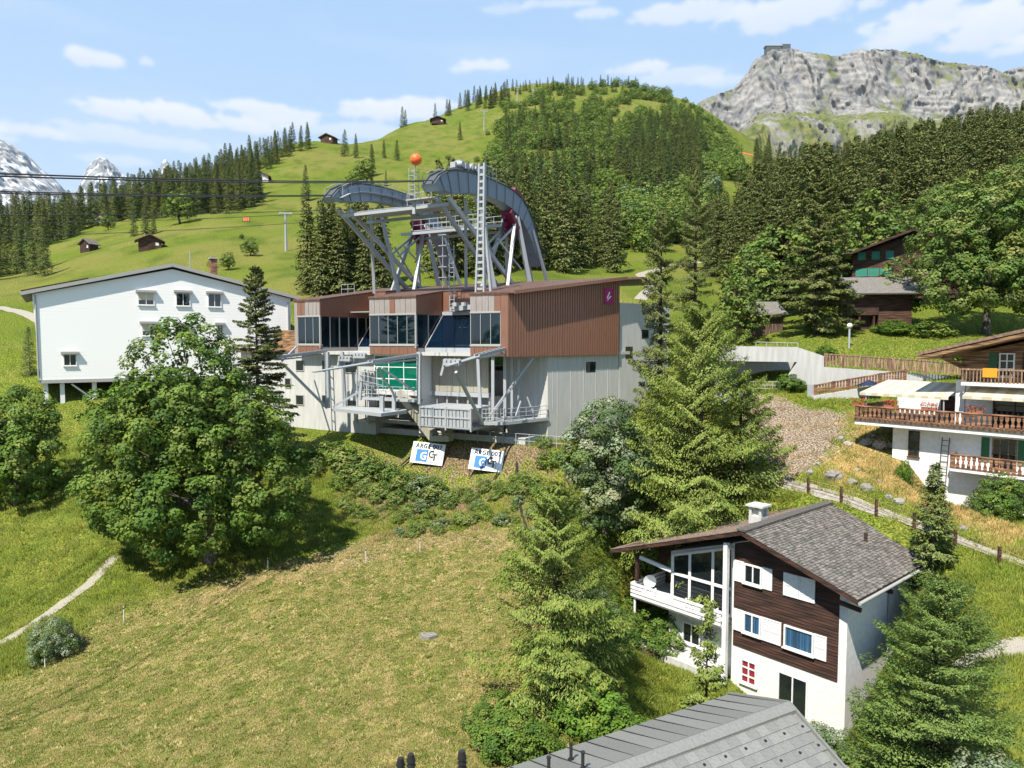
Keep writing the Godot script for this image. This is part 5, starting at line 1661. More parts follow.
	railing("platform_railing", s, Vector3(-0.3, f0.y + 0.25, 0.1), Vector3(1.4, f0.y + 0.25, -4.6), 1.1, 6, 3, mats.steel_light)
	# mast with ladder
	var l0 := sp(479, 292, -0.7)
	var l1 := sp(480, 232, -0.7)
	var l2 := sp(481, 164, -0.7)
	var mast := MB.new()
	for sx in [-0.28, 0.28]:
		mast.beam(l0 + Vector3(sx * 1.5, -0.4, -0.2), l1 + Vector3(sx, 0, -0.2), 0.16, 0.3, Vector3.BACK)
		mast.beam(l1 + Vector3(sx, 0, -0.2), l2 + Vector3(sx * 0.9, 0.1, -0.2), 0.16, 0.3, Vector3.BACK)
	mast.beam(l0 + Vector3(0.9, -0.4, -0.6), l1 + Vector3(0.3, 0.4, -0.4), 0.2, 0.26, Vector3.BACK)
	put("mast", mast, mats.steel, s)
	var lad := MB.new()
	for sgm in [[l0, l1], [l1, l2]]:
		var n := int(sgm[0].distance_to(sgm[1]) / 0.55)
		for i in n:
			var c: Vector3 = sgm[0].lerp(sgm[1], (i + 0.5) / n)
			lad.cbox(c + Vector3(0, 0, -0.2), Vector3(0.55, 0.2, 0.2))
	put("ladder", lad, mats.steel, s)
	var l3 := sp(452, 312, -3.0)
	var ld := MB.new()
	for sx in [-0.25, 0.25]: ld.tube(l3 + Vector3(sx, 0, 0), l3 + Vector3(sx, 6.2, 0), 0.04, 0.04, 5)
	for i in 14: ld.tube(l3 + Vector3(-0.25, 0.3 + i * 0.42, 0), l3 + Vector3(0.25, 0.3 + i * 0.42, 0), 0.03, 0.03, 4)
	put("ladder", ld, mats.steel_light, s)
	# gangways between the two rope towers
	for u in [[-0.4, 21.0], [-4.0, 20.9], [-9.5, 20.4], [-12.0, 20.2]]:
		beamp("cross_beam", Vector3(-18.6, u[1], u[0]), Vector3(-6.2, u[1], u[0]), 0.18, 0.28, mats.steel, s)
	var gw := MB.new()
	gw.box(Vector3(-17.4, 20.65, -12.0), Vector3(-7.4, 20.72, -9.6))
	gw.box(Vector3(-17.4, 21.25, -4.0), Vector3(-7.4, 21.3, -0.6))
	put("gangway", gw, mats.steel, s)
	railing("gangway_railing", s, Vector3(-17.2, 20.72, -9.7), Vector3(-7.4, 20.72, -9.7), 1.1, 9, 2, mats.steel_light)
	railing("gangway_railing", s, Vector3(-17.2, 20.72, -12.0), Vector3(-7.4, 20.72, -12.0), 1.1, 9, 2, mats.steel_light)
	railing("gangway_railing", s, Vector3(-11.0, 21.3, -0.7), Vector3(-7.4, 21.3, -0.7), 1.1, 4, 2, mats.steel_light)
	# winch gear on top of the right girder, cages, small mast of the marker ball
	var gear := MB.new()
	for i in 9: gear.cbox(Vector3(-6.9 + 0.3 * (i % 3), 24.85 + 0.22 * (i % 2), -2.2 - i * 0.42), Vector3(0.55, 0.5, 0.3))
	for i in 5: gear.tube(Vector3(-7.3, 24.95, -2.6 - i * 0.8), Vector3(-6.1, 24.95, -2.6 - i * 0.8), 0.28, 0.28, 8)
	put("rope_gear", gear, mats.steel, s)
	railing("girder_cage", s, Vector3(-5.6, 24.0, -5.6), Vector3(-5.6, 24.0, -7.6), 1.4, 3, 3, mats.steel_light)
	var b0 := sp(414, 200, 2.0)
	var cage := MB.new()
	for c in [Vector2(-0.3, -0.3), Vector2(0.3, -0.3), Vector2(-0.3, 0.3), Vector2(0.3, 0.3)]: cage.tube(b0 + Vector3(c.x, 0, c.y), b0 + Vector3(c.x, 2.7, c.y), 0.035, 0.035, 4)
	for i in 7:
		for c in [[-0.3, -0.3, 0.3, -0.3], [0.3, -0.3, 0.3, 0.3], [0.3, 0.3, -0.3, 0.3], [-0.3, 0.3, -0.3, -0.3]]: cage.tube(b0 + Vector3(c[0], 0.4 * i, c[1]), b0 + Vector3(c[2], 0.4 * i, c[3]), 0.03, 0.03, 4)
	cage.box(b0 + Vector3(-0.5, -0.1, -0.5), b0 + Vector3(2.2, 0.0, 0.5))
	cage.beam(b0 + Vector3(0, -1.2, 0), b0, 0.25, 0.25)
	put("signal_cage", cage, mats.steel_light, s)
	var ball := SphereMesh.new()
	ball.radius = 0.50
	ball.height = 1.0
	var bo := put_mesh("marker_ball", ball, mats.orange, s)
	bo.position = sp(416, 159.5, 2.0)
	tubep("ball_pole", b0 + Vector3(0.1, 2.6, 0), sp(416, 163, 2.0), 0.05, mats.steel, s)
	# roof furniture
	railing("roof_railing", s, Vector3(-24.0, roof_y(-6), -6), Vector3(-22.2, roof_y(-6), -6), 1.0, 2, 2, mats.steel)
	var pole := MB.new()
	var pb := Vector3(-13.2, roof_y(-10), -10)
	for i in 5:
		for c in [Vector2(-0.4, 0), Vector2(0.4, 0), Vector2(0, 0.5)]: pole.tube(pb + Vector3(c.x, i * 1.1, c.y), pb + Vector3(c.x, i * 1.1 + 1.0, c.y), 0.04, 0.04, 4)
		pole.box(pb + Vector3(-0.5, i * 1.1 + 0.95, -0.1), pb + Vector3(0.5, i * 1.1 + 1.02, 0.6))
	put("stair_mast", pole, mats.steel_light, s)
	# ropes: they leave the girders along the station's axis and sink towards the valley
	for u in [[-6.7, 22.6, 0.208], [-18.2, 22.5, 0.188]]:
		for sx in [-0.45, 0.45]:
			cable("track_rope", Vector3(u[0] + sx, u[1], 2.0), 60.0, u[2], 0.042, "thick black track rope leaving the %s track girder" % ("right-hand" if u[0] > -10 else "left-hand"))
	for u in [[-17.4, 20.9, 0.2], [-18.8, 20.2, 0.2], [-7.6, 20.6, 0.2]]:
		cable("haul_rope", Vector3(u[0], u[1], 2.0), 60.0, u[2], 0.022, "thin haul rope below the track ropes")

func cable(called: String, from: Vector3, run: float, fall: float, r: float, label: String) -> void:
	var m := MB.new()
	var n := 16
	for i in n:
		var a := run * i / n
		var b := run * (i + 1) / n
		var ya := -fall * a + 0.0007 * a * a
		var yb := -fall * b + 0.0007 * b * b
		m.tube(Vector3(0, ya, a), Vector3(0, yb, b), r, r, 6, false)
	var t := Transform3D(Basis(Vector3.UP, ST_TURN), ST_AT)
	var o := put(called, m, mats.cable)
	o.position = t * from
	o.rotation.y = ST_TURN
	tag(o, label, "cable", "ropes of the cable car")

# ------------------------------------------------------------------ banners under the station
func text_part(called: String, words: String, size: float, m: Material, parent: Node, at_: Vector3, bold := true) -> MeshInstance3D:
	var t := TextMesh.new()
	t.text = words
	var f := SystemFont.new()
	f.font_names = PackedStringArray(["Droid Sans"])
	f.font_weight = 700 if bold else 400
	t.font = f
	t.font_size = 64
	t.pixel_size = size / 64.0
	t.depth = 0.02
	var o := put_mesh(called, t, m, parent)
	o.position = at_
	return o

func make_banners() -> void:
	for u in [[428, 449.5, 464, 3.2, "white banner with blue letter block on the soil bank, under the concrete struts"], [486.5, 456, 471, 3.1, "white banner with blue letter block on the soil bank, beyond the concrete struts"]]:
		var p := on_ground(u[0], u[2], 40.0) + Vector3(0, 0.98, 0.15)
		var o := thing("banner", u[4], "banner", p, ST_TURN * 0.35, "banners on the bank")
		o.rotation.x = deg_to_rad(-22)
		o.rotation.z = deg_to_rad(-5)
		o.scale = Vector3.ONE * (1.1 if u[0] < 450 else 1.06)
		var w := 2.75
		var h := 1.75
		boxp("cloth", Vector3(-w / 2, -h / 2, -0.02), Vector3(w / 2, h / 2, 0.0), mats.sign_white, o)
		text_part("lettering", "ARGE 007", 0.5, mats.sign_black, o, Vector3(0.02, 0.57, 0.03))
		boxp("blue_block", Vector3(-0.95, -0.68, 0.001), Vector3(0.02, 0.28, 0.012), mats.sign_blue, o)
		text_part("white_letter", "G", 0.85, mats.sign_white, o, Vector3(-0.30, -0.26, 0.03))
		text_part("lettering", "C", 0.78, mats.sign_black, o, Vector3(0.30, -0.06, 0.03))
		text_part("lettering", "T", 0.78, mats.sign_black, o, Vector3(0.62, -0.28, 0.03))
		boxp("print_line", Vector3(0.05, 0.25, 0.002), Vector3(0.85, 0.275, 0.010), mats.sign_black, o)
		boxp("print_line", Vector3(0.82, -0.68, 0.002), Vector3(0.845, 0.25, 0.010), mats.sign_black, o)
		boxp("print_line", Vector3(-0.95, -0.72, 0.002), Vector3(0.845, -0.695, 0.010), mats.sign_black, o)
		for sx in [-1, 1]: tubep("stake", Vector3(sx * 1.25, -1.5, -0.08), Vector3(sx * 1.25, 0.9, -0.08), 0.05, mats.wood_grey, o)
	# fence along the station's foot
	var t := Transform3D(Basis(Vector3.UP, ST_TURN), ST_AT)
	var f := thing("wire_fence", "thin grey wire fence along the station's foot", "fence", t * Vector3(-9, 0, 0), ST_TURN)
	for i in 12:
		tubep("post", Vector3(i * 1.3, -1.2, -1.2), Vector3(i * 1.3, 1.0, -1.2), 0.035, mats.steel, f, 5)
	for y in [0.98, 0.4]: tubep("rail", Vector3(0, y, -1.2), Vector3(14.3, y, -1.2), 0.025, mats.steel, f, 5)
	# thin black strand laid down the bank
	var a := at(517, 462, 59.6)
	var strand := MB.new()
	var pts := [a, on_ground(516, 490, 40.0) + Vector3(0, 0.12, 0), on_ground(522, 515, 40.0) + Vector3(0, 0.08, 0), on_ground(530, 540, 40.0) + Vector3(0, 0.05, 0)]
	for i in 3: strand.tube(pts[i], pts[i + 1], 0.11, 0.11, 6)
	tag(put("black_strand", strand, mats.black_metal), "thin black strand lying down the bank beside the second banner", "strand")

# ------------------------------------------------------------------ houses
func on_z(t: Transform3D, px: float, py: float, z: float) -> Vector3:      # the point of a house's plane z that shows at a picture point
	var i := t.affine_inverse()
	var r := ray(px, py)
	var o := i * Vector3(0, EYE, 0)
	var e := i.basis * Vector3(r.x, r.y, -1.0)
	return o + e * ((z - o.z) / e.z)

func opening(parent: Node, lo: Vector2, hi: Vector2, z: float, frame: String, bx := 2, by := 1, inside := "interior", called := "window", fr := 0.08) -> Node3D:
	# no recess: thin room plate, frame, sill; plain rooms get glass dark with painted shade
	var w := window(parent, Vector3(lo.x, lo.y, z + 0.05), Vector3(hi.x, hi.y, z + 0.05), frame, "darkened_pane" if inside == "interior" else "pane", bx, by, fr, called)
	boxp("room", Vector3(lo.x + 0.02, lo.y + 0.02, z + 0.004), Vector3(hi.x - 0.02, hi.y - 0.02, z + 0.012), mats[inside], w)
	boxp("sill", Vector3(lo.x - 0.06, lo.y - 0.06, z), Vector3(hi.x + 0.06, lo.y - 0.003, z + 0.14), mats[frame], w)
	return w

func shutter(parent: Node, x0: float, x1: float, y0: float, y1: float, z: float, m: String, slats := 9) -> void:
	var k := MB.new()
	k.box(Vector3(x0, y0, z + 0.01), Vector3(x1, y1, z + 0.045))
	k.box(Vector3(x0, y0, z + 0.045), Vector3(x0 + 0.06, y1, z + 0.065))
	k.box(Vector3(x1 - 0.06, y0, z + 0.045), Vector3(x1, y1, z + 0.065))
	for yy in [y0, (y0 + y1) * 0.5 - 0.03, y1 - 0.06]: k.box(Vector3(x0 + 0.06, yy, z + 0.045), Vector3(x1 - 0.06, yy + 0.06, z + 0.063))
	for i in slats:
		var y := lerpf(y0 + 0.07, y1 - 0.1, i / float(slats))
		k.box(Vector3(x0 + 0.07, y, z + 0.045), Vector3(x1 - 0.07, y + 0.025, z + 0.057))
	put("shutter", k, mats[m], parent)

func cladding(called: String, parent: Node, outline: Array, z: float, pitch: float, m: String, tilt := 0.028) -> void:
	# horizontal boards that fill a convex outline (x, y), each a little tilted over the next
	var k := MB.new()
	var lo := 1e9
	var hi := -1e9
	for p in outline:
		lo = minf(lo, p.y)
		hi = maxf(hi, p.y)
	var y := lo
	var poly := PackedVector2Array(outline)
	var rr := RandomNumberGenerator.new()
	rr.seed = 17
	while y < hi - 0.02:
		var strip := PackedVector2Array([Vector2(-99, y), Vector2(99, y), Vector2(99, minf(y + pitch, hi)), Vector2(-99, minf(y + pitch, hi))])
		for piece in Geometry2D.intersect_polygons(poly, strip):
			var out := []
			for p in piece:
				var t := (p.y - y) / pitch
				out.push_back(Vector3(p.x, p.y, z + 0.05 - tilt * t))
			if out.size() >= 3:
				k.prism(out, Vector3(0, 0, -0.05))
		y += pitch
	stuff(put(called, k, mats[m], parent))

func shingles(parent: Node, a: Vector3, b: Vector3, c: Vector3, step: float, wide: float, tones: Array, sd: int) -> void:
	# rows of shingles on the roof plane a (eave corner), b (eave's other end), c (ridge above a)
	var r := RandomNumberGenerator.new()
	r.seed = sd
	var ms := []
	for t in tones: ms.push_back(MB.new())
	var along := (b - a).normalized()
	var up := (c - a).normalized()
	var nrm := along.cross(up).normalized()
	if nrm.y < 0: nrm = -nrm
	var rows := int((c - a).length() / step)
	var n := int((b - a).length() / wide)
	for i in rows:
		for j in n:
			var off := 0.5 * wide if i % 2 else 0.0
			var u0 := maxf(0.0, j * wide - off)
			var u1 := minf((b - a).length(), (j + 1) * wide - off + (wide if j == n - 1 and i % 2 else 0.0))
			var p := a + up * (i * step) + along * (u0 + 0.008)
			var q := a + up * (i * step) + along * (u1 - 0.008)
			var lift := nrm * (0.035 + r.randf() * 0.02)
			var e := up * (step * 1.06)
			var d := up * r.randf_range(-0.02, 0.02)
			var k: MB = ms[r.randi() % ms.size()]
			var sg := 1.0 if along.cross(up).y > 0 else -1.0
			var ring := [p + d, q + d, q + e, p + e] if sg > 0 else [q + d, p + d, p + e, q + e]
			k.hexa([ring[0], ring[1], ring[2], ring[3], ring[0] + lift, ring[1] + lift, ring[2] + nrm * 0.012, ring[3] + nrm * 0.012])
	for i in ms.size(): stuff(put("shingles", ms[i], mats[tones[i]], parent))

func gable_roof(parent: Node, xl: float, yl: float, xr: float, yr: float, xe: float, ye: float, z0: float, z1: float, th: float, m: String) -> void:
	# left eave, ridge, right eave (x, y) from z0 (front) to z1 (back), z1 < z0
	for s in [[xl, yl], [xe, ye]]:
		var k := MB.new()
		k.prism([Vector3(s[0], s[1], z0), Vector3(xr, yr, z0), Vector3(xr, yr - th, z0), Vector3(s[0], s[1] - th, z0)], Vector3(0, 0, z1 - z0))
		put("roof_slope", k, mats[m], parent)

func make_white_building() -> void:
	# long white gabled building on stilts
	var at_ := Vector3(-47.04, 11.2, -70.0)
	var turn := atan2(0.54, 0.84)      # its front runs to the right and away
	var o := thing("white_building", "white clad gabled building on stilts behind the maple", "building", at_, turn)
	var t := o.transform
	var W := 25.1
	var y0 := 4.9
	var front := [Vector2(0.4, y0), Vector2(W - 0.2, y0), Vector2(W, 13.7), Vector2(12.58, 16.45), Vector2(0.0, 13.35)]
	var body := MB.new()
	var poly := []
	for p in front: poly.push_back(Vector3(p.x, p.y, 0))
	body.prism(poly, Vector3(0, 0, -14.0))
	put("wall", body, mats.white_siding, o)
	cladding("siding", o, front, 0.0, 0.34, "white_siding", 0.004)
	gable_roof(o, -0.9, 13.45, 12.58, 16.95, W + 1.0, 13.8, 0.4, -15.0, 0.28, "slate")
	for s in [[-0.95, 13.35, 12.58, 16.85], [W + 1.05, 13.7, 12.58, 16.85]]:
		var k := MB.new()
		k.beam(Vector3(s[0], s[1], 0.46), Vector3(s[2], s[3], 0.46), 0.1, 0.34)
		put("fascia", k, mats.frame_grey, o)
	var sn := MB.new()
	sn.beam(Vector3(-0.9, 13.62, 0.2), Vector3(4.8, 15.1, 0.2), 0.3, 0.12)
	put("snow_guard", sn, mats.wood_dark, o)
	# windows, some with blinds under dark hoods
	for u in [[138, 293, 154, 305, true], [176, 293, 190, 306, false], [208, 294, 221, 307, false], [63.5, 354, 76.5, 366, false], [142, 324, 157, 336, true], [217, 325, 223, 333, false], [175, 326, 189, 338, false]]:
		var a := on_z(t, u[0], u[3], 0.05)
		var b := on_z(t, u[2], u[1], 0.05)
		var w := opening(o, Vector2(a.x, a.y), Vector2(b.x, b.y), 0.07, "white_paint", 2, 1)
		boxp("hood", Vector3(a.x - 0.2, b.y + 0.02, 0.07), Vector3(b.x + 0.2, b.y + 0.26, 0.42), mats.frame_grey, w)
		if u[4]: boxp("blind", Vector3(a.x + 0.08, lerpf(a.y, b.y, 0.4), 0.125), Vector3(b.x - 0.08, b.y - 0.02, 0.135), mats.awning, w)
	for x in [0.25, W - 0.35]: tubep("downpipe", Vector3(x, y0, 0.14), Vector3(x, 13.3, 0.14), 0.07, mats.frame_grey, o)
	boxp("floor_slab", Vector3(0.3, y0 - 0.35, -13.8), Vector3(W, y0 - 0.004, 0.1), mats.frame_grey, o)
	for x in [0.6, 2.0, 4.8, 9.0, 14.0]: boxp("stilt", Vector3(x, -2.6, -0.7), Vector3(x + 0.4, y0 - 0.35, -0.3), mats.white_paint, o)
	boxp("back_wall", Vector3(0.4, -2.6, -6.4), Vector3(W - 0.3, y0 - 0.36, -6.1), mats.concrete, o)
	beamp("brace", Vector3(3.0, y0 - 0.5, -0.5), Vector3(6.0, 1.8, -0.5), 0.16, 0.16, mats.white_paint, o)
	railing("terrace_railing", o, Vector3(0.4, 1.0, 0.3), Vector3(6.0, 1.0, 0.3), 1.0, 6, 2, mats.wood_red)
	boxp("terrace", Vector3(0.2, 0.7, -6.0), Vector3(7.0, 1.0, 0.4), mats.concrete, o)
	boxp("chimney", Vector3(16.6, 15.6, -1.6), Vector3(17.3, 17.9, -0.9), mats.wood_red, o)
	boxp("chimney_cap", Vector3(16.5, 17.9, -1.7), Vector3(17.4, 18.05, -0.8), mats.frame_grey, o)
	tubep("antenna", Vector3(14.6, 16.2, -1.5), Vector3(14.6, 18.6, -1.5), 0.05, mats.steel, o)
	var pl := thing("planter", "terracotta tub with a round reddish shrub under the white building", "planter", t * Vector3(4.2, 1.0, -0.6))
	var tub := MB.new()
	tub.tube(Vector3.ZERO, Vector3(0, 0.6, 0), 0.35, 0.5, 10)
	put("tub", tub, mats.terracotta, pl)
	var sh := put_mesh("shrub", bush_meshes[0], mats.leaf, pl)
	sh.position.y = 0.5
	sh.scale = Vector3.ONE * 1.1
	# low annex between white building and station
	var an := thing("station_annex", "low plastered annex between the white building and the station", "building", Vector3(-24.5, 10.5, -75.0), ST_TURN)
	boxp("wall", Vector3(-6, -1, -5), Vector3(4, 8.2, 0), mats.concrete_pale, an)
	boxp("roof", Vector3(-6.3, 8.2, -5.3), Vector3(4.3, 8.4, 0.4), mats.roof_brown, an)
	boxp("orange_band", Vector3(-2, 8.4, -3), Vector3(3.5, 10.6, -1.0), mats.wood_light, an)

func make_chalet() -> void:
	var t := Transform3D(Basis(Vector3.UP, -0.8553), Vector3(16.774, 0.06, -34.72))
	var o := thing("chalet", "brown clad chalet with white shutters, white base and grey shingle roof", "chalet", t.origin, -0.8553)
	o.scale = Vector3.ONE * 1.12
	t = o.transform
	footprints.push_back(PackedVector2Array([Vector2(17.0, 34.0), Vector2(7.5, 45.0), Vector2(14, 52), Vector2(24, 41)]))
	var B := -7.6
	# white body, the gable part in brown boards
	var body := MB.new()
	body.prism([Vector3(0, -1.2, 0), Vector3(0, 6.35, 0), Vector3(-4.78, 7.95, 0), Vector3(-5.75, 7.6, 0), Vector3(-5.75, -1.2, 0)], Vector3(0, 0, B))
	put("wall", body, mats.render_white, o)
	var left := MB.new()
	left.prism([Vector3(-5.76, -1.2, -0.4), Vector3(-5.76, 3.3, -0.4), Vector3(-9.95, 3.3, -0.4), Vector3(-9.95, -1.2, -0.4)], Vector3(0, 0, B + 0.4))
	left.prism([Vector3(-5.76, 3.3, -0.6), Vector3(-5.76, 7.5, -0.6), Vector3(-10.0, 6.1, -0.6), Vector3(-10.0, 3.3, -0.6)], Vector3(0, 0, B + 0.6))
	left.prism([Vector3(-9.96, -1.2, -2.7), Vector3(-9.96, 5.9, -2.7), Vector3(-12.2, 5.2, -2.7), Vector3(-12.2, -1.2, -2.7)], Vector3(0, 0, B + 2.7))
	put("side_wall", left, mats.render_white, o)
	cladding("board_cladding", o, [Vector2(-0.36, 2.38), Vector2(-0.36, 6.42), Vector2(-4.78, 7.9), Vector2(-5.66, 7.6), Vector2(-5.66, 2.38)], 0.0, 0.145, "wood_dark")
	boxp("corner_post", Vector3(-5.92, -0.6, 0.42), Vector3(-5.70, 7.7, 0.66), mats.white_paint, o)
	cladding("balcony_cladding", o, [Vector2(-12.3, 3.4), Vector2(-12.3, 5.7), Vector2(-10.75, 6.2), Vector2(-10.75, 3.4)], -2.6, 0.15, "wood_dark")
	boxp("balcony_back", Vector3(-12.3, 3.4, -2.9), Vector3(-10.75, 5.6, -2.6), mats.wood_dark, o)
	# roof
	gable_roof(o, -13.09, 5.74, -4.78, 8.53, 0.80, 6.67, 0.9, -8.2, 0.2, "wood_dark")
	shingles(o, Vector3(0.82, 6.70, 0.92), Vector3(0.82, 6.70, -8.22), Vector3(-4.78, 8.57, 0.92), 0.155, 0.165, ["slate", "slate_b", "slate_c", "slate_d"], 31)
	shingles(o, Vector3(-13.11, 5.77, 0.92), Vector3(-13.11, 5.77, -8.22), Vector3(-4.78, 8.57, 0.92), 0.155, 0.165, ["slate_warm", "slate_warm", "slate_b"], 32)
	var cap := MB.new()
	cap.beam(Vector3(-4.78, 8.6, 0.95), Vector3(-4.78, 8.6, -8.25), 0.5, 0.1)
	put("ridge_cap", cap, mats.slate_c, o)
	for s in [[-13.1, 5.66, -4.78, 8.45], [0.8, 6.59, -4.78, 8.45]]:
		var k := MB.new()
		k.beam(Vector3(s[0], s[1], 0.95), Vector3(s[2], s[3], 0.95), 0.05, 0.16)
		put("verge_board", k, mats.wood_dark, o)
	var gut := MB.new()
	gut.tube(Vector3(0.88, 6.55, 0.9), Vector3(0.88, 6.55, -8.2), 0.08, 0.08, 8)
	put("gutter", gut, mats.frame_grey, o)
	for z in [0.4, -3.0, -7.5]:
		beamp("purlin", Vector3(-0.2, 6.2, z), Vector3(0.75, 6.1, z), 0.14, 0.18, mats.wood_dark, o)
	# chimney of slabs on short piers
	var c := Vector3(-5.9, 8.1, -2.6)
	boxp("chimney", c + Vector3(-0.36, -0.4, -0.36), c + Vector3(0.36, 0.45, 0.36), mats.concrete, o)
	var ch: Node = o.get_child(o.get_child_count() - 1)
	for u in [Vector2(-0.28, -0.28), Vector2(0.28, -0.28), Vector2(-0.28, 0.28), Vector2(0.28, 0.28)]: boxp("pier", c + Vector3(u.x - 0.07, 0.45, u.y - 0.07), c + Vector3(u.x + 0.07, 0.95, u.y + 0.07), mats.concrete_pale, ch)
	boxp("cap_slab", c + Vector3(-0.48, 0.95, -0.48), c + Vector3(0.48, 1.05, 0.48), mats.concrete_pale, ch)
	boxp("flue", c + Vector3(-0.2, 0.45, -0.2), c + Vector3(0.2, 0.8, 0.2), mats.concrete, ch)
	tubep("vent_pipe", Vector3(-1.6, 7.4, -5.6), Vector3(-1.6, 7.95, -5.6), 0.09, mats.wood_dark, o)
	# upper windows
	var w := opening(o, Vector2(-5.08, 5.76), Vector2(-4.12, 6.74), 0.05, "white_paint", 2, 1)
	shutter(o, -5.62, -5.1, 5.72, 6.78, 0.05, "white_paint")
	shutter(o, -4.1, -3.58, 5.72, 6.78, 0.05, "white_paint")
	shutter(o, -3.0, -2.24, 5.7, 6.8, 0.05, "white_paint")
	shutter(o, -2.22, -1.46, 5.7, 6.8, 0.05, "white_paint")
	# lower windows with blue curtains
	opening(o, Vector2(-5.06, 3.24), Vector2(-4.12, 4.28), 0.05, "white_paint", 2, 1, "fabric_blue")
	shutter(o, -5.62, -5.08, 3.2, 4.3, 0.05, "white_paint")
	shutter(o, -4.1, -3.06, 3.16, 4.3, 0.05, "white_paint")
	opening(o, Vector2(-2.92, 3.2), Vector2(-1.46, 4.28), 0.05, "white_paint", 1, 1, "fabric_blue")
	shutter(o, -1.44, -0.86, 3.16, 4.3, 0.05, "white_paint")
	# ground floor
	opening(o, Vector2(-5.18, 0.62), Vector2(-4.32, 1.85), 0.0, "white_paint", 2, 3, "fabric_red")
	opening(o, Vector2(-3.2, -0.2), Vector2(-1.7, 1.92), 0.0, "white_paint", 2, 1, "interior", "glass_door")
	# glazed corner room over the balcony
	var gz := -0.35
	var bx := on_z(t, 632, 582, 0.6).x
	var gl := MB.new()
	var xs := [on_z(t, 673, 570, gz).x, on_z(t, 690, 572, gz).x, on_z(t, 713, 576, gz).x, -5.98]
	for i in 4: gl.beam(Vector3(xs[i], 3.6, gz), Vector3(xs[i], 6.0 + (xs[i] - xs[0]) * 0.33, gz), 0.14, 0.14)
	gl.beam(Vector3(xs[0], 5.0, gz), Vector3(-5.98, 5.05, gz), 0.14, 0.14)
	gl.beam(Vector3(xs[0], 3.65, gz), Vector3(-5.98, 3.65, gz), 0.14, 0.14)
	gl.beam(Vector3(xs[0], 6.0, gz), Vector3(-5.98, 6.0 + (-5.98 - xs[0]) * 0.33, gz), 0.14, 0.14)
	var go := put("glazed_front", gl, mats.white_paint, o)
	for i in 3:
		for j in 2:
			var g := MB.new()
			var ya := 3.65 if j == 0 else 5.02
			var t0: float = 5.02 if j == 0 else 6.0 + (xs[i] - xs[0]) * 0.33
			var t1: float = 5.02 if j == 0 else 6.0 + (xs[i + 1] - xs[0]) * 0.33
			g.quad(Vector3(xs[i], ya, gz), Vector3(xs[i + 1], ya, gz), Vector3(xs[i + 1], t1, gz), Vector3(xs[i], t0, gz))
			put("pane", g, mats.darkened_pane, go)
			var dk := MB.new()
			dk.quad(Vector3(xs[i], ya, gz - 0.015), Vector3(xs[i + 1], ya, gz - 0.015), Vector3(xs[i + 1], t1, gz - 0.015), Vector3(xs[i], t0, gz - 0.015))
			put("room", dk, mats.interior, go)
	beamp("tie_beam", Vector3(bx + 0.3, 5.6, 0.3), Vector3(xs[0], 5.15, -0.2), 0.14, 0.2, mats.white_paint, o)
	# balcony with four white boards
	boxp("balcony_floor", Vector3(bx, 3.26, -2.6), Vector3(-5.96, 3.4, 0.6), mats.concrete_pale, o)
	for i in 4:
		var y := 3.36 + i * 0.215
		boxp("balcony_board", Vector3(bx, y, 0.6), Vector3(-6.0, y + 0.14, 0.66), mats.white_paint, o)
		boxp("balcony_board", Vector3(bx - 0.06, y, -2.5), Vector3(bx, y + 0.14, 0.66), mats.white_paint, o)
	for x in [bx + 0.1, -10.2, -8.2, -6.3]: boxp("balcony_post", Vector3(x, 3.4, 0.5), Vector3(x + 0.08, 4.2, 0.58), mats.white_paint, o)
	boxp("roof_post", Vector3(bx + 0.1, 4.2, 0.3), Vector3(bx + 0.27, 5.75, 0.47), mats.wood_dark, o)
	tubep("terrace_post", Vector3(bx + 0.1, 0.6, 0.45), Vector3(bx + 0.1, 3.3, 0.45), 0.07, mats.white_paint, o)
	boxp("terrace_floor", Vector3(-12.7, -1.0, -3.6), Vector3(-6.2, 0.9, 1.0), mats.concrete, o)
	opening(o, Vector2(on_z(t, 683, 628, -0.4).x, 1.35), Vector2(on_z(t, 701, 632, -0.4).x, 2.5), -0.4, "white_paint", 2, 1)
	opening(o, Vector2(-11.6, 1.2), Vector2(-10.4, 2.6), -2.7, "frame_grey", 1, 1)
	# shaded right-hand wall: rain pipe
	tubep("rain_pipe", Vector3(0.07, -0.8, -4.4), Vector3(0.07, 6.3, -4.4), 0.05, mats.frame_grey, o)
	# things on balcony and terrace
	var tb := thing("terrace_table", "small wooden table on the chalet's terrace", "table", t * Vector3(-10.2, 0.9, -0.4), -0.8553)
	boxp("top", Vector3(-0.6, 0.7, -0.4), Vector3(0.6, 0.76, 0.4), mats.wood_light, tb)
	for u in [Vector2(-0.5, -0.3), Vector2(0.5, -0.3), Vector2(-0.5, 0.3), Vector2(0.5, 0.3)]: tubep("leg", Vector3(u.x, 0, u.y), Vector3(u.x, 0.7, u.y), 0.03, mats.frame_grey, tb, 5)
	var cr := thing("garden_chair", "dark garden chair beside the terrace table", "chair", t * Vector3(-11.2, 0.9, -0.9), -0.2)
	boxp("seat", Vector3(-0.25, 0.42, -0.25), Vector3(0.25, 0.46, 0.25), mats.black_metal, cr)
	boxp("backrest", Vector3(-0.25, 0.5, -0.29), Vector3(0.25, 0.95, -0.25), mats.black_metal, cr)
	for u in [Vector2(-0.22, -0.22), Vector2(0.22, -0.22), Vector2(-0.22, 0.22), Vector2(0.22, 0.22)]: tubep("leg", Vector3(u.x, 0, u.y), Vector3(u.x, 0.42, u.y), 0.02, mats.black_metal, cr, 5)
	var ds := thing("satellite_dish", "pale satellite dish on the chalet's balcony", "dish", t * Vector3(-11.4, 3.4, -0.5))
	tubep("pole", Vector3.ZERO, Vector3(0, 0.7, 0), 0.03, mats.steel, ds, 6)
	var dm := MB.new()
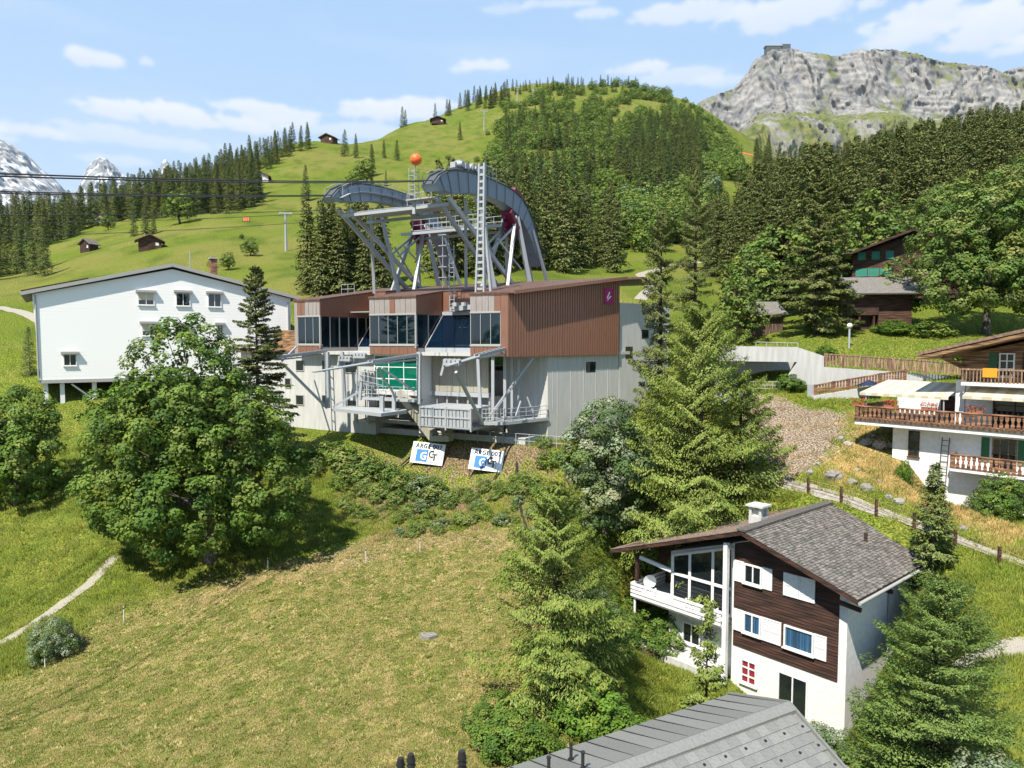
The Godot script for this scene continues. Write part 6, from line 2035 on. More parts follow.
	for i in 16:
		var a0 := TAU * i / 16
		var a1 := TAU * (i + 1) / 16
		var ce := Vector3(0, 0.75, 0.0)
		dm.tri(ce, ce + Vector3(cos(a0) * 0.42, sin(a0) * 0.42, 0.14), ce + Vector3(cos(a1) * 0.42, sin(a1) * 0.42, 0.14))
		dm.tri(ce - Vector3(0, 0, 0.02), ce + Vector3(cos(a1) * 0.42, sin(a1) * 0.42, 0.13), ce + Vector3(cos(a0) * 0.42, sin(a0) * 0.42, 0.13))
	put("bowl", dm, mats.sign_white, ds)
	tubep("feed_arm", Vector3(0, 0.6, 0.05), Vector3(0, 0.7, 0.45), 0.015, mats.steel, ds, 5)

func carved_rail(parent: Node, a: Vector3, b: Vector3, h: float, m: String) -> void:
	# balcony front of upright boards with gaps cut between them, between two rails
	var along := (b - a)
	var n := int(along.length() / 0.30)
	var out := Vector3.UP.cross(along).normalized()
	var bd := MB.new()
	for i in n:
		var p := a.lerp(b, (i + 0.5) / n)
		var w := along.normalized() * 0.105
		var w2 := along.normalized() * 0.06
		var o := -out * 0.03
		# each board is waisted so that pairs leave a row of openings
		bd.prism([p - w, p + w, p + w + Vector3.UP * h * 0.32, p + w2 + Vector3.UP * h * 0.45, p + w2 + Vector3.UP * h * 0.6, p + w + Vector3.UP * h * 0.74, p + w + Vector3.UP * h, p - w + Vector3.UP * h, p - w + Vector3.UP * h * 0.74, p - w2 + Vector3.UP * h * 0.6, p - w2 + Vector3.UP * h * 0.45, p - w + Vector3.UP * h * 0.32], o)
	stuff(put("rail_boards", bd, mats[m], parent))
	beamp("hand_rail", a + Vector3.UP * (h + 0.03), b + Vector3.UP * (h + 0.03), 0.14, 0.08, mats[m], parent)
	beamp("foot_rail", a + Vector3.UP * 0.03 + out * 0.02, b + Vector3.UP * 0.03 + out * 0.02, 0.1, 0.09, mats[m], parent)

func awning(parent: Node, q: Array) -> void:
	# cloth of stripes between two lines: back-left, back-right, front-right, front-left; small valance; arms
	var n := 14
	for i in n:
		var k := MB.new()
		var t0 := float(i) / n
		var t1 := float(i + 1) / n
		var a: Vector3 = q[0].lerp(q[1], t0)
		var b: Vector3 = q[0].lerp(q[1], t1)
		var c: Vector3 = q[3].lerp(q[2], t1)
		var d: Vector3 = q[3].lerp(q[2], t0)
		k.hexa([d - Vector3(0, 0.015, 0), c - Vector3(0, 0.015, 0), b - Vector3(0, 0.015, 0), a - Vector3(0, 0.015, 0), d, c, b, a])
		k.hexa([d + Vector3(0, -0.2, 0.015), c + Vector3(0, -0.2, 0.015), c + Vector3(0, -0.2, 0.0), d + Vector3(0, -0.2, 0.0), d + Vector3(0, -0.016, 0.015), c + Vector3(0, -0.016, 0.015), c + Vector3(0, -0.016, 0), d + Vector3(0, -0.016, 0)])
		put("awning_stripe", k, mats.awning if i % 2 else mats.awning_stripe, parent)
	beamp("awning_bar", q[3] + Vector3(0, -0.02, -0.03), q[2] + Vector3(0, -0.02, -0.03), 0.06, 0.06, mats.white_paint, parent)
	for t in [0.1, 0.9]: beamp("awning_arm", q[0].lerp(q[1], t) + Vector3(0, -0.15, 0), q[3].lerp(q[2], t) + Vector3(0, -0.05, 0), 0.04, 0.04, mats.white_paint, parent)

func flower_box(at_: Vector3, turn: float, label: String) -> void:
	var o := thing("flower_box", label, "flower box", at_, turn, "flower boxes on the terrace")
	boxp("box", Vector3(-0.45, 0, -0.12), Vector3(0.45, 0.2, 0.12), mats.terracotta, o)
	var r := RandomNumberGenerator.new()
	r.seed = int(at_.x * 100)
	var g := MB.new()
	var f := MB.new()
	for i in 160:
		var p := Vector3(r.randf_range(-0.5, 0.5), 0.2 + r.randf() * 0.25, r.randf_range(-0.18, 0.18))
		var d := Vector3(r.randf_range(-1, 1), r.randf_range(-0.4, 1), r.randf_range(-1, 1)).normalized() * 0.11
		g.col = shade_of(MAPLE[i % 4], r)
		if i % 2: g.leaf(p, d, d.cross(Vector3.UP).normalized() * 0.035)
		else: f.leaf(p + Vector3(0, 0.06, 0.03), d, d.cross(Vector3.UP).normalized() * 0.05)
	put("leaves", g, mats.leaf, o)
	put("flowers", f, mats.flower_red, o)

func make_balcony_house() -> void:
	var turn := -0.8553
	var o := thing("balcony_house", "white house with carved brown balconies, awnings and wooden gable", "house", Vector3(26.99, 9.0, -50.0), turn)
	var t := o.transform
	footprints.push_back(PackedVector2Array([Vector2(25, 51.5), Vector2(34, 41), Vector2(42, 48), Vector2(34, 58)]))
	boxp("wall", Vector3(0, 1.0, -8), Vector3(12.5, 5.0, 0), mats.render_white, o)
	boxp("base_wall", Vector3(3.4, -2.0, -7.9), Vector3(12.45, 0.999, -0.02), mats.render_white, o)
	boxp("terrace_slab", Vector3(-2.2, 5.0, -6), Vector3(12.5, 5.25, 1.1), mats.white_paint, o)
	boxp("terrace_edge", Vector3(-2.25, 5.25, -6), Vector3(12.5, 5.42, 1.16), mats.wood_grey, o)
	carved_rail(o, Vector3(-2.2, 5.45, 1.1), Vector3(12.4, 5.45, 1.1), 0.85, "wood_red")
	carved_rail(o, Vector3(-2.2, 5.45, -5.8), Vector3(-2.2, 5.45, 1.1), 0.85, "wood_red")
	# mid storey
	opening(o, Vector2(1.05, 2.95), Vector2(1.75, 4.75), 0.0, "wood_brown", 1, 2, "interior", "door")
	shutter(o, 5.45, 5.9, 3.15, 4.75, 0.0, "shutter_green")
	opening(o, Vector2(6.05, 2.75), Vector2(7.4, 4.75), 0.0, "wood_light", 3, 1)
	shutter(o, 7.45, 7.9, 3.15, 4.75, 0.0, "shutter_green")
	boxp("balcony_floor", Vector3(4.0, 2.45, 0.0), Vector3(12.4, 2.65, 1.1), mats.white_paint, o)
	carved_rail(o, Vector3(4.0, 2.68, 1.1), Vector3(12.3, 2.68, 1.1), 0.85, "wood_red")
	carved_rail(o, Vector3(4.0, 2.68, 0.0), Vector3(4.0, 2.68, 1.1), 0.85, "wood_red")
	# base storey
	shutter(o, 5.5, 5.95, 0.1, 1.9, 0.0, "shutter_green")
	opening(o, Vector2(6.1, 0.0), Vector2(7.2, 1.9), 0.0, "wood_brown", 2, 1, "interior", "door")
	# terrace storey
	boxp("upper_wall", Vector3(4.3, 5.42, -8), Vector3(12.4, 8.1, -0.4), mats.render_white, o)
	boxp("pillar", Vector3(3.75, 5.42, -1.0), Vector3(4.28, 8.4, -0.3), mats.white_paint, o)
	boxp("terrace_wall", Vector3(-1.9, 5.42, -5.9), Vector3(4.2, 7.7, -5.7), mats.white_paint, o)
	boxp("brown_screen", Vector3(1.2, 5.45, -5.68), Vector3(4.0, 6.9, -5.6), mats.wood_brown, o)
	opening(o, Vector2(5.9, 5.55), Vector2(8.3, 7.5), -0.4, "wood_brown", 2, 3)
	# upper balcony and wooden gable
	boxp("upper_balcony", Vector3(4.4, 8.1, -0.4), Vector3(12.4, 8.3, 0.9), mats.white_paint, o)
	var rl := MB.new()
	for i in 40: rl.box(Vector3(4.45 + i * 0.2, 8.3, 0.82), Vector3(4.51 + i * 0.2, 9.1, 0.88))
	rl.box(Vector3(4.4, 9.1, 0.8), Vector3(12.4, 9.2, 0.9))
	stuff(put("balustrade", rl, mats.wood_fence, o))
	for x in [4.4, 7.0, 9.6]: boxp("balcony_post", Vector3(x, 8.3, 0.76), Vector3(x + 0.14, 9.25, 0.78), mats.wood_fence, o)
	cladding("gable_boards", o, [Vector2(4.0, 8.3), Vector2(13.0, 8.3), Vector2(13.0, 11.0), Vector2(10.5, 11.7), Vector2(4.0, 10.05)], -0.4, 0.2, "wood_light")
	var gb := MB.new()
	gb.prism([Vector3(4.0, 8.1, -0.42), Vector3(13, 8.1, -0.42), Vector3(13, 11.0, -0.42), Vector3(10.5, 11.7, -0.42), Vector3(4.0, 10.0, -0.42)], Vector3(0, 0, -8))
	put("gable_wall", gb, mats.wood_light, o)
	shutter(o, 5.6, 6.05, 8.6, 10.2, -0.34, "shutter_green")
	opening(o, Vector2(6.15, 8.7), Vector2(7.0, 10.2), -0.35, "white_paint", 2, 3)
	opening(o, Vector2(7.4, 8.4), Vector2(8.2, 10.25), -0.35, "wood_brown", 2, 3, "interior", "balcony_door")
	beamp("eave_bracket", Vector3(4.1, 9.3, -0.2), Vector3(3.2, 9.9, 0.6), 0.25, 0.3, mats.wood_light, o)
	gable_roof(o, 2.0, 9.95, 10.5, 12.15, 15, 11.0, 1.6, -8.6, 0.22, "wood_light")
	gable_roof(o, 1.96, 10.2, 10.5, 12.4, 15.04, 11.25, 1.66, -8.66, 0.2, "slate_warm")
	# awnings
	awning(o, [Vector3(-1.9, 8.05, -3.8), Vector3(3.7, 8.05, -2.2), Vector3(3.7, 7.3, 0.9), Vector3(-2.0, 7.3, 0.9)])
	awning(o, [Vector3(4.6, 7.95, -0.38), Vector3(12.2, 7.95, -0.38), Vector3(12.2, 7.45, 1.2), Vector3(4.6, 7.45, 1.2)])
	for x in [-1.6, 3.4]: tubep("awning_pole", Vector3(x, 5.45, 0.7), Vector3(x, 7.25, 0.8), 0.05, mats.frame_grey, o)
	for u in [[-2.0, "at the terrace corner"], [0.2, "beside the terrace corner"], [2.6, "under the wide awning's edge"], [5.3, "before the terrace door"], [9.0, "at the terrace's far end"]]:
		flower_box(t * Vector3(u[0], 6.33, 1.0), turn, "terracotta box of red flowers on the balcony rail %s" % u[1])
	var ld := thing("ladder", "thin dark ladder leaning on the white house wall", "ladder", t * Vector3(3.4, 2.2, 0.35), turn)
	for sx in [-0.22, 0.22]: tubep("stile", Vector3(sx, -0.4, 0.2), Vector3(sx, 2.3, -0.25), 0.03, mats.black_metal, ld, 5)
	for i in 7: tubep("rung", Vector3(-0.22, i * 0.35, 0.14 - i * 0.06), Vector3(0.22, i * 0.35, 0.14 - i * 0.06), 0.02, mats.black_metal, ld, 4)
	var ch := thing("plastic_chair", "orange plastic chair by the white house's ground-floor door", "chair", t * Vector3(7.0, 0.05, 0.7), turn + 2.6)
	boxp("seat", Vector3(-0.25, 0.42, -0.25), Vector3(0.25, 0.47, 0.25), mats.plastic_orange, ch)
	boxp("backrest", Vector3(-0.25, 0.47, -0.29), Vector3(0.25, 0.98, -0.24), mats.plastic_orange, ch)
	for u in [Vector2(-0.22, -0.22), Vector2(0.22, -0.22), Vector2(-0.22, 0.22), Vector2(0.22, 0.22)]: boxp("leg", Vector3(u.x - 0.03, 0, u.y - 0.03), Vector3(u.x + 0.03, 0.42, u.y + 0.03), mats.plastic_orange, ch)
	for u in [[5.6, "left"], [8.0, "right"]]:
		var ub := thing("folded_parasol", "orange cloth hung over the upper balcony rail, %s of the white window" % ("before the green shutter" if u[1] == "left" else "beyond"), "cloth", t * Vector3(u[0] + 0.4, 9.22, 0.85), turn, "cloths on the upper balcony")
		ub.name = numbered("hanging_cloth")
		boxp("front_fold", Vector3(-0.4, -0.55, 0.06), Vector3(0.4, 0.0, 0.09), mats.plastic_orange if u[1] == "left" else mats.wood_light, ub)
		boxp("top_fold", Vector3(-0.4, 0.0, -0.08), Vector3(0.4, 0.03, 0.09), mats.plastic_orange if u[1] == "left" else mats.wood_light, ub)

func make_metal_roof_house() -> void:
	# grey metal roof below the eye: seamed sheets on the far slope, interlocking tiles on the near one
	var e1 := at(788, 704, 25.0)
	var turn := atan2(0.486, 0.874)
	var o := thing("metal_roof_house", "house with grey metal roof, seamed on one slope and tiled on the other", "house", Vector3(e1.x, 1.0, e1.z), turn)
	var t := o.transform
	# own frame: -x along the ridge towards the lower left, z towards the eye
	var H := e1.y - 1.0
	var L := 13.0
	var dn := 0.52
	var wf := 2.9
	var df := 0.33
	var wn := 4.6
	boxp("wall", Vector3(-L + 0.4, -3, -wf + 0.5), Vector3(-0.4, H - 2.9, wn - 0.5), mats.render_white, o)
	var gab := MB.new()
	gab.prism([Vector3(-0.4, H - 3.0, -wf + 0.5), Vector3(-0.4, H - 3.0, wn - 0.5), Vector3(-0.4, H - 0.3 - (wn - 0.5) * dn, wn - 0.5), Vector3(-0.4, H - 0.3, 0), Vector3(-0.4, H - 0.3 - (wf - 0.5) * df, -wf + 0.5)], Vector3(-L + 0.8, 0, 0))
	put("attic_wall", gab, mats.render_white, o)
	var base := MB.new()
	base.prism([Vector3(0, H - 0.02, 0), Vector3(0, H - 0.02 - wf * df, -wf), Vector3(0, H - 0.16 - wf * df, -wf), Vector3(0, H - 0.16, 0)], Vector3(-L, 0, 0))
	base.prism([Vector3(0, H - 0.02, 0), Vector3(0, H - 0.02 - wn * dn, wn), Vector3(0, H - 0.16 - wn * dn, wn), Vector3(0, H - 0.16, 0)], Vector3(-L, 0, 0))
	put("roof_deck", base, mats.metal_roof_c, o)
	var n := 17
	for i in n:
		var x0 := -L * i / n
		var x1 := -L * (i + 1) / n
		var k := MB.new()
		k.hexa([Vector3(x1 + 0.01, H - wf * df, -wf), Vector3(x1 + 0.01, H, -0.12), Vector3(x0 - 0.01, H, -0.12), Vector3(x0 - 0.01, H - wf * df, -wf), Vector3(x1 + 0.01, H - wf * df + 0.015, -wf), Vector3(x1 + 0.01, H + 0.015 - 0.06, -0.12), Vector3(x0 - 0.01, H + 0.015 - 0.06, -0.12), Vector3(x0 - 0.01, H - wf * df + 0.015, -wf)])
		var sheet := put("roof_sheet", k, [mats.metal_roof, mats.metal_roof_b, mats.metal_roof_c][(i * 7) % 3], o)
		beamp("seam", Vector3(x0, H - wf * df + 0.025, -wf), Vector3(x0, H - 0.02, -0.12), 0.03, 0.035, mats.black_metal, sheet)
	var r := RandomNumberGenerator.new()
	r.seed = 8
	var rows := 14
	var cols := 28
	var tile := MB.new()
	var sw := L / cols
	var sl := wn / rows
	tile.hexa([Vector3(-sw + 0.006, -sl * dn * 1.05, sl * 1.05), Vector3(-0.006, -sl * dn * 1.05, sl * 1.05), Vector3(-0.006, 0, 0), Vector3(-sw + 0.006, 0, 0), Vector3(-sw + 0.006, -sl * dn * 1.05 + 0.045, sl * 1.05), Vector3(-0.006, -sl * dn * 1.05 + 0.045, sl * 1.05), Vector3(-0.006, 0.012, 0), Vector3(-sw + 0.006, 0.012, 0)])
	var tm := tile.mesh()
	var clip := MB.new()
	clip.cbox(Vector3(0, 0, 0), Vector3(0.07, 0.05, 0.07))
	var cm := clip.mesh()
	for j in rows:
		for i in cols:
			var p := Vector3(-i * sw - (sw * 0.5 if j % 2 else 0.0), H - j * sl * dn, j * sl)
			if p.x - sw < -L: continue
			var tl := put_mesh("roof_tile", tm, [mats.metal_roof, mats.metal_roof_b, mats.metal_roof_c][r.randi() % 3], o)
			tl.position = p
			if j > 0 and (i + j) % 2 == 0 and j % 2 == 0:
				var cl := put_mesh("snow_stop", cm, mats.black_metal, tl)
				cl.position = Vector3(-sw * 0.5, -sl * 0.5 * dn + 0.06, sl * 0.5)
	var cap := MB.new()
	cap.prism([Vector3(0.06, H + 0.10, 0.0), Vector3(0.06, H - 0.10, -0.34), Vector3(0.06, H - 0.15, -0.34), Vector3(0.06, H + 0.04, 0.0)], Vector3(-L - 0.1, 0, 0))
	cap.prism([Vector3(0.06, H + 0.10, 0.0), Vector3(0.06, H - 0.06, 0.34), Vector3(0.06, H - 0.11, 0.34), Vector3(0.06, H + 0.04, 0.0)], Vector3(-L - 0.1, 0, 0))
	put("ridge_cap", cap, mats.metal_roof, o)
	for u in [[wn, 1.0, dn], [wf, -1.0, df]]:
		var vb := MB.new()
		vb.beam(Vector3(0.05, H + 0.03, 0), Vector3(0.05, H - u[0] * u[2] + 0.03, u[0] * u[1]), 0.1, 0.14)
		put("verge_trim", vb, mats.metal_roof_c, o)
	for u in [[-8.3, -1.7, 0.55], [-9.6, -1.0, 0.6], [-8.6, -0.6, 0.55]]:
		var pp := MB.new()
		var p := Vector3(u[0], H + u[1] * df, u[1])
		pp.tube(p, p + Vector3(0, u[2], 0), 0.055, 0.055, 10)
		pp.tube(p + Vector3(0, u[2], 0), p + Vector3(0, u[2] + 0.05, 0), 0.075, 0.075, 10)
		pp.tube(p, p + Vector3(0, 0.06, 0), 0.13, 0.10, 10)
		put("vent_pipe", pp, mats.black_metal, o)
	# flat-roofed house whose flues reach into the picture
	var f := thing("flue_house", "low house below the meadow with black metal flues on its flat roof", "house", Vector3(-1.8, 0.5, -15.2))
	boxp("wall", Vector3(-2.6, -3, -2.2), Vector3(2.6, 7.9, 2.6), mats.render_white, f)
	boxp("flat_roof", Vector3(-2.9, 7.9, -2.5), Vector3(2.9, 8.1, 2.9), mats.slate, f)
	for u in [[400.5, 758, 17.2], [411, 754, 17.0], [462, 751, 16.6]]:
		var tp := at(u[0], u[1], u[2]) - f.position
		var fl := MB.new()
		fl.tube(Vector3(tp.x, 8.1, tp.z), Vector3(tp.x, tp.y - 0.14, tp.z), 0.085, 0.085, 12)
		for k in 3: fl.tube(Vector3(tp.x, tp.y - 0.42 + k * 0.12, tp.z), Vector3(tp.x, tp.y - 0.38 + k * 0.12, tp.z), 0.12, 0.10, 12)
		fl.tube(Vector3(tp.x, tp.y - 0.14, tp.z), Vector3(tp.x, tp.y, tp.z), 0.11, 0.07, 12)
		put("flue", fl, mats.black_metal, f)

func make_brown_chalets() -> void:
	# dark chalet half hidden by trees
	var c := at(852, 276, 92.0)
	var o := thing("dark_chalet", "dark brown chalet with teal shutters among the trees", "chalet", Vector3(c.x, c.y - 1.0, c.z), -0.35)
	var poly := [Vector2(0, -2), Vector2(12, -2), Vector2(12, 3.6), Vector2(6.6, 6.0), Vector2(0, 3.6)]
	var b := MB.new()
	var pv := []
	for p in poly: pv.push_back(Vector3(p.x, p.y, 0))
	b.prism(pv, Vector3(0, 0, -9))
	put("wall", b, mats.wood_dark, o)
	cladding("boards", o, [Vector2(0, 0.4), Vector2(12, 0.4), Vector2(12, 3.5), Vector2(6.6, 5.8), Vector2(0, 3.5)], 0.0, 0.25, "wood_brown")
	gable_roof(o, -1.4, 3.5, 6.6, 6.5, 13.6, 3.7, 1.6, -10, 0.3, "wood_dark")
	for u in [[0.6, 1.5], [2.2, 3.1], [3.8, 4.7]]: shutter(o, u[0], u[1], 3.0, 4.0, 0.05, "shutter_teal", 6)
	for u in [[0.4, 1.7], [1.8, 3.1], [3.2, 4.5]]: shutter(o, u[0], u[1], 0.9, 1.9, 0.05, "shutter_teal", 6)
	boxp("balcony", Vector3(-0.4, 0.0, 0.0), Vector3(8, 0.2, 1.2), mats.wood_dark, o)
	boxp("balcony_front", Vector3(-0.4, 0.2, 1.1), Vector3(8, 0.8, 1.2), mats.wood_brown, o)
	# small cabin below it
	c = at(851, 331, 78.0)
	o = thing("brown_cabin", "small brown log cabin with pale grey roof on the grass slope", "cabin", Vector3(c.x, c.y, c.z), -0.12)
	boxp("base", Vector3(0.4, -1.5, -5), Vector3(6, 1.6, 0), mats.wood_grey, o)
	cladding("log_wall", o, [Vector2(0.2, 0.0), Vector2(6.2, 0.0), Vector2(6.2, 4.0), Vector2(0.2, 4.0)], 0.0, 0.28, "wood_brown")
	boxp("upper_wall", Vector3(0.2, 1.6, -5), Vector3(6.2, 4.0, -0.01), mats.wood_brown, o)
	boxp("dark_wood_plate", Vector3(0.9, 0.0, 0.055), Vector3(2.2, 1.4, 0.07), mats.wood_dark, o)  # plate of dark wood set on the log wall, nothing open behind
	boxp("balcony", Vector3(-0.1, 1.7, 0.06), Vector3(2.5, 2.5, 0.9), mats.wood_dark, o)
	for x in [0.5, 2.0, 2.5]: boxp("post", Vector3(x, 0, 0.07), Vector3(x + 0.16, 1.7, 0.8), mats.wood_brown, o)
	var rf := MB.new()
	rf.prism([Vector3(-0.5, 3.9, 1.2), Vector3(7.6, 3.9, 1.2), Vector3(7.6, 5.9, -2.6), Vector3(-0.5, 5.9, -2.6)], Vector3(0, 0.14, 0.05))
	rf.prism([Vector3(-0.5, 5.9, -2.6), Vector3(7.6, 5.9, -2.6), Vector3(7.6, 4.2, -5.8), Vector3(-0.5, 4.2, -5.8)], Vector3(0, 0.14, 0))
	put("roof", rf, mats.slate_b, o)
	# grey shed roof beyond the larch
	c = at(742, 324, 80.0)
	o = thing("grey_shed", "low shed with pale grey roof between larch and spruce", "shed", c, 0.0)
	boxp("wall", Vector3(0, -1.5, -3), Vector3(4.6, 1.2, 0), mats.wood_grey, o)
	rf = MB.new()
	rf.prism([Vector3(-0.4, 1.0, 0.6), Vector3(5.0, 1.0, 0.6), Vector3(4.7, 2.5, -2.2), Vector3(0.2, 2.5, -2.2)], Vector3(0, 0.12, 0))
	put("roof", rf, mats.slate_b, o)

func hut(px: float, py: float, w: float, h: float, turn: float, label: String, wall: String, roof: String, called := "hay_hut") -> void:
	var p := on_ground(px, py, 80.0)
	var k := -p.z / FOCAL
	w *= k
	h *= k
	var o := thing(called, label, "hut", p, turn)
	var b := MB.new()
	b.prism([Vector3(-w * 0.42, -1, w * 0.35), Vector3(w * 0.42, -1, w * 0.35), Vector3(w * 0.42, h * 0.6, w * 0.35), Vector3(0, h * 0.9, w * 0.35), Vector3(-w * 0.42, h * 0.6, w * 0.35)], Vector3(0, 0, -w * 0.75))
	put("wall", b, mats[wall], o)
	gable_roof(o, -w * 0.56, h * 0.52, 0, h, w * 0.56, h * 0.52, w * 0.46, -w * 0.5, h * 0.07, roof)
	boxp("door", Vector3(-w * 0.1, 0, w * 0.35), Vector3(w * 0.12, h * 0.42, w * 0.36), mats.wood_dark, o)
	boxp("window", Vector3(w * 0.2, h * 0.2, w * 0.35), Vector3(w * 0.32, h * 0.4, w * 0.36), mats.white_paint, o)

func pylon(px: float, py: float, top: float, label: String, wide := 0.9) -> void:
	var p := on_ground(px, py, 90.0)
	var h := (py - top) * -p.z / FOCAL
	var o := thing("lift_pylon", label, "pylon", p, 0.4)
	var m := MB.new()
	m.tube(Vector3(0, -0.5, 0), Vector3(0, h, 0), 0.03 * h * wide, 0.018 * h * wide, 8)
	put("mast", m, mats.steel_light, o)
	beamp("cross_arm", Vector3(-h * 0.16, h, 0), Vector3(h * 0.16, h, 0), 0.03 * h, 0.04 * h, mats.steel_light, o)
	for s in [-1.0, 1.0]:
		var w := MB.new()
		w.beam(Vector3(s * h * 0.14, h * 0.97, -h * 0.12), Vector3(s * h * 0.14, h * 0.97, h * 0.12), 0.03 * h, 0.03 * h)
		for i in 4: w.tube(Vector3(s * h * 0.14 - 0.1, h * 0.99, h * (-0.1 + i * 0.066)), Vector3(s * h * 0.14 + 0.1, h * 0.99, h * (-0.1 + i * 0.066)), h * 0.02, h * 0.02, 8)
		put("sheave_train", w, mats.steel, o)
	tubep("ladder_rail", Vector3(0.05 * h, 0, 0), Vector3(0.03 * h, h, 0), 0.006 * h, mats.steel, o, 4)

func make_far_things() -> void:
	hut(150, 249, 24, 14, 0.5, "dark barn with grey roof on the open slope", "wood_brown", "slate_warm")
	hut(89, 251, 14, 12, -0.3, "small dark hut beside a bush on the slope", "wood_dark", "slate")
	hut(260, 182, 19, 9, 0.3, "hut with red-brown roof and pale wall below the ridge forest", "render_white", "wood_red")
	hut(101, 222, 10, 8, 0.1, "tiny white-walled hut under the ridge forest", "render_white", "wood_brown")
	hut(329, 143, 15, 8, -0.2, "chalet with reddish roof on the grassy skyline", "wood_brown", "wood_red")
	hut(339, 142, 9, 7, 0.2, "smaller chalet beside the reddish-roofed one on the skyline", "wood_brown", "wood_dark")
	hut(438, 124, 14, 6, 0.1, "dark hay hut below the skyline spruces", "wood_brown", "wood_dark")
	hut(660, 229, 15, 8, 0.2, "brown hut on the meadow beside the spruce copse", "wood_brown", "wood_red")
	pylon(286, 251, 214, "grey lift pylon on the slope behind the white building", 1.1)
	pylon(484, 131, 112, "thin lift pylon on the grassy flank")
	pylon(517, 104, 88, "thin lift pylon near the skyline spruces")
	pylon(533, 98, 84, "thin lift pylon on the crest beside another pylon")
	pylon(562, 212, 187, "slanted lift pylon among the hillside scrub")
	# orange nets
	for u in [[652, 190, 674, 189, "orange net on the slope under the copse"], [682, 190, 700, 186, "second orange net at the copse's edge"], [700, 143, 728, 141, "orange net on the hill's right shoulder"], [243, 222, 256, 219, "orange net lying on the slope under the ridge forest"]]:
		var a := on_ground(u[0], u[1], 100.0)
		var b := on_ground(u[2], u[3], 100.0)
		b = Vector3(b.x, height(b.x, -a.z), a.z)
		var o := thing("snow_net", u[4], "net", a)
		beamp("net", Vector3(0, 0.8, 0), b - a + Vector3(0, 0.8, 0), 0.1, 1.0, mats.snow_net, o)
		for i in 4: tubep("post", (b - a) * i / 3.0 + Vector3(0, -0.4, 0), (b - a) * i / 3.0 + Vector3(0, 1.5, 0), 0.1, mats.wood_grey, o, 5)
	# summit station on the rock mountain
	var s := at(776, 50, 3190.0)
	var su := thing("summit_station", "tiny dark building on the rock mountain's highest edge", "building", s)
	boxp("wall", Vector3(-45, -20, -20), Vector3(20, 14, 10), mats.steel_dark, su)
	boxp("tower", Vector3(24, -20, -15), Vector3(60, 22, 10), mats.steel_dark, su)
	boxp("roof", Vector3(-50, 14, -22), Vector3(24, 18, 12), mats.steel, su)

func ribbon(called: String, label: String, pts: Array, w: float, m: String, lift: float) -> void:
	var way := []
	for p in pts: way.push_back(on_ground(p[0], p[1], 90.0 if p[1] < 330 else 20.0))
	var fine := []
	for i in way.size() - 1:
		var n := maxi(2, int((way[i + 1] - way[i]).length() / 0.5))
		for j in n: fine.push_back((way[i] as Vector3).lerp(way[i + 1], float(j) / n))
	fine.push_back(way[-1])
	var k := MB.new()
	var rows := []
	for i in fine.size():
		var d: Vector3 = fine[mini(i + 1, fine.size() - 1)] - fine[maxi(i - 1, 0)]
		var side := Vector3(-d.z, 0, d.x).normalized() * w * 0.5
		var row := []
		for j in 5:
			var p: Vector3 = fine[i] + side * (j / 2.0 - 1.0) * (1.0 + 0.12 * noise_a.get_noise_2d(i * 0.4, j * 9.0))
			row.push_back(Vector3(p.x, height(p.x, -p.z) + lift, p.z))
		rows.push_back(row)
	for i in rows.size() - 1:
		for j in 4: k.quad(rows[i][j + 1], rows[i][j], rows[i + 1][j], rows[i + 1][j + 1])
	structure(put(called, k, mats[m]), label, "path")
	for i in rows.size() - 1:
		var a: Vector3 = rows[i][0]
		var b: Vector3 = rows[i][4]
		var c: Vector3 = rows[i + 1][4]
		var d: Vector3 = rows[i + 1][0]
		footprints.push_back(PackedVector2Array([Vector2(a.x, -a.z), Vector2(b.x, -b.z), Vector2(c.x, -c.z), Vector2(d.x, -d.z)]))

func board_fence(label: String, pts: Array, h: float, m: String) -> void:
	# posts, rails and upright boards between picture points [column, row, distance] of its foot
	var a := at(pts[0][0], pts[0][1], pts[0][2])
	var o := thing("board_fence", label, "fence", a)
	for i in pts.size() - 1:
		var p := at(pts[i][0], pts[i][1], pts[i][2]) - a
		var q := at(pts[i + 1][0], pts[i + 1][1], pts[i + 1][2]) - a
		var n := int(p.distance_to(q) / 0.24)
		var bd := MB.new()
		for j in n:
			var c := p.lerp(q, (j + 0.5) / n)
			var e := (q - p).normalized() * 0.085
			bd.hexa([c - e + Vector3(0, 0.06, 0.03), c + e + Vector3(0, 0.06, 0.03), c + e + Vector3(0, 0.06, 0), c - e + Vector3(0, 0.06, 0), c - e + Vector3(0, h - 0.08, 0.03), c + e + Vector3(0, h - 0.08, 0.03), c + e + Vector3(0, h - 0.08, 0), c - e + Vector3(0, h - 0.08, 0)])
		stuff(put("boards", bd, mats[m], o))
		beamp("post", p - Vector3(0, 0.3, 0), p + Vector3(0, h + 0.05, 0), 0.16, 0.16, mats[m], o)
		beamp("top_rail", p + Vector3(0, h - 0.03, 0), q + Vector3(0, h - 0.03, 0), 0.14, 0.1, mats[m], o)
		beamp("low_rail", p + Vector3(0, 0.2, -0.04), q + Vector3(0, 0.2, -0.04), 0.06, 0.1, mats[m], o)
	var z := at(pts[-1][0], pts[-1][1], pts[-1][2]) - a
	beamp("post", z - Vector3(0, 0.3, 0), z + Vector3(0, h + 0.05, 0), 0.16, 0.16, mats[m], o)

func wall_px(parent: Node, called: String, pts: Array, d: float, back: float, m: String) -> void:
	var poly := []
	for p in pts: poly.push_back(at(p[0], p[1], d) - (parent as Node3D).position)
	var k := MB.new()
	k.prism(poly, Vector3(0, 0, -back))
	put(called, k, mats[m], parent)

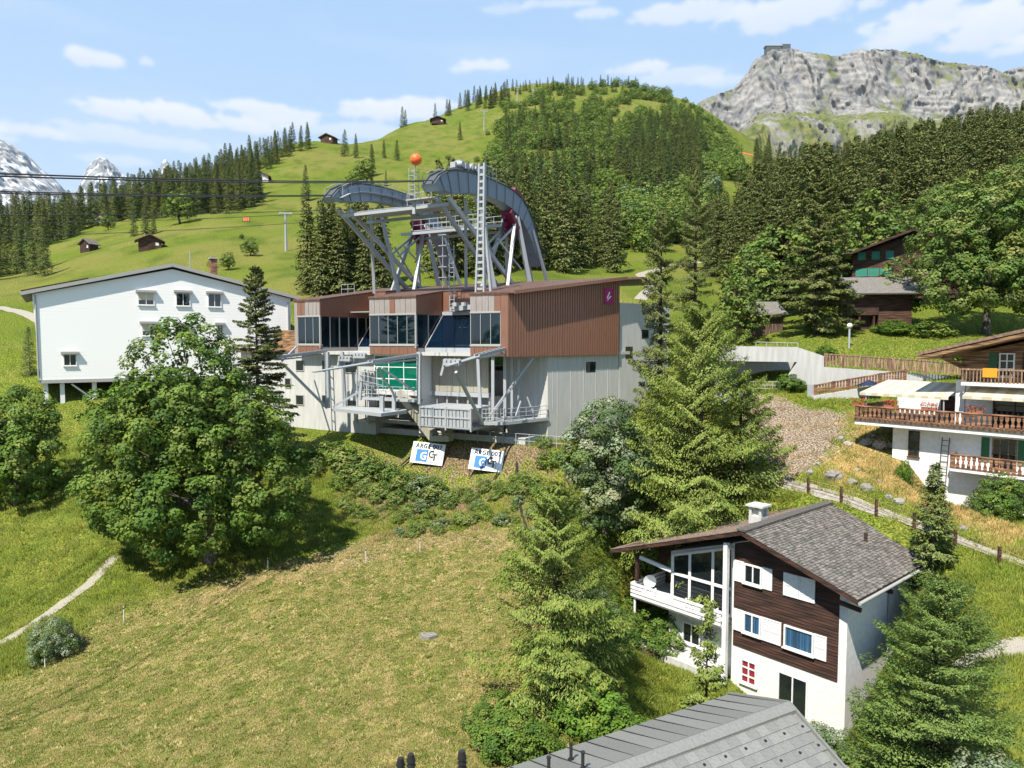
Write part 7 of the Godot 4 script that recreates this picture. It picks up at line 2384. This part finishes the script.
func make_grounds() -> void:
	# pale concrete walls of the ramp
	var o := thing("concrete_ramp", "pale concrete retaining wall and garage ramp above the dirt slope", "wall", at(770, 405, 63.0))
	wall_px(o, "top_wall", [[716, 346], [797, 347], [797, 362], [716, 361]], 63.0, 0.6, "concrete_pale")
	wall_px(o, "corner_wall", [[797, 347], [824, 356], [824, 407], [770, 409], [780, 398], [797, 362.2]], 63.02, 0.6, "concrete_pale")
	wall_px(o, "long_wall", [[824, 367], [990, 378], [990, 412], [824, 412]], 63.0, 0.6, "concrete_pale")
	wall_px(o, "low_wall", [[716, 392], [772, 394], [766, 412], [716, 412]], 62.4, 0.5, "concrete_pale")
	wall_px(o, "ramp_wall", [[814, 396], [888, 384], [975, 386], [975, 414], [812, 407]], 61.0, 0.5, "concrete_pale")
	wall_px(o, "garage_back", [[712, 350], [797, 350], [797, 408], [712, 408]], 66.5, 0.3, "concrete")
	boxp("garage_roof", at(712, 347, 66.6) - o.position, at(798, 349, 63.1) - o.position, mats.concrete, o)
	railing("pipe_railing", o, at(756, 346, 63.2) - o.position, at(798, 347, 63.2) - o.position, 0.35, 4, 1, mats.steel)
	railing("garage_railing", o, at(735, 392, 62.6) - o.position, at(780, 392, 62.6) - o.position, 0.9, 6, 3, mats.steel)
	for x in [806, 840, 870, 905, 940]:
		wall_px(o, "wall_joint", [[x, 357.0 + maxf(0, (x - 824) * 0.066 + 10)], [x + 0.5, 357.0 + maxf(0, (x - 824) * 0.066 + 10)], [x + 0.5, 404], [x, 404]], 62.98, 0.02, "concrete")
	board_fence("grey-brown board fence on top of the long concrete wall", [[825, 365.5, 63.2], [843, 366.5, 63.2], [866, 368, 63.2], [888, 369.5, 63.2], [893, 370, 63.0], [925, 372, 62.6], [965, 376, 62.0]], 1.05, "wood_fence")
	board_fence("reddish board fence climbing along the ramp wall", [[815, 395.5, 61.2], [833, 392, 61.2], [848, 389.5, 61.2], [880, 384, 61.2], [905, 380, 61.2]], 0.9, "wood_red")
	var sg := thing("parking_sign", "small dark bollard sign at the ramp's grey door", "sign", at(811, 403, 61.5))
	boxp("plate", Vector3(-0.35, 0, -0.03), Vector3(0.35, 1.6, 0.03), mats.steel, sg)
	tubep("post", Vector3(0, -0.3, 0), Vector3(0, 0.1, 0), 0.05, mats.steel, sg)
	# lamp
	var lp := on_ground(849, 348, 66.0)
	var l := thing("street_lamp", "street lamp with round white globe beside the brown cabin", "lamp", lp)
	tubep("pole", Vector3(0, -0.3, 0), Vector3(0, 1.9, 0), 0.10, mats.steel_light, l)
	var gs := SphereMesh.new()
	gs.radius = 0.25
	gs.height = 0.5
	put_mesh("globe", gs, mats.sign_white, l).position = Vector3(0, 2.2, 0)
	# paths
	ribbon("gravel_path", "grey gravel path with wire fence between the chalet and the white house", [[752, 474], [780, 484], [820, 493], [860, 505], [900, 518], [950, 537], [1000, 556], [1060, 580]], 0.75, "asphalt", 0.05)
	ribbon("lower_path", "short asphalt path on the grass at the stone pine", [[955, 672], [985, 655], [1030, 648], [1100, 646]], 1.3, "path_pale", 0.05)
	ribbon("ditch_path", "narrow pale stone ditch path in the lower meadow", [[-60, 672], [0, 645], [60, 606], [90, 584], [116, 556]], 0.75, "path_pale", 0.05)
	ribbon("farm_track", "faint farm track on the meadow left of the white building", [[-60, 306], [0, 308], [20, 312], [42, 322]], 1.6, "path_pale", 0.04)
	ribbon("slope_track", "pale track on the meadow behind the station's right corner", [[700, 262], [660, 268], [640, 275], [652, 288], [640, 300]], 1.8, "path_pale", 0.05)
	# wire fence along the gravel path
	var w := thing("path_fence", "brown post and rope fence along the gravel path", "fence", on_ground(780, 488, 30.0))
	var last := Vector3.ZERO
	var k := 0
	for u in [[781, 487], [808, 494], [841, 503], [876, 516], [914, 531], [955, 548], [999, 566], [1040, 584]]:
		var p := on_ground(u[0], u[1], 30.0) - w.position
		boxp("post", p + Vector3(-0.07, -0.3, -0.07), p + Vector3(0.07, 1.05, 0.07), mats.wood_brown, w)
		if k > 0:
			for y in [0.5, 0.95]: tubep("rope", last + Vector3(0, y, 0), p + Vector3(0, y, 0), 0.022, mats.wood_fence, w, 5)
		last = p
		k += 1
	# electric fence posts on the meadow
	k = 0
	for u in [[45, 668], [124, 622], [268, 572], [366, 562], [420, 552]]:
		var p := on_ground(u[0], u[1], 24.0)
		var s := thing("meadow_post", "thin white fence post at the edge of the mown meadow", "post", p, 0.0, "posts along the meadow edge")
		tubep("stick", Vector3(0, -0.2, 0), Vector3(0, 0.95, 0), 0.022, mats.white_paint, s, 6)
		boxp("insulator", Vector3(-0.04, 0.8, -0.03), Vector3(0.04, 0.88, 0.03), mats.black_metal, s)
	# boulders along the gravel path and on the dirt slope
	var r := RandomNumberGenerator.new()
	r.seed = 60
	var stones := [[834, 478, 1.9], [852, 483, 1.0], [866, 489, 1.3], [889, 498, 0.8], [899, 503, 1.1], [810, 473, 0.8], [848, 445, 1.0], [841, 439, 0.7], [866, 444, 1.4], [880, 447, 1.6], [890, 447, 1.0], [873, 437, 0.8], [776, 474, 0.7], [925, 512, 0.8], [963, 529, 0.7], [818, 464, 0.5], [788, 478, 0.9], [600, 528, 0.7], [940, 518, 1.0], [857, 470, 0.5], [879, 482, 0.6]]
	for u in stones:
		var p := on_ground(u[0], u[1], 30.0)
		var st := MB.new()
		var nz := r.randi() % 1000
		var sm := 7
		var rg := []
		for i in sm + 1:
			var row := []
			for j in sm * 2:
				var a := PI * i / sm
				var b := PI * j / sm
				var v := Vector3(sin(a) * cos(b), cos(a) * 0.7, sin(a) * sin(b))
				var dsp := 1.0 + 0.55 * noise_a.get_noise_3d(v.x * 1.1 + nz, v.y * 1.1, v.z * 1.1)
				row.push_back(Vector3(v.x * dsp, v.y * dsp, v.z * dsp) * u[2] * 0.32)
			rg.push_back(row)
		for i in sm:
			for j in sm * 2:
				var j1 := (j + 1) % (sm * 2)
				st.quad(rg[i][j], rg[i][j1], rg[i + 1][j1], rg[i + 1][j])
		var so := put("boulder", st, mats[["stone_a", "stone_b", "stone_c"][r.randi() % 3]])
		so.position = p + Vector3(0, u[2] * 0.06, 0)
		so.rotation.y = r.randf() * TAU
		tag(so, "rough grey boulder on the slope below the white balcony house", "boulder", "boulders above the gravel path")
	var um := thing("parasol", "dark blue parasol behind the reddish ramp fence", "parasol", at(869, 391, 60.4))
	tubep("pole", Vector3(0, -0.6, 0), Vector3(0, 0.75, 0), 0.04, mats.steel, um)
	var cn := MB.new()
	cn.tube(Vector3(0, 0.5, 0), Vector3(0, 0.95, 0), 0.95, 0.03, 12)
	put("canopy", cn, mats.sign_blue_dark, um)
	var sb := MB.new()
	sb.prism([Vector3(-0.5, 0, 0.2), Vector3(0.1, 0, 0.4), Vector3(0.55, 0, 0.1), Vector3(0.3, 0, -0.3), Vector3(-0.4, 0, -0.2)], Vector3(0, 0.22, 0))
	var so2 := put("flat_stone", sb, mats.stone_b)
	so2.position = on_ground(428, 637, 24.0) - Vector3(0, 0.06, 0)
	tag(so2, "flat grey stone lying alone in the mown meadow", "stone")
	# small timber edge below the chalet terrace
	var tr := thing("timber_edging", "low timber edging below the chalet's terrace", "edging", on_ground(642, 655, 30.0))
	var q := on_ground(676, 664, 30.0) - tr.position
	beamp("beam", Vector3(0, 0.3, 0), q + Vector3(0, 0.3, 0), 0.16, 0.2, mats.wood_grey, tr)
	for t in [0.0, 0.5, 1.0]: beamp("stake", q * t + Vector3(0, -0.3, 0.1), q * t + Vector3(0, 0.5, 0.1), 0.1, 0.1, mats.wood_grey, tr)

func _ready() -> void:
	make_view()
	bake_land()
	make_materials()
	make_land()
	make_mountains()
	make_prototypes()
	make_station()
	make_banners()
	make_white_building()
	make_chalet()
	make_balcony_house()
	make_metal_roof_house()
	make_brown_chalets()
	make_grounds()
	make_far_things()
	make_woods()
	make_near_trees()
	make_bushes()
	make_grass()
